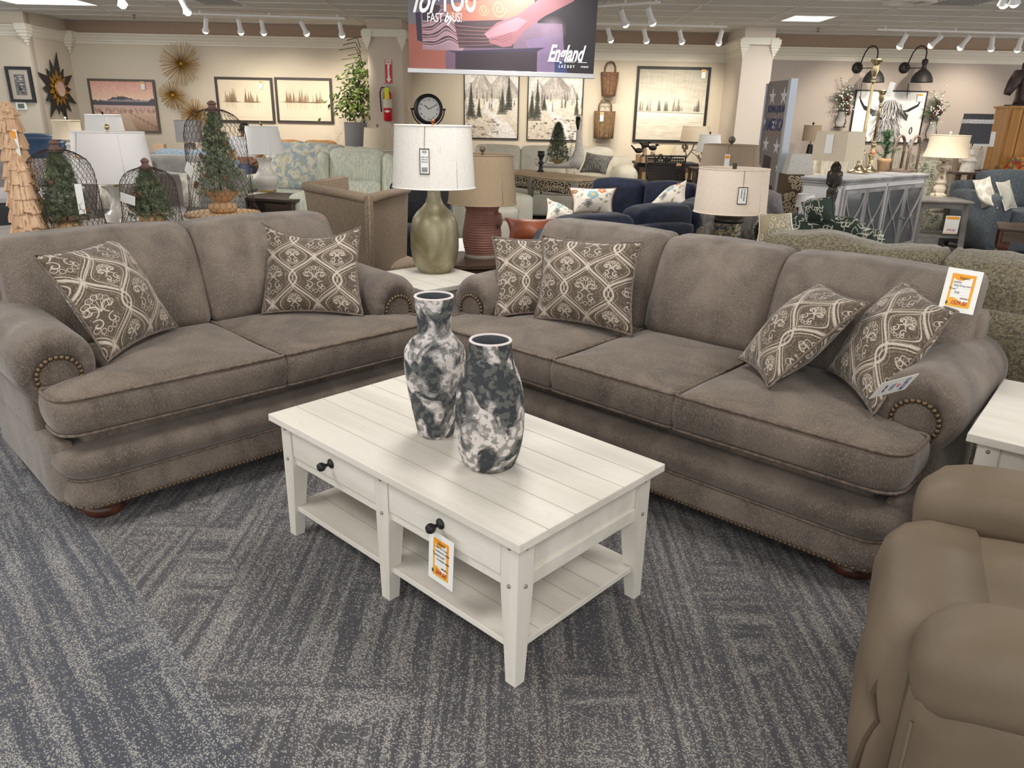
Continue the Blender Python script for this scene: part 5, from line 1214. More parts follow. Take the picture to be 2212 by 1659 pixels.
q = PY(8, 365, 8.6); settee('beige_sofa', 'beige sofa arm showing behind the wooden tree at the left edge', 'sofa', (q.x-.7, 8.6, 0), 10, 1.9, .9, .86, fab('beige_cloth', (178, 168, 152), (192, 182, 168)), nc=2, arm_w=.2, arm_h=.70)
DC = thing('dark_cabinet', 'black wood cabinet with a grey stone top at the left edge behind the loveseat', 'cabinet', (-3.25, 5.05, 0), 20)
ob('carcass', box(BM(), -.62, .30, -.35, .35, 0, .93, .004), mat('black_stained_wood', (26, 26, 32), (36, 36, 42), rough=.45, ns=20, st=(3, 3, .3)), DC, smooth=False); ob('cabinet_top', box(BM(), -.64, .32, -.37, .37, .93, .96, .004), mat('pale_grey_stone', (176, 174, 176), rough=.5), DC, smooth=False)
def medal(s):
    c = Cv(256, 200, (226, 222, 212)); r = np.random.RandomState(s); G1, G2 = (176, 168, 148), (196, 190, 174)
    for i in range(-1, 4):
        for j in range(-1, 4):
            x, y = i*92+(46 if j % 2 else 0)+10, j*70+20
            for k in range(12): c.ell(x+26*math.cos(k*PI/6), y+26*math.sin(k*PI/6), 7, 7, G2, .8)
            c.ell(x, y, 20, 20, G1, .8); c.ell(x, y, 13, 13, (226, 222, 212), .9)
            for k in range(8): c.ell(x+8*math.cos(k*PI/4), y+8*math.sin(k*PI/4), 3, 3, G1, .9)
            c.ell(x+46, y, 10, 10, G1, .7); c.ell(x+46, y, 5, 5, (226, 222, 212), .9)
    return c
MED = imat('medallion_cloth', medal(1), .9); CRW = mat('cream_piping', (220, 214, 202), rough=.9)
def qd(x0, y0, x1, y1, Y0, Y1=None, sh=0, rot=0):
    """upright pillow corners from a picture rectangle, bottom edge at Y0 and top edge at Y1"""
    Y1 = Y1 or Y0+.12; return (PY(x0+sh, y1, Y0), PY(x1+sh, y1+rot, Y0), PY(x1, y0+rot, Y1), PY(x0, y0, Y1))
throw('throw_pillow', 'cream medallion print lumbar pillow on the grey velvet sofa, between the cloches', 'pillow', *qd(362, 372, 430, 446, 7.25), .16, MED, cord=CRW)
throw('throw_pillow', 'round-cornered cream medallion pillow peeking above the lumbar pillow on the grey sofa', 'pillow', *qd(410, 352, 446, 385, 7.5), .12, MED, cord=CRW)
throw('throw_pillow', 'pale grey pillow on the warm grey sofa seen through the left cloche', 'pillow', *qd(96, 368, 176, 430, 5.55, sh=4), .14, mat('pale_grey_cloth', (196, 190, 184), rough=.9), cord=CRW)
throw('throw_pillow', 'grey floral pillow leaning beside the foot of the white lamp on the taupe sofa', 'pillow', *qd(212, 395, 246, 452, 5.7, 5.9), .12, imat('grey_floral', medal(4), .9), cord=CRW)
# console behind the loveseat
CONS = thing('console_table', 'grey washed console table behind the loveseat holding the wire cloches', 'console table', (-2.16, 4.58, 0), 45); GW = mat('grey_washed_wood', (150, 144, 136), (172, 166, 158), rough=.6, ns=4, st=(.3, 4, 4))
ob('table_top', box(BM(), -1.02, .66, -.46, .36, .82, .85, .004), GW, CONS, smooth=False); ob('apron', box(BM(), -.96, .6, -.4, .3, .72, .82), GW, CONS, smooth=False)
for sx in (-.93, .57):
    for sy in (-.37, .27): ob('leg', box(BM(), sx-.025, sx+.025, sy-.025, sy+.025, 0, .72), GW, CONS, smooth=False)
# ---- wooden slat trees
SLAT = mat('split_cedar', (196, 158, 124), (222, 188, 154), rough=.85, ns=6, st=(4, 4, .5), lo=.35, hi=.65, c3=(150, 110, 82), fs=16, fst=(5, 5, .3), flo=.56, fhi=.66, fa=.8, bump=.3, bs=60, bst=(4, 4, .3))
def slattree(label, P, H, R, n, tg=0):
    t = thing('wooden_tree', label, 'decorative tree', P); r = random.Random(int(R*1000)); ob('core', lathe(BM(), [(R*.62, 0), (R*.12, H*.92)], 16), DARKW, t)
    for k in range(n):
        s0, s1 = k/n, (k+1.35)/n; z0, z1 = H*s0, min(H, H*s1+(H/n*.3 if k == n-1 else 0)); r0 = R*(1-.52*s0); r1 = r0*.66 if k < n-1 else .012; m_ = max(5, int(14*(1-s0*.6))); b = BM()
        for j in range(m_):
            a = 2*PI*j/m_+k*.4+r.uniform(-.06, .06); w = 2*PI*r0/m_*.5; wt = w*.6; c_, s_ = math.cos(a), math.sin(a); dz = r.uniform(-.012, .012); rr = r0*r.uniform(.96, 1.05); th = .014
            pts = [(rr, -w, z0+dz), (rr, w, z0+dz+r.uniform(-.008, .008)), (r1 if k < n-1 else .012, wt if k < n-1 else .01, z1), (r1 if k < n-1 else .012, -wt if k < n-1 else -.01, z1)]
            v = [b.verts.new((x*c_-y*s_, x*s_+y*c_, z)) for x, y, z in pts]+[b.verts.new(((x-th)*c_-y*s_, (x-th)*s_+y*c_, z)) for x, y, z in pts]
            for f in ((0, 1, 2, 3), (7, 6, 5, 4), (0, 4, 5, 1), (1, 5, 6, 2), (2, 6, 7, 3), (3, 7, 4, 0)): b.faces.new([v[i] for i in f])
        ob('slat_tier', b, SLAT, t, smooth=False)
    if tg: stag(t, .03, -R*.42, H*.80, .16, .05)
    return t
P = PY(74, 500, 4.05); slattree('tall layered wood slat tree at the left edge behind the loveseat', Vector((P.x-.02, 4.05, .85)), zat((P.x-.02, 4.05), 219)-.85, .098, 9, 1)
P = PY(66, 500, 3.83); slattree('shorter layered wood slat tree in front of the tall one', Vector((P.x, 3.83, .85)), zat((P.x, 3.83), 334)-.85, .078, 6)
# ---- wire cloches with little firs
WIRE = mat('rusty_wire', (72, 56, 50), rough=.6, metal=.3); RUST = mat('rusty_finial', (92, 66, 58), (120, 92, 82), rough=.7, ns=12)
NEED = mat('fir_needles', (74, 88, 64), (136, 148, 116), rough=.8, ns=30, lo=.4, hi=.62); CONE = mat('pine_cone', (84, 60, 46), (122, 90, 68), rough=.8, ns=40); BURL = mat('burlap', (176, 142, 104), (198, 164, 126), rough=.95, ns=120, bump=.3)
def needles(b, pts, L, n, r, w=.0016, up=.3):
    for p in pts:
        for _ in range(n):
            d = Vector((r.gauss(0, 1), r.gauss(0, 1), r.gauss(up, 1))).normalized(); s = d.orthogonal().normalized()*w*r.uniform(.7, 1.4); e = p+d*L*r.uniform(.6, 1.2)
            b.faces.new([b.verts.new(p-s), b.verts.new(p+s), b.verts.new(e)])
def firtree(t, zb, h, R, seed, n=700, L=.03):
    r = random.Random(seed); b = BM(); pts = []
    for _ in range(n):
        s = r.random()**.75; rr = R*(1-s)**.62*math.sqrt(r.random())+.008; a = r.uniform(0, 2*PI); pts.append(Vector((rr*math.cos(a), rr*math.sin(a), zb+h*s)))
    needles(b, pts, L, 13, r, .0017); ob('foliage', b, NEED, t, smooth=False); ob('trunk', tube(BM(), [(0, 0, zb-.02), (0, 0, zb+h*.9)], .006, 6), DARKW, t)
def cloche(label, P, prof, fin, cells, tree, plate=None, tagz=None, seed=1, cones=5):
    """prof bottom->top rows"""
    t = thing('wire_cloche', label, 'cloche', P, 0, 'wire cloches'); pr = pprof(P, prof); pr[0] = (pr[0][0], 0.); b = BM(); zs = [p[1] for p in pr]; rs = [p[0] for p in pr]; H = zs[-1]
    # arc length parameter
    Ls = [0]
    for i in range(1, len(pr)): Ls.append(Ls[-1]+math.hypot(zs[i]-zs[i-1], rs[i]-rs[i-1]))
    def S(s, a): l = s*Ls[-1]; z = np.interp(l, Ls, zs); q = np.interp(l, Ls, rs); return Vector((q*math.cos(a), q*math.sin(a), z))
    n = cells; m_ = int(Ls[-1]/(2*PI*max(rs)/n)*1.15); r = random.Random(seed)
    J = lambda i, j: (r.seed(seed+i % n*97+j*31), S(min(1, max(0, (j+r.uniform(-.12, .12))/m_)), 2*PI*(i+r.uniform(-.12, .12))/n))[1]
    for j in range(m_):
        for i in range(n):
            o = .5*(j % 2); c0 = S(min(1, (j+.0)/m_), 2*PI*(i+o)/n); c1 = S(min(1, (j+.62)/m_), 2*PI*(i+o)/n); u1 = S(min(1, (j+1)/m_), 2*PI*(i+o+.5)/n); u2 = S(min(1, (j+1)/m_), 2*PI*(i+o-.5)/n)
            jt = lambda v: v+Vector((r.uniform(-1, 1), r.uniform(-1, 1), r.uniform(-1, 1)))*.0022
            c1 = jt(c1); tube(b, [c0, c1], .0014, 3); tube(b, [c1, u1], .0011, 3); tube(b, [c1, u2], .0011, 3)
    tube(b, [S(0, 2*PI*k/36) for k in range(36)], .003, 5, True); ob('wire_mesh', b, WIRE, t)
    fy, fw = fin; b = BM(); zt_ = zat(P, fy)-P.z; k = dep(P)/FPX; w_ = fw*k; hh = zt_-H
    lathe(b, [(w_*1.9, H-.012), (w_*1.7, H+.004), (w_*1.05, H+hh*.22), (w_*.95, H+hh*.45), (w_*1.25, H+hh*.62), (w_*1.2, H+hh*.72), (w_*.7, H+hh*.92), (w_*.3, H+hh)], 10); ob('finial', b, RUST, t, flatang=30)
    if plate: b = BM(); R0 = rs[0]*.96; lathe(b, [(R0, 0), (R0*1.01, .008), (R0, .018)], 36); ob('wood_plate', b, mat('pine_plate', (206, 166, 120), (222, 184, 138), rough=.6, ns=6), t, flatang=40)
    zb_, h_, R_ = tree; X = thing('potted_fir', label.replace('wire cloche dome with a fir', 'artificial fir with cones inside the cloche'), 'artificial tree', (P.x, P.y, P.z), 0, 'firs in the cloches')
    firtree(X, zb_, h_, R_, seed); z0 = .02
    b = BM(); lathe(b, [(R_*.48, z0), (R_*.6, z0+.02), (R_*.56, z0+.05), (R_*.3, z0+.065)], 16, flute=.05, fn=5); lathe(b, [(R_*.3, z0+.065), (R_*.75, zb_+.035)], 16, cap=False, flute=.12, fn=4); ob('burlap_wrap', b, BURL, X)
    rr = random.Random(seed+5)
    for _ in range(cones):
        s = rr.random(); a = rr.uniform(PI, 2*PI); q = R_*(1-s)**.8*1.1+.01; b = BM(); ball(b, .013, (q*math.cos(a), q*math.sin(a), zb_+h_*s*.95), (1, 1, 1.2), 9, 7); ob('pine_cone', b, CONE, X)
    if tagz: b = BM(); a, z_, w_, h2, tl = tagz; q = np.interp(z_, zs, rs)+.004; box(b, -w_/2, w_/2, -.001, .001, -h2, 0, 0, T(q*math.cos(a), q*math.sin(a), z_) @ RZ(math.degrees(a)+90) @ RY(tl)); ob('hang_tag', b, PAPER, t, smooth=False)
    return t
P = PY(147, 480, 4.0); P = Vector((P.x, 4.0, .85))
cloche('wire cloche dome with a fir, left one beside the wood slat trees', P, [(512, 76), (470, 72), (420, 70), (390, 69), (370, 66.5), (355, 62), (343, 54), (334, 43), (327, 30), (322, 16)], (301, 8), 34, (.06, .36, .125), None, (-.6, .28, .035, .15, 0), 3)
P = PY(331, 480, 4.35); P = Vector((P.x, 4.35, .85))
cloche('wire cloche dome with a fir, smallest one behind the middle of the loveseat', P, [(504, 62), (460, 58), (420, 57), (400, 56), (388, 52.5), (378, 46), (370, 36), (365, 24), (361, 13)], (341, 7), 30, (.05, .27, .12), None, (-1.9, .20, .10, .05, 12), 5)
P = PY(483, 462, 4.95); P = Vector((P.x, 4.95, .85))
cloche('wire cloche dome with a fir, tallest one on a wood plate', P, [(461, 80), (452, 73), (440, 66), (400, 64), (330, 63.5), (290, 63), (272, 60), (258, 53), (247, 42), (240, 29), (236, 15)], (217, 8), 34, (.12, .50, .15), 1, (-2.2, .32, .08, .07, 35), 8, 8)
# ---- lamps at the left
def stand(P, label, w=.24):
    t = thing('lamp_table', label, 'side table', (P.x, P.y, 0)); ob('table_top', box(BM(), -w, w, -w*.8, w*.8, P.z-.03, P.z, .003), DBR, t, smooth=False)
    for sx in (-1, 1):
        for sy in (-1, 1): ob('leg', box(BM(), sx*w*.85-.02, sx*w*.85+.02, sy*w*.65-.02, sy*w*.65+.02, 0, P.z-.03), DBR, t, smooth=False)
P = PY(262, 478, 4.62); P = Vector((P.x, 4.62, .85)); WCER = mat('white_ceramic', (234, 230, 222), rough=.25, coat=.4)
l_, tg, Mt = lamp('white ceramic trumpet lamp with a white drum shade behind the small cloche', P, [(484, 36), (476, 33), (462, 30), (452, 18), (436, 13), (420, 13), (410, 20), (402, 30)], WCER, (285, 74, 391, 83), LINW, fin=(.016, BRS), tagp=(-.55, .035, .06, 0), ovl=.85)
P = PY(236, 340, 9.0); P.z = PY(236, 366, 9.0).z; stand(P, 'small dark table under the plain white drum lamp'); lamp('plain white drum lamp standing behind the brass finial lamp', P, [(366, 12), (340, 10), (300, 6)], WCER, (248, 35, 287, 39), LINW, fin=(.014, BLACK), name='table_lamp')
P = PY(156, 345, 9.2); P.z = PY(156, 352, 9.2).z; stand(P, 'small dark table under the beige bell shade lamp'); lamp('beige bell shade lamp with a white turned base left of the sunset painting', P, [(352, 18), (335, 18), (328, 13), (318, 6), (312, 9), (306, 4), (303, 6)], mat('chalk_white', (214, 212, 206), rough=.7), (260, 28, 300, 31), LINC, fin=(.014, WCER), bell=.06)
P = PY(414, 340, 11.7); P.z = PY(414, 345, 11.7).z; stand(P, 'small dark table under the slate grey lamp'); lamp('slate grey drum lamp below the gold starbursts', P, [(345, 12), (330, 12), (312, 12), (309, 9)], mat('grey_block', (176, 172, 166), rough=.6), (260, 27, 306, 27), LING, fin=(.014, BRS), sq=1)
ET = thing('end_table', 'dark brown end table holding the white gourd lamp', 'end table', (PY(600, 440, 8.25).x, 8.35, 0), -20)
DKT = mat('espresso_wood', (62, 48, 38), (82, 64, 50), rough=.45, ns=5, st=(.3, 3, 3)); zt0 = PZ(600, 437, .62).z
ob('table_top', box(BM(), -.34, .36, -.3, .3, .59, .62, .004), DKT, ET, smooth=False); ob('drawer_front', box(BM(), .0, .32, -.275, -.262, .43, .57, .004), DKT, ET, smooth=False); ob('carcass', box(BM(), -.3, .32, -.262, .26, .08, .59), mat('espresso_dark', (40, 30, 26), rough=.5), ET, smooth=False)
for sx in (-.3, .32):
    for sy in (-.26, .26): ob('leg', box(BM(), sx-.025, sx+.025, sy-.025, sy+.025, 0, .59), DKT, ET, smooth=False)
P = PZ(577, 414, .62); P = Vector((P.x, P.y, .62)); GLDB = mat('gold_leaf', (176, 140, 70), (196, 164, 96), rough=.35, metal=.7, ns=14)
g_ = lamp('white gourd lamp on a gold foot on the dark end table', P, [(412, 16), (404, 20), (396, 25), (386, 27.5), (378, 26), (374, 19), (362, 13), (350, 13), (343, 17), (341, 18)], WCER, (273, 34, 331, 43), LINW, fin=(.02, mat('brass_ball', (170, 140, 84), rough=.3, metal=.9)), kind='round')
ob('gold_foot', lathe(BM(), [(rpx(P, .62, 20), 0), (rpx(P, .62, 20), .02), (rpx(P, .62, 16), .025), (rpx(P, .62, 16), .07)], 6, sq=1), GLDB, g_, smooth=False)
P = PY(771, 330, 11.6); P.z = PY(771, 345, 11.6).z; stand(P, 'small dark table under the crystal base lamp'); lamp('grey linen drum lamp on a clear crystal base beside the ficus', P, [(345, 12), (326, 12), (322, 8)], mat('crystal', (190, 190, 184), rough=.15, spec=.8), (265, 24, 315, 24), LING, fin=(.014, BRS), neck=SILV)
P = PY(817, 330, 10.6); P.z = PY(817, 350, 10.6).z; stand(P, 'small dark table under the cream panelled lamp'); lamp('cream panelled drum lamp between the grey lamp and the tall lamp', P, [(350, 6), (335, 5), (326, 4)], mat('teal_rod', (60, 70, 70), rough=.5), (276, 28, 322, 32), LINC, fin=(.02, PEWT))
# ---- ficus by the column
FIC = thing('ficus_tree', 'artificial ficus tree beside the left column', 'plant', (PY(785, 250, 13.3).x, 13.3, 0)); LEAF = mat('ficus_leaf', (44, 68, 30), (112, 134, 60), rough=.45, ns=6, lo=.4, hi=.65)
b = BM(); r = random.Random(4); xl_ = PY(742, 200, 13.3).x-FIC.location.x; zT = PY(775, 135, 13.3).z
tube(b, [(0, 0, .2), (.02, 0, 1.2), (-.06, 0, 1.9), (.0, 0, zT-.1)], .022, 7)
for k in range(16): z_ = 1.45+k*.075; tube(b, [(0, 0, z_-.1), (xl_*.5*r.random(), r.uniform(-.1, .1), z_+.05), (xl_*r.uniform(.5, 1), r.uniform(-.2, .1), z_+.0)], .007, 5)
ob('trunk', b, DARKW, FIC); b = BM()
for k in range(620):
    cl = ((-.02, zT-.35, .28, .3), (-.05, zT-.62, .34, .26), (-.05, 1.55, .32, .22), (.05, 1.85, .14, .3), (.08, zT-.1, .1, .16))[r.choice([0, 0, 1, 1, 2, 2, 3, 4])]
    p = Vector((cl[0]+r.gauss(-.08, cl[2]*.55), r.gauss(0, .13), cl[1]+r.gauss(0, cl[3]*.5))); 
    if p.x > .14: continue
    d = Vector((r.uniform(-1, .4), r.uniform(-1, .2), r.uniform(-1.1, .1))).normalized(); s = d.orthogonal().normalized(); L = r.uniform(.06, .10); w = L*.26
    q = [p, p+d*L*.45+s*w, p+d*L, p+d*L*.45-s*w]; b.faces.new([b.verts.new(x) for x in q])
ob('foliage', b, LEAF, FIC, smooth=False); ob('pot', lathe(BM(), [(.12, 0), (.17, .3), (.16, .3)], 20), mat('dark_pot', (50, 44, 40)), FIC)
# ---- clock
P = PY(925, 236, 9.6); CK = thing('table_clock', 'round black gimbal clock with white dial behind the tall lamp shade', 'clock', P, 20)
Mc = RX(90) @ RZ(0); ob('clock_case', lathe(BM(), [(.16, -.05), (.175, -.03), (.175, .03), (.155, .05), (.135, .045), (.135, .03)], 40, RX(90)), BLACK, CK, flatang=50); ob('dial', lathe(BM(), [(.136, .03), (.136, .034)], 40, RX(90)), PAPER, CK, smooth=False)
for k in range(12): a = PI/2-2*PI*(k+1)/12; txt(str(k+1), .036, INKB, CK, T(.108*math.cos(a), -.036, .108*math.sin(a)-.012) @ RX(90))
b = BM(); box(b, -.004, .004, -.038, -.036, 0, .07, 0, RY(-50)); box(b, -.003, .003, -.038, -.036, 0, .1, 0, RY(60)); ob('clock_hand', b, BLACK, CK, smooth=False)
b = BM(); tube(b, [(.2*math.cos(a), 0, .2*math.sin(a)) for a in [PI+PI*k/14 for k in range(15)]], .008, 6); tube(b, [(-.215, 0, 0), (-.17, 0, 0)], .012, 6); tube(b, [(.17, 0, 0), (.215, 0, 0)], .012, 6); tube(b, [(0, 0, -.2), (0, 0, -.3)], .014, 6); lathe(b, [(.09, -.32), (.09, -.30), (.02, -.28)], 20); ob('gimbal_stand', b, BLACK, CK)
HT2 = thing('tall_chest', 'pale grey chest behind the tall lamp, carrying the clock', 'chest', (P.x, 9.65, 0), 10); zc_ = P.z-.32; ob('carcass', box(BM(), -.2, .2, -.18, .18, 0, zc_-.03), mat('pale_grey_paint', (196, 200, 192), rough=.6), HT2, smooth=False); ob('chest_top', box(BM(), -.22, .22, -.2, .2, zc_-.03, zc_), MATS['pale_grey_paint'], HT2, smooth=False)
BCH = settee('black_chair', 'black upholstered chair half hidden behind the tall white lamp base', 'chair', (PY(905, 440, 7.4).x, 7.5, 0), 0, .6, .6, .86, fab('black_cloth', (24, 24, 30), (32, 32, 38)), nc=1, arm_w=0)
# ---- carved console with swan planter
PINE = mat('pale_pine', (196, 170, 136), (212, 188, 156), rough=.6, ns=5, st=(.3, 4, 4)); CARV = mat('whitewashed_carving', (176, 158, 130), (206, 192, 168), rough=.85, ns=30); GPNT = mat('grey_painted_wood', (148, 148, 138), rough=.7)
Nn, Ll = PZ(1242, 386, .80), PZ(1100, 370, .80); dvec = (Nn-Ll); Lc = dvec.length; rzc = math.degrees(math.atan2(dvec.y, dvec.x)); rv = Vector((-dvec.y, dvec.x, 0)).normalized()
cc_ = (Nn+Ll)/2+rv*.24; CT2 = thing('console_table', 'pine topped console table with a carved openwork apron under the swan planter', 'console table', (cc_.x, cc_.y, 0), rzc)
ob('table_top', box(BM(), -Lc/2-.2, Lc/2, -.24, .24, .76, .80, .006), PINE, CT2, smooth=False); b = BM(); r = random.Random(3)
def scroll(b, cx, cz, R_, y, s=1): tube(b, [(cx+s*R_*(1-.8*k/14)*math.cos(.5+k*.55), y, cz+R_*(1-.8*k/14)*math.sin(.5+k*.55)) for k in range(15)], .009, 5)
for k in range(22): x_ = -Lc/2-.1+(Lc+.05)*k/21; scroll(b, x_, .70-.02*(k % 2), .05, -.215, 1 if k % 2 else -1); scroll(b, x_+.02, .635-.02*math.cos(k*.6), .038, -.215, -1 if k % 2 else 1)
tube(b, [(-Lc/2-.15, -.215, .745), (Lc/2-.06, -.215, .745)], .012, 5); ob('carved_apron', b, CARV, CT2)
b = BM()
for k in range(6): y_ = -.15+.06*k; tube(b, [(Lc/2-.02, y_+.04*(1-.8*j/14)*math.cos(j*.55), .69+.05*(1-.8*j/14)*math.sin(j*.55)) for j in range(15)], .009, 5)
tube(b, [(Lc/2-.02, -.2, .745), (Lc/2-.02, .2, .745)], .012, 5); ob('carved_apron', b, CARV, CT2)
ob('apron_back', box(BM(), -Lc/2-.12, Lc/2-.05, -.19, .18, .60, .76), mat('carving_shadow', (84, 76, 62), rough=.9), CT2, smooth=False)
for x_ in (-Lc/2-.1, -.25, Lc/2-.04):
    for y_ in (-.2, .2):
        if x_ == -.25 and y_ > 0: continue
        ob('leg', tube(BM(), [(x_, y_, .76), (x_+.02, y_, .55), (x_-.02, y_, .3), (x_-.01, y_, 0)], .03, 8, rs=[.04, .036, .028, .03]), GPNT, CT2)
SWN = mat('weathered_white_wood', (236, 226, 212), (246, 240, 232), rough=.7, ns=12, st=(1, 3, 3)); P = PZ(1207, 366, .80); SX = thing('swan_planter', 'whitewashed wooden swan shaped planter on the pine console', 'planter', (P.x, P.y+.1, .80), rzc*0-8)
b = BM(); N_ = 20; rows = []
for i in range(N_+1):
    s = i/N_; x_ = -.33+.62*s; w_ = .10*math.sin(PI*min(1, s*.9+.06))**.6*(1 if s < .8 else 1); zt_ = .13-.07*math.sin(PI*min(1, s*1.25))+(.10*max(0, (s-.75)/.25)) ; zb_ = .012+.05*max(0, 1-s*6)**2+.02*max(0, (s-.9)*10)
    rows.append([b.verts.new(v) for v in ((x_, -w_, zt_), (x_, -w_*1.0, zb_+.04), (x_, -w_*.6, zb_), (x_, w_*.6, zb_), (x_, w_, zb_+.04), (x_, w_, zt_), (x_, w_*.8, zt_-.01), (x_, w_*.5, zb_+.03), (x_, -w_*.5, zb_+.03), (x_, -w_*.8, zt_-.01))])
for A, B in zip(rows, rows[1:]):
    for k in range(10): b.faces.new((A[k], A[(k+1) % 10], B[(k+1) % 10], B[k]))
b.faces.new(rows[0]); b.faces.new(rows[-1][::-1]); ob('hull', b, SWN, SX)
b = BM(); zh = zat((P.x+.27, P.y), 255)-.80; tube(b, [(.20, 0, .05), (.26, 0, .14), (.275, 0, .26), (.265, 0, .42), (.262, 0, zh*.82), (.262, 0, zh*.93), (.25, -.03, zh)], .05, 12, rs=[.10, .088, .06, .042, .032, .034, .03]); ob('neck', b, SWN, SX)
b = BM(); ball(b, .048, (.255, -.03, zh), (1, 1.1, 1)); ob('head', b, SWN, SX); b = BM(); tube(b, [(.25, -.06, zh), (.245, -.10, zh-.06), (.25, -.09, zh-.15)], .02, 8, rs=[.034, .028, .01]); ob('beak', b, BLACK, SX)
X = thing('potted_fir', 'bushy artificial fir in a burlap wrap inside the swan planter', 'artificial tree', (P.x-.02, P.y+.09, .83)); firtree(X, .05, .52, .17, 12, 1100, .035); ob('burlap_wrap', lathe(BM(), [(.05, 0), (.03, .04), (.08, .10)], 12, cap=False, flute=.2, fn=4), BURL, X)
X = thing('pine_branch', 'tall thin artificial pine spray beside the fir in the swan planter', 'artificial plant', (P.x+.14, P.y+.1, .83)); b = BM(); r = random.Random(2); pts = []
for (dx, dz) in ((.05, .50), (.13, .28), (-.06, .3), (.1, .16)): pts += [Vector((dx*s, 0, .0+dz*s)) for s in [k/14 for k in range(2, 15)]]
needles(b, pts, .04, 12, r, .002); ob('foliage', b, mat('bright_needles', (70, 96, 52), (120, 140, 84), rough=.7, ns=20), X, smooth=False)
P = PY(1168, 350, 10.3); CB2 = tag(ob('candle_holder', lathe(BM(), [(.05, 0), (.03, .03), (.02, .08), (.04, .11), (.02, .14), (.035, .19), (.045, .2), (.045, .26)], 14), mat('black_green', (30, 38, 40), rough=.4), loc=(P.x, P.y-.1, .80)), 'small black turned candle holder left of the fir on the console', 'candle holder')
# tufted cream sofa against the back wall
P = PY(1180, 330, 11.6); settee('tufted_sofa', 'cream tufted leather sofa with rolled arms under the river paintings', 'sofa', (P.x-.03, 12.0, 0), -4, 2.75, 1.0, PY(1200, 318, 12.1).z, CREAML, nc=2, nb=3, arm_w=.3, arm_h=.80, roll=1, tuft=1, seat=.5)
P = PY(1002, 470, 9.4); settee('tufted_chair', 'cream leather chair low behind the terracotta lamp', 'armchair', (P.x+.28, 9.25, 0), 30, .9, .8, .82, CREAML, nc=1, arm_w=.2, arm_h=.6)
STRP = mat('grey_woven', (96, 94, 90), (160, 156, 148), rough=.9, ns=30, st=(3, 3, .3), lo=.42, hi=.58)
throw('throw_pillow', 'grey woven pillow tilted on the right end of the tufted cream sofa', 'pillow', PY(1253, 372, 11.2), PY(1308, 376, 11.2), PY(1324, 338, 11.4), PY(1268, 330, 11.4), .2, STRP, cord=STRP)
# patterned pillows of the navy sectional
def floral(s):
    c = Cv(300, 220, (238, 230, 216)); OL, OR, TL2, GR, YE, SB = (172, 158, 132), (204, 128, 84), (150, 184, 188), (176, 168, 154), (228, 196, 110), (92, 108, 130)
    def fl(x, y, R_, cc, ct):
        for k in range(5): a = k*2*PI/5+.3; c.ell(x+R_*.55*math.cos(a), y+R_*.55*math.sin(a), R_*.5, R_*.5, cc)
        c.ell(x, y, R_*.3, R_*.3, ct)
    def leaf(x, y, a, L, cc=OL): c.poly([(x, y), (x+L*.5*math.cos(a+.45), y+L*.5*math.sin(a+.45)), (x+L*math.cos(a), y+L*math.sin(a)), (x+L*.5*math.cos(a-.45), y+L*.5*math.sin(a-.45))], cc)
    for x, y, a, L in ((60, 30, .6, 40), (50, 110, -1.0, 46), (40, 90, 2.2, 30), (190, 130, .3, 44), (230, 160, -.6, 50), (250, 110, -1.4, 46), (215, 190, 2.4, 44), (90, 160, 2.8, 40), (130, 30, -.5, 30), (260, 60, .4, 34), (30, 190, -.4, 30)): leaf(x, y, a, L); c.line([(x, y), (x-14*math.cos(a), y-14*math.sin(a))], 2, OL)
    for k in range(16): a = PI*k/15; c.line([(130, 0), (130+46*math.cos(a), 30*math.sin(a))], 4, SB)
    fl(145, 95, 44, TL2, YE); fl(212, 42, 32, OR, (238, 230, 216)); fl(22, 46, 22, (178, 128, 92), OL); fl(110, 165, 34, GR, SB); fl(112, 168, 16, SB, GR); c.mottle(.06, 30, 30, s); return c
FLP = imat('floral_print', floral(1), .9)
throw('throw_pillow', 'floral print lumbar pillow with orange and teal flowers, left end of the navy sectional', 'pillow', PY(1238, 460, 7.3), PY(1322, 461, 7.3), PY(1330, 407, 7.45), PY(1230, 405, 7.45), .2, FLP, cord=mat('rust_piping', (150, 110, 90)), pinch=.12)
throw('throw_pillow', 'floral print pillow standing on one corner at the right of the navy sectional', 'pillow', PY(1398, 446, 6.9), PY(1480, 440, 6.75), PY(1482, 390, 7.0), PY(1440, 412, 7.05), .14, FLP, cord=CRW)
throw('throw_pillow', 'floral print pillow lying low beside the rust leather pillow', 'pillow', PY(1181, 474, 6.7), PY(1240, 474, 6.7), PY(1236, 456, 6.95), PY(1183, 430, 6.95), .14, FLP, cord=SB if False else CRW)
RUSTL = mat('rust_leather', (142, 74, 46), (164, 92, 60), rough=.45, ns=5); throw('leather_pillow', 'rust brown leather pillow at the near left end of the navy sectional', 'pillow', PY(1100, 520, 5.3), PY(1180, 522, 5.2), PY(1195, 474, 5.35), PY(1092, 472, 5.45), .16, RUSTL, cord=RUSTL, pinch=.16)
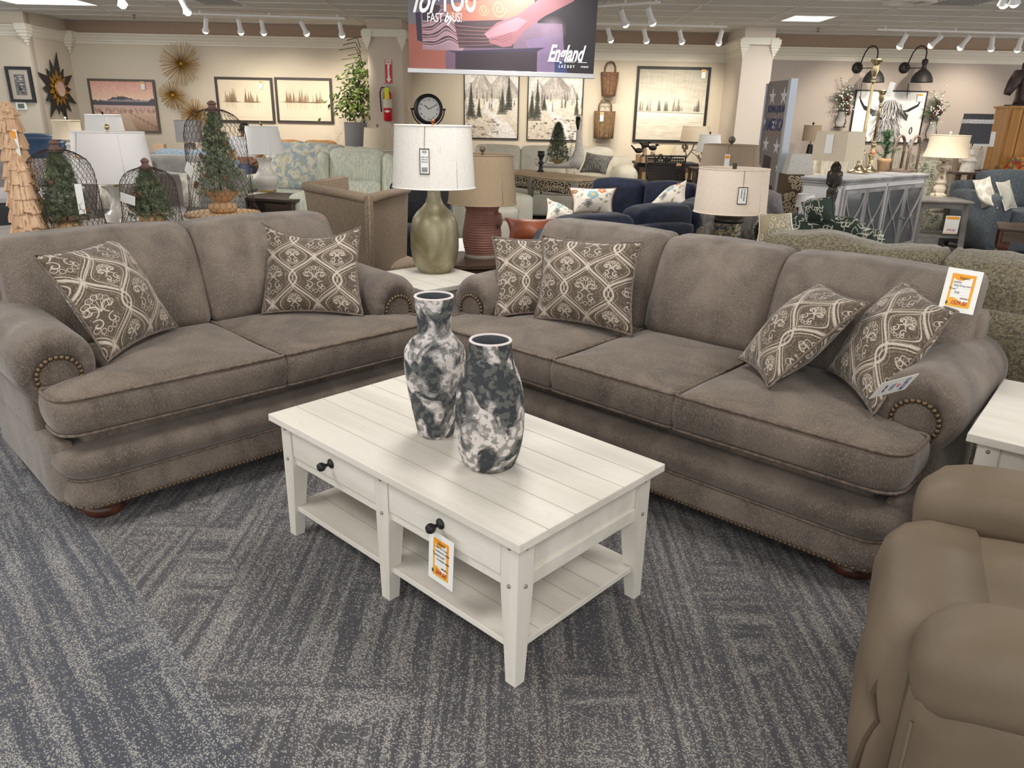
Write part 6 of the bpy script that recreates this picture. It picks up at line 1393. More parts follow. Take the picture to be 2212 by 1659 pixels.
# navy sectional: far run facing us, near run with its back to us
NS = thing('navy_sectional', 'navy velvet sectional sofa behind the brown sofa', 'sofa', (0, 0, 0))
def seg(nm, pa, pb, zt_, zb_, th, m=NAVY, puff=.03, n=12, r=.06):
    v = Vector((pb.x-pa.x, pb.y-pa.y, 0)); L = v.length; M = T((pa.x+pb.x)/2, (pa.y+pb.y)/2, (zt_+zb_)/2) @ Matrix.Rotation(math.atan2(v.y, v.x), 4, 'Z')
    b = BM(); rbox(b, L-.008, th, zt_-zb_, r, n, (.006, puff, .02), M, fn=lambda q, p: Vector((q.x, q.y, q.z+crease(q+Vector((L, 0, 0)), 1.)))); return ob(nm, b, m, NS)
a0, a1, a2 = PZ(1286, 384, .9), PZ(1398, 391, .9), PZ(1510, 398, .9)
seg('back_cushion', a0, a1, .90, .42, .22); seg('back_cushion', a1, a2, .90, .42, .22)
off = Vector((a2.y-a0.y, -(a2.x-a0.x), 0)).normalized()
seg('back_frame', a0-off*.16, a2-off*.16+Vector((.3, -.2, 0)), .82, .05, .12, r=.03)
seg('seat_cushion', a0+off*.45, a1+off*.45, .46, .3, .75); seg('seat_cushion', a1+off*.45, a2+off*.45, .46, .3, .75); seg('sofa_base', a0+off*.4, a2+off*.4, .30, .05, .86, r=.03)
c0, c1, c2 = PZ(1195, 482, .84), PZ(1358, 468, .85), PZ(1478, 443, .87); c1b = PZ(1362, 452, .87)
seg('back_cushion', c0+Vector((.03, .1, 0)), c1+Vector((0, .08, 0)), .86, .46, .24); seg('back_cushion', c1b+Vector((.0, .0, 0)), c2, .88, .46, .24)
seg('back_frame', PZ(1180, 505, .78), PZ(1490, 486, .74), .76, .05, .14, r=.04); seg('arm', PZ(1186, 500, .80), PZ(1168, 478, .80)+Vector((-.0, .55, 0)), .74, .05, .16, r=.05)
seg('back_cushion', PZ(1480, 445, .86), PZ(1520, 425, .86), .86, .46, .22); seg('seat_cushion', c0+Vector((.12, .5, 0)), c2+Vector((.1, .5, 0)), .46, .3, .7); seg('sofa_base', c0+Vector((.1, .4, 0)), c2+Vector((.1, .4, 0)), .3, .05, .8, r=.03)
GRYC = fab('pewter_chenille', (84, 80, 76), (112, 106, 100), ns=30, sheen=.3)
# grey sofa arm and pillows behind the oat lamp, cream paisley pillow
P = PY(1590, 500, 5.3); settee('grey_corner_sofa', 'taupe grey sofa behind the mosaic lamp carrying dark grey pillows', 'sofa', (P.x+.2, 6.1, 0), 160, .9, .6, .72, fab('taupe_cloth', (132, 122, 106), (150, 140, 124)), nc=2, arm_w=.15, arm_h=.62, cush=0, seat=.42, fr_h=.70)
throw('throw_pillow', 'dark grey chenille pillow directly behind the mosaic lamp base', 'pillow', PY(1520, 520, 5.1), PY(1625, 520, 5.1), PY(1632, 455, 5.25), PY(1512, 458, 5.25), .22, GRYC, cord=GRYC)
throw('throw_pillow', 'slate grey pillow at the right of the oat lamp shade', 'pillow', PY(1635, 478, 5.6), PY(1694, 480, 5.6), PY(1688, 420, 5.8), PY(1628, 404, 5.8), .24, fab('slate_chenille', (98, 92, 94), (120, 114, 116), ns=20), cord=GRYC)
def paisley():
    c = Cv(240, 240, (172, 158, 128)); r = np.random.RandomState(5)
    for k in range(26):
        x, y = r.randint(0, 240), r.randint(0, 240); R_ = r.randint(12, 30); c.ell(x, y, R_, R_*1.4, (128, 128, 122), .8); c.ell(x, y, R_*.8, R_*1.15, (196, 186, 158), .9); c.ell(x, y, R_*.5, R_*.8, (150, 138, 112), .8)
        for j in range(8): c.ell(x+R_*.4*math.cos(j), y+R_*.7*math.sin(j), 3, 3, (220, 210, 184), .9)
    return c
PAI = imat('paisley_cloth', paisley(), .9)
throw('throw_pillow', 'gold and grey paisley pillow at the left end of the olive sofa', 'pillow', PY(1636, 525, 4.45), PY(1722, 525, 4.3), PY(1708, 462, 4.45), PY(1640, 462, 4.6), .16, PAI, cord=CRW)
# ---- desk with birds, woven chair, lamps right of the lake painting
P = PZ(1437, 352, .78); DK = thing('writing_desk', 'black desk with cane panelled doors below the lake painting', 'desk', (PY(1437, 352, 13.2).x, 13.25, 0)); zD = PY(1437, 352, 13.0).z; BRW = mat('brown_frame_wood', (92, 66, 48), rough=.5); CANE = mat('cane_webbing', (196, 164, 116), (160, 128, 86), rough=.8, ns=120)
wD = PY(1504, 360, 13).x-PY(1371, 360, 13).x; ob('table_top', box(BM(), -wD/2, wD/2, -.3, .3, zD-.04, zD, .004), BLACK, DK, smooth=False); ob('carcass', box(BM(), -wD/2+.03, wD/2-.03, -.26, .28, .1, zD-.04), mat('charcoal_wood', (44, 38, 38), rough=.5), DK, smooth=False)
for x_ in (-wD*.29, wD*.29):
    d = ob('door', box(BM(), x_-wD*.17, x_+wD*.17, -.285, -.262, .2, zD-.07, .003), BRW, DK, smooth=False); ob('cane_panel', box(BM(), x_-wD*.12, x_+wD*.12, -.292, -.285, .27, zD-.15), CANE, d, smooth=False)
for sx in (-1, 1): ob('leg', box(BM(), sx*wD/2-.03, sx*wD/2+.03, -.29, -.23, 0, zD-.04), BLACK, DK, smooth=False)
BW = mat('pale_wood_block', (198, 168, 136), rough=.7)
def bird(label, px, py0, py1, hw, fl=1, Y=12.98, ped=1):
    P = PY(px, py1, Y); k = dep(P)/FPX; hb = PY(px, py0, Y).z-zD; t = thing('bird_figurine', label, 'figurine', (P.x, Y, zD), 0, 'black birds on the desk')
    if ped: ob('wood_block', lathe(BM(), [(hw*k, 0), (hw*k, hb)], 20), BW, t, flatang=40)
    else: hb = .0
    b = BM(); ball(b, .045, (0, 0, hb+.055), (1.5, .9, .95)); ball(b, .026, (fl*.065, 0, hb+.105)); tube(b, [(fl*.08, 0, hb+.105), (fl*.12, 0, hb+.095)], .01, 6, rs=[.011, .002]); ob('bird_body', b, BLACK, t)
    tube_ = BM(); tube(tube_, [(-fl*.05, 0, hb+.06), (-fl*.13, 0, hb+.14)], .02, 6, rs=[.02, .012]); ob('tail', tube_, BLACK, t)
bird('black bird with raised tail on the left wood block of the desk', 1378, 333, 350, 5.5, 1); bird('black bird on the tallest wood block of the desk', 1391, 321, 348, 4.8, 1, 13.1); bird('black bird on the small dark block behind the woven chair', 1408, 327, 347, 4, 1, 13.15)
bird('small black bird with no block beside the fruit crate on the desk', 1396, 340, 350, 3, -1, 12.95, 0); bird('black bird standing left of the woven chair back on the desk', 1412, 340, 350, 3, -1, 12.92, 0); bird('black bird spreading flat on the desk behind the woven chair', 1440, 340, 350, 3, 1, 12.95, 0)
P = PY(1398, 350, 12.9); tag(ob('wooden_crate', box(BM(), -.1, .1, -.06, .06, 0, .1, .004), BW, loc=(P.x, 12.9, zD), smooth=False), 'small pale wood crate with a lemon print on the desk front edge', 'crate')
P = PY(1429, 330, 13.85); tag(ob('mounted_board', box(BM(), -.17, .17, -.02, .02, 0, .27), mat('cream_board', (232, 218, 186)), loc=(P.x, 13.5, zD), smooth=False), 'blank cream board leaning on the wall above the desk', 'board')
WV = mat('black_woven_rope', (22, 18, 18), (38, 32, 30), rough=.7, ns=60); P = PY(1440, 400, 11.4); CH = thing('woven_chair', 'black woven rope armchair in front of the desk', 'chair', (P.x, 11.3, 0), 8)
z1 = PY(1440, 338, 11.4).z; b = BM()
for k in range(15): x_ = -.26+.52*k/14; tube(b, [(x_, .1, .48), (x_*1.04, .2, z1-.02)], .006, 4)
for k in range(17): z_ = .50+(z1-.54)*k/16; y_ = .1+.1*(z_-.48)/(z1-.48)-.01; n_ = 2 if k in (0, 1, 2, 13, 14, 15) else 3; box(b, -.27, .27, y_-.004, y_+.004, z_-(.006 if n_ == 2 else .0125), z_+(.006 if n_ == 2 else .0125))
ob('woven_back', b, WV, CH, smooth=False); b = BM(); tube(b, [(-.28, .09, 0), (-.28, .1, .48), (-.30, .2, z1), (.30, .2, z1), (.28, .1, .48), (.28, .09, 0)], .018, 6); ob('chair_frame', b, BLACK, CH)
for s in (-1, 1): b = BM(); tube(b, [(s*.29, .13, .64), (s*.36, -.2, .63), (s*.34, -.35, .60), (s*.30, -.36, 0)], .016, 6); ob('arm', b, BLACK, CH)
b = BM(); rbox(b, .58, .55, .09, .04, 6, (0, 0, .01), T(0, -.15, .44)); ob('seat_cushion', b, mat('pale_cloth', (222, 210, 196)), CH); stag(CH, .2, .16, z1-.1, .15, .07, 12)
P = PY(1497, 350, 13.15); P.z = zD; br = mat('bronze_branch', (112, 96, 78), rough=.6); L1 = thing('branch_lamp', 'sculptural branch lamp with a beige shade in front of the lake painting', 'lamp', P)
shade_obj(L1, P, 273, 29, 305, 32, LINC); b = BM(); zs_ = zat(P, 308)-P.z; tube(b, [(-.15, 0, 0), (-.12, 0, .08), (-.04, 0, .2), (.0, 0, zs_), (0, 0, zs_+.2)], .011, 6)
for (x0_, z0_, x1_, z1_) in ((-.1, .1, -.2, .26), (-.05, .18, .08, .1), (-.04, .2, .1, .22), (-.12, .06, -.16, .3), (.03, .13, .16, .02)):
    tube(b, [(x0_, 0, z0_), (x1_, -.02, z1_)], .006, 5)
    for k in range(2): ball(b, .03, (x1_+k*.03, -.03, z1_-.05*k), (.7, .25, 1.3), 8, 6)
ob('branch', b, br, L1)
P = PY(1528, 350, 11.2); P.z = PY(1528, 362, 11.2).z; stand(P, 'small dark table under the bright white tapered lamp'); l_ = lamp('bright white tapered drum lamp right of the branch lamp', P, [(362, 8), (340, 8), (335, 5)], WCER, (291, 22, 328, 27), LINW, fin=(.014, BLACK))
P = PY(1568, 420, 7.2); P.z = PY(1568, 440, 7.2).z; stand(P, 'small dark table under the large taupe drum lamp'); lamp('large taupe drum lamp behind the oat drum lamp', P, [(440, 20), (400, 22), (385, 14)], br, (313, 58, 372, 63), LINB, fin=(.032, mat('dark_stone_ball', (92, 86, 72), rough=.6)), tagp=(-.35, .045, .12, 0))
# ================================================================== RIGHT SIDE OF THE SHOP
# standing star banner
SGY = mat('sign_grey', (140, 131, 127), rough=.6); SGW = mat('sign_white', (226, 226, 228), rough=.6); NVP = mat('sign_navy', (52, 62, 120), rough=.6); ALU = mat('aluminium_post', (176, 184, 194), rough=.35, metal=.5)
A_ = PY(1663, 182, 9.6); B_ = PY(1711, 172, 9.0); zt = B_.z; dx = Vector((B_.x-A_.x, B_.y-A_.y, 0)); wS = dx.length; SG = thing('standing_sign', 'tall grey floor sign with white stars reading KEEPING JOBS IN AMERICA', 'sign', (A_.x, A_.y, 0), math.degrees(math.atan2(dx.y, dx.x)))
ob('sign_panel', box(BM(), 0, wS, -.01, .01, .04, zt), SGY, SG, smooth=False); ob('post', box(BM(), wS, wS+.07, -.04, .04, 0, zt+.01, .004), ALU, SG, smooth=False); ob('post', box(BM(), -.04, 0, -.03, .03, 0, zt-.02, .004), ALU, SG, smooth=False)
ob('foot', box(BM(), -.1, wS+.1, -.2, .2, 0, .03), ALU, SG, smooth=False)
def star(b, x, z, R_, M=I4):
    prism(b, [(x+(R_ if k % 2 == 0 else R_*.36)*math.sin(k*PI/5), z+(R_ if k % 2 == 0 else R_*.36)*math.cos(k*PI/5)) for k in range(10)], 0, .002, Matrix(((1, 0, 0, 0), (0, 0, -1, -.0102), (0, 1, 0, 0), (0, 0, 0, 1))))
for fx, z_, R_ in ((.25, zt-.17, .11), (.78, zt-.17, .11), (.02, zt-.45, .05), (.5, zt-.47, .09), (.22, zt-.70, .1), (.74, zt-.72, .1), (.06, zt-.98, .06), (.9, zt-.95, .06), (.93, zt-1.25, .05)):
    b = BM(); star(b, wS*fx, z_, R_*wS/.5*.8); ob('star', b, SGW, SG, smooth=False)
for s, z_, sz, k_ in (('KEEPING JOBS IN', zt-.34, .10, .62), ('AMERICA', zt-.54, .19, .68)): txt(s, sz, NVP, SG, T(wS*.5, -.0125, z_) @ RX(90), bold=.003, sx=k_*wS/.62)
ob('rule_line', box(BM(), wS*.1, wS*.9, -.0125, -.0102, zt-.59, zt-.585), mat('sign_red', (196, 90, 80)), SG, smooth=False)
b = BM(); MB = mat('printed_brown_leather', (66, 48, 46), rough=.5)
prism(b, [(wS*.2, zt-.82), (wS*.56, zt-.84), (wS*.56, zt-1.14), (wS*.78, zt-1.16), (wS*.8, zt-1.22), (wS*.68, zt-1.28), (wS*.66, zt-1.5), (wS*.16, zt-1.5)], 0, .001, Matrix(((1, 0, 0, 0), (0, 0, -1, -.0102), (0, 1, 0, 0), (0, 0, 0, 1)))); ob('chair_print', b, MB, SG, smooth=False)
# sideboard
SBW = mat('chalk_paint', (214, 212, 210), (226, 224, 222), rough=.6, ns=4); SBG = mat('grey_wash_trim', (138, 136, 136), (166, 164, 164), rough=.6, ns=5, st=(1, 1, .3)); GLS = mat('cabinet_glass', (120, 124, 126), rough=.08, alpha=.45, spec=.8); SBI = mat('cabinet_inside', (128, 124, 120), rough=.8)
A_, B_, C_ = PZ(1826, 388, .95), PZ(2003, 375, .95), PZ(1752, 376, .95); dx = Vector((B_.x-A_.x, B_.y-A_.y, 0)); W_s = dx.length; a_s = math.degrees(math.atan2(dx.y, dx.x)); dy = Vector((C_.x-A_.x, C_.y-A_.y, 0))
SB_ = thing('sideboard', 'white sideboard with four grey arched glass doors holding brass candlesticks', 'sideboard', (A_.x, A_.y, 0), a_s); Ds = .46
ob('cabinet_top', box(BM(), -.03, W_s+.03, -.03, Ds+.02, .92, .95, .008), SBG, SB_, smooth=False); ob('cornice', box(BM(), -.015, W_s+.015, -.015, Ds+.01, .895, .92, .004), SBG, SB_, smooth=False)
b = BM(); box(b, 0, .03, 0, Ds, .05, .895); box(b, W_s-.03, W_s, 0, Ds, .05, .895); box(b, 0, W_s, Ds-.02, Ds, .05, .895); box(b, 0, W_s, 0, Ds, .05, .10); box(b, 0, W_s, .03, Ds, .86, .895); box(b, -.006, 0, .07, Ds-.07, .2, .8); ob('carcass', b, SBW, SB_, smooth=False)
ob('back_board', box(BM(), .03, W_s-.03, Ds-.03, Ds-.02, .1, .86), SBI, SB_, smooth=False); b = BM(); box(b, 0, W_s, 0, .02, .10, .14); box(b, 0, W_s, 0, .02, .845, .895)
for x_ in (0, W_s*.5-.02, W_s-.04): box(b, x_, x_+.04, 0, .02, .1, .88)
ob('face_frame', b, SBW, SB_, smooth=False); ob('inner_shelf', box(BM(), .03, W_s-.03, .04, Ds-.03, .46, .48), SBI, SB_, smooth=False)
dw = (W_s-.12)/4
for k in range(4):
    x0 = .04+dw*k+(.04 if k > 1 else 0); x1 = x0+dw; d = thing_ = None; b = BM()
    for (xa, xb, za_, zb_) in ((x0+.004, x0+.04, .145, .84), (x1-.04, x1-.004, .145, .84), (x0+.04, x1-.04, .145, .19), (x0+.04, x1-.04, .80, .84)): box(b, xa, xb, -.012, .012, za_, zb_, .002)
    for s in (0, 1):
        pts = [(x0+.035+(dw-.07)*(.5+(.5 if s else -.5)*math.cos(PI*j/12)), -.004, .19+.61*j/12) for j in range(13)]; tube(b, pts, .011, 6)
    box(b, (x0+x1)/2-.035, (x0+x1)/2+.035, -.016, .004, .485, .51, .003)
    d = ob('door', b, SBG, SB_, smooth=False); ob('glass_pane', box(BM(), x0+.04, x1-.04, .002, .005, .19, .80), GLS, d, smooth=False)
    kx = x1-.02 if k % 2 == 0 else x0+.02; b = BM(); ball(b, .014, (kx, -.03, .48)); ob('knob', b, SBG, d)
for x_ in (.03, W_s-.07):
    for y_ in (.03, Ds-.07): ob('foot', box(BM(), x_, x_+.04, y_, y_+.04, 0, .05), SBW, SB_, smooth=False)
def on_sb(px, py): return PZ(px, py, .95)
def candle(label, px, py, yt, xt, k_):
    P = on_sb(px, py); t = thing('candlestick', label, 'candlestick', P, 0, 'brass candlesticks'); H = zat(P, yt)-.95; s = k_
    prof = [(.105, 0), (.11, .008), (.10, .02), (.07, .035), (.045, .05), (.03, .08), (.022, .12), (.028, .14), (.02, .16), (.034, .20), (.042, .225), (.03, .25), (.017, .27), (.028, .29), (.017, .31), (.024, .34), (.034, .365), (.022, .385), (.016, .40), (.018, H*.45), (.013, H*.78), (.012, H*.80), (.024, H*.815), (.014, H*.83), (.018, H*.86), (.034, H*.90), (.03, H*.94), (.036, H*.97), (.062, H*.985), (.062, H)]
    prof = [(r*s, z if z > H*.44 or H > .9 else z*H/1.0*.95) for r, z in prof]; ob('stick', lathe(BM(), prof, 24), BRS, t); return t
cs = candle('taller brass candlestick standing on the sideboard beside the linen box lamp', 1853, 374, 128, 0, 1.12); ob('hang_tag', box(BM(), -.03, .03, -.03, -.028, .83, .98, 0, RY(12)), PAPER, cs, smooth=False)
cs = candle('shorter brass candlestick on the sideboard next to the little pine', 1877, 372, 195, 0, 1.0); b = BM(); lathe(b, [(.028, 0), (.028, .003)], 16, T(-.01, -.05, .22) @ RX(90)); ob('round_sticker', b, mat('coral_sticker', (238, 150, 118)), cs)
P = on_sb(1906, 370); X = thing('potted_pine', 'little green pine in a folded burlap pot on the sideboard', 'artificial tree', P); hp = zat(P, 342)-.95
ob('burlap_pot', lathe(BM(), [(.055, 0), (.07, hp*.7), (.078, hp*.75), (.076, hp), (.07, hp)], 18, flute=.04, fn=5), BURL, X); r = random.Random(9); pts = []; zt_ = zat(P, 262)-.95
for k in range(16):
    a = r.uniform(0, 2*PI); e = r.uniform(.25, 1.1); L = .15*(1.25-k/16); z0 = hp+(zt_-hp)*k/22
    for j in range(9): q = j/8; pts.append(Vector((L*q*math.cos(a)*math.cos(e), L*q*math.sin(a)*math.cos(e), z0+L*q*math.sin(e))))
for j in range(20): pts.append(Vector((0, 0, hp+(zt_-hp)*.7*j/19)))
b = BM(); needles(b, pts, .045, 16, r, .0022, .5); ob('foliage', b, mat('spring_needles', (40, 72, 40), (80, 112, 66), rough=.7, ns=20), X, smooth=False)
P = on_sb(1950, 371); AR = thing('arch_lantern', 'weathered wooden arch lantern frame with a ring on top, on the sideboard', 'lantern', P, a_s); DWD = mat('driftwood', (110, 92, 80), (140, 122, 108), rough=.8, ns=8, st=(3, 3, .6)); Ha = zat(P, 294)-.95
for y_ in (-.09, .09):
    b = BM(); pts = [(-.13, 0), (-.13, Ha*.55)]+[(-.13*math.cos(PI*k/10), Ha*.55+Ha*.43*math.sin(PI*k/10)) for k in range(1, 10)]+[(.13, Ha*.55), (.13, 0)]
    tube(b, [(x, y_, z+.01) for x, z in pts], .016, 6)
    for k in range(26): l = k/25*(len(pts)-1); i = min(int(l), len(pts)-2); f = l-i; x = pts[i][0]*(1-f)+pts[i+1][0]*f; z = pts[i][1]*(1-f)+pts[i+1][1]*f; ball(b, .008, (x, y_-.016, z+.01), (1, 1, 1), 6, 4)
    ob('arch', b, DWD, AR)
ob('lantern_base', box(BM(), -.15, .15, -.11, .11, 0, .03, .004), DWD, AR, smooth=False); b = BM(); tube(b, [(.03*math.cos(a), 0, Ha+.06+.035*math.sin(a)) for a in [2*PI*k/14 for k in range(14)]], .006, 5, True); ob('ring', b, IRON, AR); b = BM(); lathe(b, [(.055, 0), (.055, .006)], 18, T(0, -.02, Ha*.78) @ RX(90)); ob('round_mirror', b, SILV, AR)
# linen box lamp
P = PY(1789, 470, 5.9); P.z = .60; DIST = mat('distressed_black', (38, 32, 28), (58, 50, 44), rough=.7, ns=18, c3=(150, 132, 106), fs=30, flo=.6, fhi=.66, fa=.8)
LBX = lamp('carved black lamp with a large rectangular linen shade left of the sideboard', P, [(472, 13), (450, 12), (438, 9), (425, 11), (412, 12), (404, 8), (398, 15), (395, 16), (375, 16), (371, 15), (368, 10), (362, 11), (356, 9), (350, 4)], DIST, (284, 53, 346, 57), mat('ecru_linen', (206, 192, 168), (220, 207, 184), rough=.9, ns=80, st=(1, 1, 8)), kind='rect', seg=16)
ob('price_tag', box(BM(), -rpx(P, 1.3, 55)-.006, -rpx(P, 1.3, 55)-.004, -.02, .035, zat(P, 330)-.6, zat(P, 290)-.6), PAPER, LBX, smooth=False); LBX.rotation_euler = (0, 0, math.radians(48))
STD = thing('side_table', 'small dark side table hidden under the linen box lamp', 'side table', (P.x, P.y, 0)); ob('table_top', box(BM(), -.25, .25, -.2, .2, .57, .6), DBR, STD, smooth=False); ob('leg', box(BM(), -.04, .04, -.04, .04, 0, .57), DBR, STD, smooth=False)
# green swivel chair with a maze print
def maze(bg, fg, s, w=6):
    c = Cv(320, 320, bg); r = np.random.RandomState(s); c.mottle(.2, 40, 40, s)
    for _ in range(34):
        x, y = r.randint(0, 9)*36, r.randint(0, 9)*36; P = [(x, y)]; d = r.randint(0, 4)
        for k in range(r.randint(4, 9)):
            dx, dy = ((1, 0), (0, 1), (-1, 0), (0, -1))[d % 4]; x += dx*30; y += dy*30; P.append((x, y)); d += r.choice([-1, 0, 1])
        for _k in range(2): P = [P[0]]+[q for a, b_ in zip(P, P[1:]) for q in ((a[0]*.75+b_[0]*.25, a[1]*.75+b_[1]*.25), (a[0]*.25+b_[0]*.75, a[1]*.25+b_[1]*.75))]+[P[-1]]
        c.line(P, w, fg, .95)
    return c
def imgbox(nm, cv, scale):
    """a printed cloth laid over any shape by its own object coordinates"""
    m = bpy.data.materials.new(nm); m.use_nodes = True; nt = m.node_tree; b = nt.nodes['Principled BSDF']; b.inputs['Roughness'].default_value = .9
    t = nt.nodes.new('ShaderNodeTexImage'); t.image = cv.img(nm); t.projection = 'BOX'; t.projection_blend = .15
    tc = nt.nodes.new('ShaderNodeTexCoord'); mp = nt.nodes.new('ShaderNodeMapping'); mp.inputs['Scale'].default_value = (scale,)*3
    nt.links.new(tc.outputs['Object'], mp.inputs[0]); nt.links.new(mp.outputs[0], t.inputs[0]); nt.links.new(t.outputs[0], b.inputs['Base Color']); return m
GRM = imgbox('green_maze_cloth', maze((44, 58, 50), (206, 202, 184), 3), 3.6); IVM = imgbox('ivory_maze_cloth', maze((206, 200, 178), (104, 112, 88), 5, 7), 3.)
P = PY(1775, 500, 5.0); GC = thing('swivel_chair', 'green barrel chair with an ivory maze print behind the olive sofa', 'armchair', (P.x+.08, 5.15, 0), 35); b = BM(); N_ = 22; rows = []
for k in range(N_+1):
    a = math.radians(-25+230*k/N_); h = .70-.05*math.cos(a-PI/2)*-1; h = .86 if 30 < k*230/N_ < 180 else .80
    rows.append([b.verts.new((r_*math.cos(a), r_*math.sin(a), z_)) for r_, z_ in ((.36, .12), (.42, .14), (.46, .5), (.465, h-.05), (.43, h), (.38, h), (.33, h-.05), (.32, .40))])
for A, B in zip(rows, rows[1:]):
    for k in range(8): b.faces.new((A[k], A[(k+1) % 8], B[(k+1) % 8], B[k]))
b.faces.new(rows[0][::-1]); b.faces.new(rows[-1]); ob('barrel_back', b, GRM, GC); b = BM(); rbox(b, .62, .66, .3, .1, 10, (0, .02, .03), T(0, -.06, .36)); ob('seat_cushion', b, GRM, GC)
throw('throw_pillow', 'green maze print pillow standing on the green barrel chair', 'pillow', PY(1738, 480, 5.15), PY(1806, 486, 4.95), PY(1800, 424, 5.1), PY(1732, 438, 5.3), .2, imat('green_maze_print', maze((46, 60, 52), (214, 210, 192), 9), .9), cord=mat('dark_green_piping', (44, 56, 48)))
# grey side table with distressed bell lamp
GPT = mat('grey_side_table_paint', (118, 114, 108), (136, 132, 126), rough=.55, ns=5); A_, B_ = PZ(1985, 432, .64), PZ(2103, 436, .64); dx = B_-A_; w_ = dx.length; GT = thing('side_table', 'grey painted side table with a lower shelf beside the blue grey sofa', 'side table', ((A_.x+B_.x)/2+.06, (A_.y+B_.y)/2+.32, 0), math.degrees(math.atan2(dx.y, dx.x)))
ob('table_top', box(BM(), -w_/2, w_/2, -.34, .3, .615, .64, .006), GPT, GT, smooth=False)
for sx in (-1, 1):
    for sy in (-1, 1): ob('leg', tube(BM(), [(sx*(w_/2-.06), sy*.27, .615), (sx*(w_/2-.03), sy*.30, 0)], .035, 4), GPT, GT, smooth=False)
b = BM(); prism(b, [(-w_/2+.06, .615), (-w_/2+.06, .50), (-w_/2+.12, .54), (0, .55), (w_/2-.12, .54), (w_/2-.06, .50), (w_/2-.06, .615)], -.012, .012, Matrix(((1, 0, 0, 0), (0, 0, 1, -.27), (0, 1, 0, 0), (0, 0, 0, 1)))); ob('apron', b, GPT, GT, smooth=False)
ob('shelf', box(BM(), -w_/2+.06, w_/2-.06, -.27, .25, .2, .225, .003), GPT, GT, smooth=False)
TG = ob('price_tag', box(BM(), -.02, .14, -.315, -.313, .26, .47, 0, T(.05, 0, 0)), PAPER, GT, smooth=False); b = BM(); box(b, -.01, .13, -.3165, -.315, .43, .46, 0, T(.05, 0, 0)); box(b, -.01, .13, -.3165, -.315, .27, .275, 0, T(.05, 0, 0)); ob('tag_print', b, ORNG, TG, smooth=False); txt('199.00', .04, INKR, TG, T(.055, -.3165, .29) @ RX(90), align='LEFT')
P = PZ(2026, 424, .64); CRKL = mat('distressed_ivory', (214, 200, 180), (226, 214, 196), rough=.7, ns=10, c3=(124, 98, 62), fs=20, flo=.56, fhi=.62, fa=.9)
lamp('distressed ivory baluster lamp with a cream bell shade on the grey side table', P, [(425, 16), (420, 16), (416, 11), (409, 13), (404, 12), (399, 8), (394, 11), (388, 8), (380, 8), (372, 7), (364, 15), (358, 14), (353, 5), (349, 7), (345, 13), (343, 13)], CRKL, (292, 40, 339, 46), LINC, bell=.07, fin=(.016, WCER), seg=12)
# blue grey sofa
BGR = fab('blue_grey_linen', (74, 82, 88), (96, 104, 110), ns=60, bump=.25); P = PZ(2095, 545, 0)
settee('blue_grey_sofa', 'blue grey linen sofa at the right edge with two small pillows', 'sofa', (P.x+1.18, P.y+.22, 0), 4, 2.5, 1.0, PY(2150, 372, P.y+.5).z+.02, BGR, nc=2, arm_w=.24, arm_h=.72, seat=.50)
NS_ = P
throw('throw_pillow', 'pale paisley round-edged pillow on the blue grey sofa', 'pillow', PY(2122, 448, 9.2), PY(2155, 450, 9.0), PY(2138, 382, 9.3), PY(2102, 390, 9.4), .2, imat('pale_paisley', medal(7), .9), cord=CRW); throw('throw_pillow', 'oatmeal woven pillow in front of the pale paisley one on the blue grey sofa', 'pillow', PY(2172, 455, 8.9), PY(2196, 448, 8.9), PY(2180, 390, 9.1), PY(2152, 394, 9.2), .18, mat('oatmeal_weave', (176, 174, 162), (204, 202, 190), rough=.9, ns=60, st=(.4, 3, 3)), cord=CRW)
# brown coffee table with turned legs
A_ = PZ(2160, 492, .5); BT_ = thing('coffee_table', 'brown turned leg coffee table cut by the right edge of the picture', 'coffee table', (A_.x, A_.y, 0), -28)
ob('table_top', box(BM(), 0, 1.1, 0, .62, .47, .5, .008), DBR, BT_, smooth=False); ob('apron', box(BM(), .04, 1.05, .0, .57, .36, .47), DBR, BT_, smooth=False); 
for x_, y_ in ((.07, .07), (.07, .5), (.98, .07)):
    b = BM(); box(b, x_-.05, x_+.05, y_-.05, y_+.05, .30, .47); lathe(b, [(.03, 0), (.05, .015), (.075, .06), (.075, .10), (.05, .15), (.03, .165), (.04, .18), (.045, .2), (.03, .22), (.045, .26), (.05, .30)], 20, T(x_, y_, 0)); ob('leg', b, WALN, BT_, flatang=40)
# lamps behind: dark rectangular shade, white turned base
P = PY(2088, 371, 10.6); P.z = PY(2088, 371, 10.6).z; stand(P, 'small dark table under the charcoal shade lamp'); DKS = mat('charcoal_shade', (62, 62, 68), rough=.8)
L2 = lamp('whitewashed lamp with a charcoal rectangular shade and silver band left of the oak armoire', P, [(371, 15), (362, 14), (352, 12), (347, 15), (342, 13), (338, 8), (333, 11), (329, 8), (320, 6)], mat('whitewash', (214, 208, 198), (196, 184, 168), rough=.8, ns=10), (246, 24, 310, 26), DKS, kind='rect'); rb_ = rpx(P, P.z+1, 26.2); b = box(BM(), -rb_, rb_, -rb_*.63, rb_*.63, zat(P, 267)-P.z, zat(P, 258)-P.z); ob('beaded_band', b, mat('silver_beads', (150, 150, 150), (210, 210, 212), rough=.4, ns=80, lo=.45, hi=.55), L2, smooth=False)
P = PY(2112, 360, 11.6); P.z = PY(2112, 366, 11.6).z; stand(P, 'small dark table under the white square lamp', .2); lamp('white square lamp mostly hidden behind the charcoal shade lamp', P, [(366, 6), (340, 6), (322, 5)], MATS['whitewash'], (284, 17, 316, 18), LINW, kind='rect')
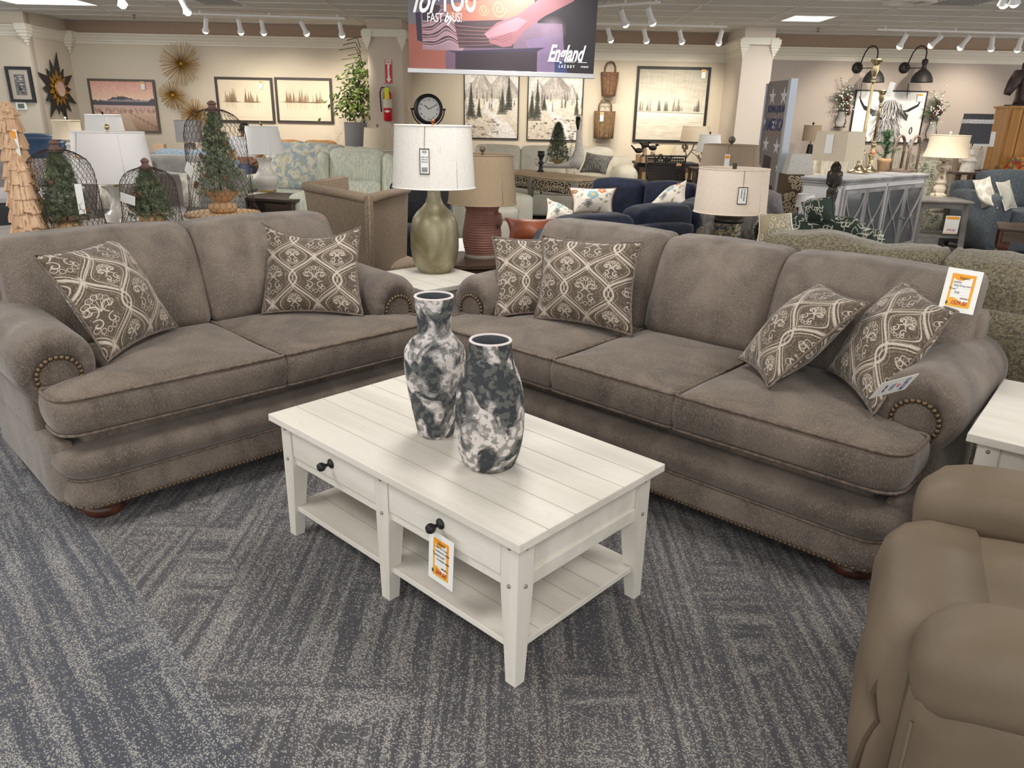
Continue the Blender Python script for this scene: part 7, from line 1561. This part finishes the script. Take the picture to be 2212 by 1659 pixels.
# armoire, horse head, red floral chair
OAK = mat('honey_oak', (186, 132, 66), (206, 154, 84), rough=.5, ns=4, st=(3, 3, .25), c3=(156, 104, 48), fs=10, fst=(6, 6, .3), flo=.55, fhi=.7, fa=.6); A_ = PY(2168, 300, 11.9); B_ = PY(2133, 300, 12.7); zt = PY(2170, 228, 11.9).z
OA = thing('oak_armoire', 'honey oak armoire with vertical plank front at the right edge', 'armoire', (A_.x, A_.y, 0), 0); sk = B_.x-A_.x; ob('carcass', prism(BM(), [(0, 0), (1.1, -.25), (1.1, .7), (sk, .75)], 0, zt-.03), OAK, OA, smooth=False); ob('cornice', prism(BM(), [(-.02, -.02), (1.12, -.27), (1.12, .72), (sk-.03, .77)], zt-.03, zt), OAK, OA, smooth=False); b = BM()
for k in range(7): x_ = .03+k*.15; box(b, x_, x_+.135, -.022, 0, .1, zt-.05, .006, Matrix.Rotation(-math.atan2(.25, 1.1), 4, 'Z'))
ob('plank_door', b, OAK, OA, smooth=False); stag(OA, .62, -.21, zt-.1, .16, .1)
P = PY(2200, 221, 12.1); HS = mat('dark_bronze', (58, 46, 44), (88, 74, 70), rough=.4, metal=.3, ns=7); HH = thing('horse_bust', 'dark bronze horse head bust on top of the oak armoire', 'sculpture', (P.x+.04, 12.2, zt))
b = BM(); tube(b, [(.16, 0, 0), (.14, 0, .16), (.08, 0, .34), (.0, 0, .46), (-.05, 0, .44), (-.12, 0, .32), (-.17, 0, .2), (-.18, 0, .16)], .1, 12, rs=[.2, .17, .13, .11, .10, .085, .06, .05]); ob('head', b, HS, HH)
b = BM(); ball(b, .03, (-.0, -.03, .57), (.6, .5, 1.6)); ball(b, .03, (-.0, .05, .57), (.6, .5, 1.6)); ob('ear', b, HS, HH); b = BM(); tube(b, [(.03, 0, .56), (.16, 0, .46), (.26, 0, .28), (.3, 0, .1)], .05, 8, rs=[.03, .05, .06, .05]); ob('mane', b, MATS['dark_wood'], HH); ob('plinth', box(BM(), -.1, .34, -.14, .14, 0, .02), BLACK, HH, smooth=False)
RFL = fab('red_yellow_floral', (178, 66, 54), (214, 166, 74), ns=7, lo=.42, hi=.58, c3=(110, 120, 96), fs=9, flo=.56, fhi=.6, dist=2.); P = PY(2210, 352, 11.2); settee('floral_armchair', 'red and yellow floral armchair behind the blue grey sofa', 'armchair', (P.x+.36, 11.3, 0), 0, 1.0, .8, PY(2205, 340, 11.3).z, RFL, nc=1, arm_w=.14, arm_h=.85, roll=1)
# cream striped sofa behind the sideboard
CST = mat('cream_ticking', (226, 218, 200), (196, 184, 164), rough=.9, ns=26, st=(3, .4, .2), lo=.5, hi=.56); P = PY(1960, 350, 12.2); settee('striped_sofa', 'cream ticking striped sofa behind the sideboard', 'sofa', (P.x-.1, 12.4, 0), 0, 2.6, .9, PY(1960, 331, 12.6).z, CST, nc=3, arm_w=.2, arm_h=.7, roll=1)
P = PY(2028, 380, 11.0); settee('maze_armchair', 'ivory armchair with a green maze print behind the distressed ivory lamp', 'armchair', (P.x, 11.1, 0), 12, .82, .75, PY(2028, 349, 11.3).z, IVM, nc=1, arm_w=.14, arm_h=.66)
P = PY(1745, 400, 8.4); settee('striped_chair', 'cream ticking armchair between the floor sign and the sideboard', 'armchair', (P.x+.1, 10.2, 0), -30, .75, .7, PY(1745, 386, 9.5).z, CST, nc=1, arm_w=.14, arm_h=.75, roll=1)
# carved panel, textured box shade, low lamp by the sign
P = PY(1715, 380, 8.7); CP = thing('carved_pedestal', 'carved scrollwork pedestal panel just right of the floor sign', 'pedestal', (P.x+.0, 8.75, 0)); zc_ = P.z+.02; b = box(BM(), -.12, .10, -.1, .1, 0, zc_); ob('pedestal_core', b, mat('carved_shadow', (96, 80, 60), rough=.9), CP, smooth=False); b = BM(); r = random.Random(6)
for k in range(46): scroll(b, r.uniform(-.1, .09), r.uniform(.25, zc_-.03), r.uniform(.025, .045), -.105, r.choice((-1, 1)))
ob('scrollwork', b, CARV, CP)
P = PY(1722, 375, 8.75); P.z = zc_; lamp('speckled white square shade lamp on the carved pedestal', P, [(378, 6), (374, 5), (370, 3)], IRON, (332, 22, 376, 28), mat('speckled_white', (214, 210, 204), (190, 186, 180), rough=.9, ns=120, lo=.5, hi=.6), kind='rect')
P = PY(1748, 330, 13.5); P.z = PY(1748, 352, 13.5).z; stand(P, 'small dark table under the grey beige wall side lamp'); lamp('grey beige lamp against the wall behind the linen box lamp', P, [(352, 8), (330, 7), (312, 5)], IRON, (271, 18, 304, 19), LINB, fin=(.02, BLACK))
P = PY(1748, 470, 7.0); P.z = 0; lamp('white floor lamp shade low beside the sideboard end panel', Vector((P.x, 7.15, .3)), [(470, 7), (460, 6), (452, 4)], SILV, (420, 17, 446, 20), LINW)
tag(ob('low_stool', box(BM(), -.15, .15, -.15, .15, 0, .298), DBR, loc=(P.x, 7.15, 0), smooth=False), 'low stool under the small white lamp beside the sideboard', 'stool')
b = BM(); q = PY(1620, 330, 12.9); box(b, XR-.01, XR2+.01, 12.915, 12.93, .9, .96); struct('trim_17', b, TRIM)
# ---- wall sconces and wreath lanterns by the cow painting
SCB = mat('matte_black', (34, 32, 32), rough=.55)
def sconce(label, px, py_b, Y=WALL):
    Yc = Y-.42; P = PY(px, py_b, Yc); t = thing('wall_sconce', label, 'wall lamp', (P.x, Y, P.z), 0, 'black dome sconces'); o = -.42; k = dep(P)/FPX
    R_ = 22*k; H = (PY(px, 145, Yc).z-P.z)
    ob('dome_shade', lathe(BM(), [(R_*1.02, 0), (R_, .01), (R_*.93, H*.3), (R_*.7, H*.6), (R_*.4, H*.8), (R_*.22, H*.9), (R_*.2, H*1.2), (R_*.28, H*1.25), (R_*.28, H*1.45), (R_*.1, H*1.55)], 32, T(0, o, 0), cap=False), SCB, t)
    za_ = PY(px, 118, Yc).z-P.z; ob('backplate', lathe(BM(), [(.09, 0), (.09, .02), (.04, .05)], 24, T(-.13, 0, za_-.18) @ RX(90)), SCB, t)
    b = BM(); tube(b, [(-.13, -.04, za_-.18), (-.13, -.1, za_-.15), (-.13, -.16, za_-.05), (-.12, -.21, za_+.05), (-.10, -.26, za_+.11), (-.07, -.31, za_+.14), (-.035, -.36, za_+.13), (-.01, -.4, za_+.09), (0, o, za_+.03), (0, o, za_-.12)], .011, 6); tube(b, [(-.13, -.04, za_-.19), (0, o+.03, za_-.20)], .008, 6); ob('gooseneck', b, SCB, t); ob('cord', tube(BM(), [(-.02, -.03, 0), (-.0, -.02, -.25)], .006, 5), SCB, t); return t
sconce('black dome gooseneck sconce above the left horn of the cow painting', 1886, 178); sconce('black dome gooseneck sconce above the right horn of the cow painting', 1990, 178)
def lantern(label, px, Yl, ya, yb, glass=0):
    zb, zt = PY(px, yb, Yl).z, PY(px, ya, Yl).z; P = PY(px, (ya+yb)/2, Yl); t = thing('wreath_lantern', label, 'wall lantern', (P.x, Yl, zb), 0, 'pine wreath lanterns'); h = zt-zb; r = random.Random(px); b = BM(); pts = []
    for k in range(26):
        a = r.uniform(-.2, PI+.2); L = r.uniform(.10, .26); c0 = Vector((r.gauss(0, .03), -.08, h*.62+r.gauss(0, .09)))
        for j in range(8): pts.append(c0+Vector((L*math.cos(a)*j/7*.8, r.uniform(-.03, .03), L*math.sin(a)*j/7*1.2-.06)))
    needles(b, pts, .05, 12, r, .003, 0); ob('foliage', b, NEED, t, smooth=False); b = BM()
    for k in range(46): ball(b, .0125, (r.gauss(0, .07), -.15+r.uniform(-.03, .03), h*.6+r.gauss(0, .13)), (1, 1, 1), 6, 4)
    ob('berry', b, WHITE, t); b = BM()
    for k in range(5): ball(b, .035, (r.gauss(0, .05), -.13, h*.6+r.gauss(0, .08)), (1, 1, 1.2), 8, 6)
    ob('pine_cone', b, mat('dark_cone', (74, 46, 38), rough=.8), t); b = BM()
    for x_ in (-.07, .07): tube(b, [(x_, -.08, h*.42), (x_*.8, -.08, h*.3), (x_*1.4, -.08, h*.12), (x_*.9, -.08, .01)], .007, 5)
    tube(b, [(.07*math.cos(a), -.08+.07*math.sin(a), h*.40) for a in [2*PI*k/16 for k in range(16)]], .008, 5, True); lathe(b, [(.1, 0), (.1, .012)], 16, T(0, -.08, 0)); tube(b, [(0, -.08, h*.42), (0, -.02, h*.8), (.1, -.02, h*.5), (.1, -.02, h*.0)], .006, 5); ob('iron_frame', b, SCB, t)
    ob('glass_globe', lathe(BM(), [(.04, .012), (.075, h*.12), (.07, h*.25), (.045, h*.36)], 20, T(0, -.08, 0), cap=False), mat('clear_glass', (226, 226, 222), rough=.05, alpha=.3), t); return t
lantern('pine and berry wreath lantern left of the cow painting', 1817, WALL-.02, 182, 275); lantern('pine and berry wreath lantern right of the cow painting', 2014, WALL-.02, 192, 302, 1)
# ---- person glimpsed through the tall cloche, seated on a caramel chair by the left wall
SKIN = mat('skin_tone', (150, 108, 88), rough=.6); HAIR = mat('dark_hair', (44, 32, 28), rough=.7); TEE = mat('white_tee', (226, 226, 232), rough=.9); JEAN = mat('blue_jeans', (92, 110, 138), rough=.9)
Pq = PY(531, 345, 12.65); PX0 = Pq.x; PX0 += 0
def skinned(name, verts, edges, mt, parent, root=0, sub=2):
    me = bpy.data.meshes.new(name); me.from_pydata([v[0] for v in verts], edges, []); o = bpy.data.objects.new(name, me); SC.collection.objects.link(o); me.materials.append(mt)
    sk = o.modifiers.new('skin', 'SKIN'); sk.use_smooth_shade = True
    for i, v in enumerate(verts): me.skin_vertices[0].data[i].radius = v[1] if isinstance(v[1], tuple) else (v[1], v[1]); me.skin_vertices[0].data[i].use_root = (i == root)
    ss = o.modifiers.new('sub', 'SUBSURF'); ss.levels = sub; ss.render_levels = sub; o.parent = parent; return o
zh_ = PY(531, 283, 12.7).z; s_ = .48; HP = thing('seated_person', 'person in white tee and jeans seated on the caramel leather sofa behind the cloche', 'person', (PX0, 12.62, 0))
V_ = [((0, .12, .56), (.15, .13)), ((0, .16, .80), (.14, .11)), ((0, .16, 1.0), (.17, .11)), ((0, .14, 1.10), (.06, .055)), ((0, .10, zh_-.02), (.075, .095)), ((0, .09, zh_+.06), (.07, .085)),
      ((-.2, .15, 1.03), .055), ((-.25, .02, .80), .042), ((-.20, -.18, .70), .032), ((-.18, -.25, .70), .035), ((.2, .15, 1.03), .055), ((.25, .02, .80), .042), ((.20, -.18, .70), .032), ((.18, -.25, .70), .035),
      ((-.11, -.30, .58), .085), ((-.12, -.42, .32), .06), ((-.12, -.38, .08), .045), ((-.12, -.50, .045), (.045, .03)), ((.11, -.30, .58), .085), ((.12, -.42, .32), .06), ((.12, -.38, .08), .045), ((.12, -.50, .045), (.045, .03))]
E_ = [(0, 1), (1, 2), (2, 3), (3, 4), (4, 5), (2, 6), (6, 7), (7, 8), (8, 9), (2, 10), (10, 11), (11, 12), (12, 13), (0, 14), (14, 15), (15, 16), (16, 17), (0, 18), (18, 19), (19, 20), (20, 21)]
skinned('body', V_, E_, SKIN, HP)
skinned('tee_shirt', [((0, .12, .58), (.20, .18)), ((0, .15, .80), (.20, .17)), ((0, .15, .99), (.22, .165)), ((0, .14, 1.06), (.10, .09)), ((-.2, .15, 1.03), .085), ((-.245, .05, .86), .07), ((.2, .15, 1.03), .085), ((.245, .05, .86), .07)], [(0, 1), (1, 2), (2, 3), (2, 4), (4, 5), (2, 6), (6, 7)], TEE, HP)
skinned('jeans', [((0, .10, .55), (.19, .16)), ((-.11, -.30, .58), .105), ((-.12, -.42, .32), .075), ((-.12, -.39, .10), .062), ((.11, -.30, .58), .097), ((.12, -.42, .32), .075), ((.12, -.39, .10), .062)], [(0, 1), (1, 2), (2, 3), (0, 4), (4, 5), (5, 6)], JEAN, HP)
b = BM(); ball(b, .095, (0, .115, zh_+.05), (.86, 1, .85)); ob('hair', b, HAIR, HP); b = BM(); tube(b, [(-.07, .02, zh_+.02), (-.045, .0, zh_+.02), (.045, .0, zh_+.02), (.07, .02, zh_+.02)], .014, 6); ob('glasses', b, BLACK, HP)
b = BM(); ball(b, .013, (0, -.005, zh_-.015), (.8, 1.2, 1.3), 8, 6); ball(b, .02, (-.075, .09, zh_), (.4, .8, 1.2), 8, 6); ball(b, .02, (.075, .09, zh_), (.4, .8, 1.2), 8, 6); ob('nose_and_ears', b, SKIN, HP); ob('mouth', tube(BM(), [(-.02, .01, zh_-.055), (0, .005, zh_-.058), (.02, .01, zh_-.055)], .004, 5), mat('lips', (130, 70, 62)), HP)
for sx in (-1, 1):
    b = BM()
    for k in range(4): tube(b, [(sx*.18+(k-1.5)*.016, -.26, .70), (sx*.18+(k-1.5)*.018, -.31, .695), (sx*.18+(k-1.5)*.018, -.335, .675)], .0085, 6)
    tube(b, [(sx*.15, -.24, .70), (sx*.125, -.28, .695)], .010, 6); ob('fingers', b, SKIN, HP)
# ---- white low table beyond the leather pillow, small decor left
P = PZ(1100, 505, .46); WT = thing('low_table', 'white low table edge visible between the terracotta lamp and the leather pillow', 'coffee table', (P.x-.12, 6.3, 0), 0); ob('table_top', box(BM(), -.35, .2, -.5, .4, .42, .46, .005), WHITE, WT, smooth=False)
for sx in (-.3, .15):
    for sy in (-.42, .32): ob('leg', box(BM(), sx-.02, sx+.02, sy-.02, sy+.02, 0, .42), WHITE, WT, smooth=False)
P = PY(341, 318, 11.5); DP = tag(ob('planter_box', box(BM(), -.07, .09, -.05, .05, 0, .1, .004), BW, loc=(P.x+.02, 11.5, PY(341, 326, 11.5).z), smooth=False), 'small wood planter box on the ledge right of the white drum shade', 'planter')
P = PY(335, 326, 11.5); tag(ob('ledge_table', box(BM(), -.35, .35, -.2, .2, 0, P.z, .004), GW, loc=(P.x, 11.5, 0), smooth=False), 'grey ledge table under the sunset painting behind the white lamps', 'table')
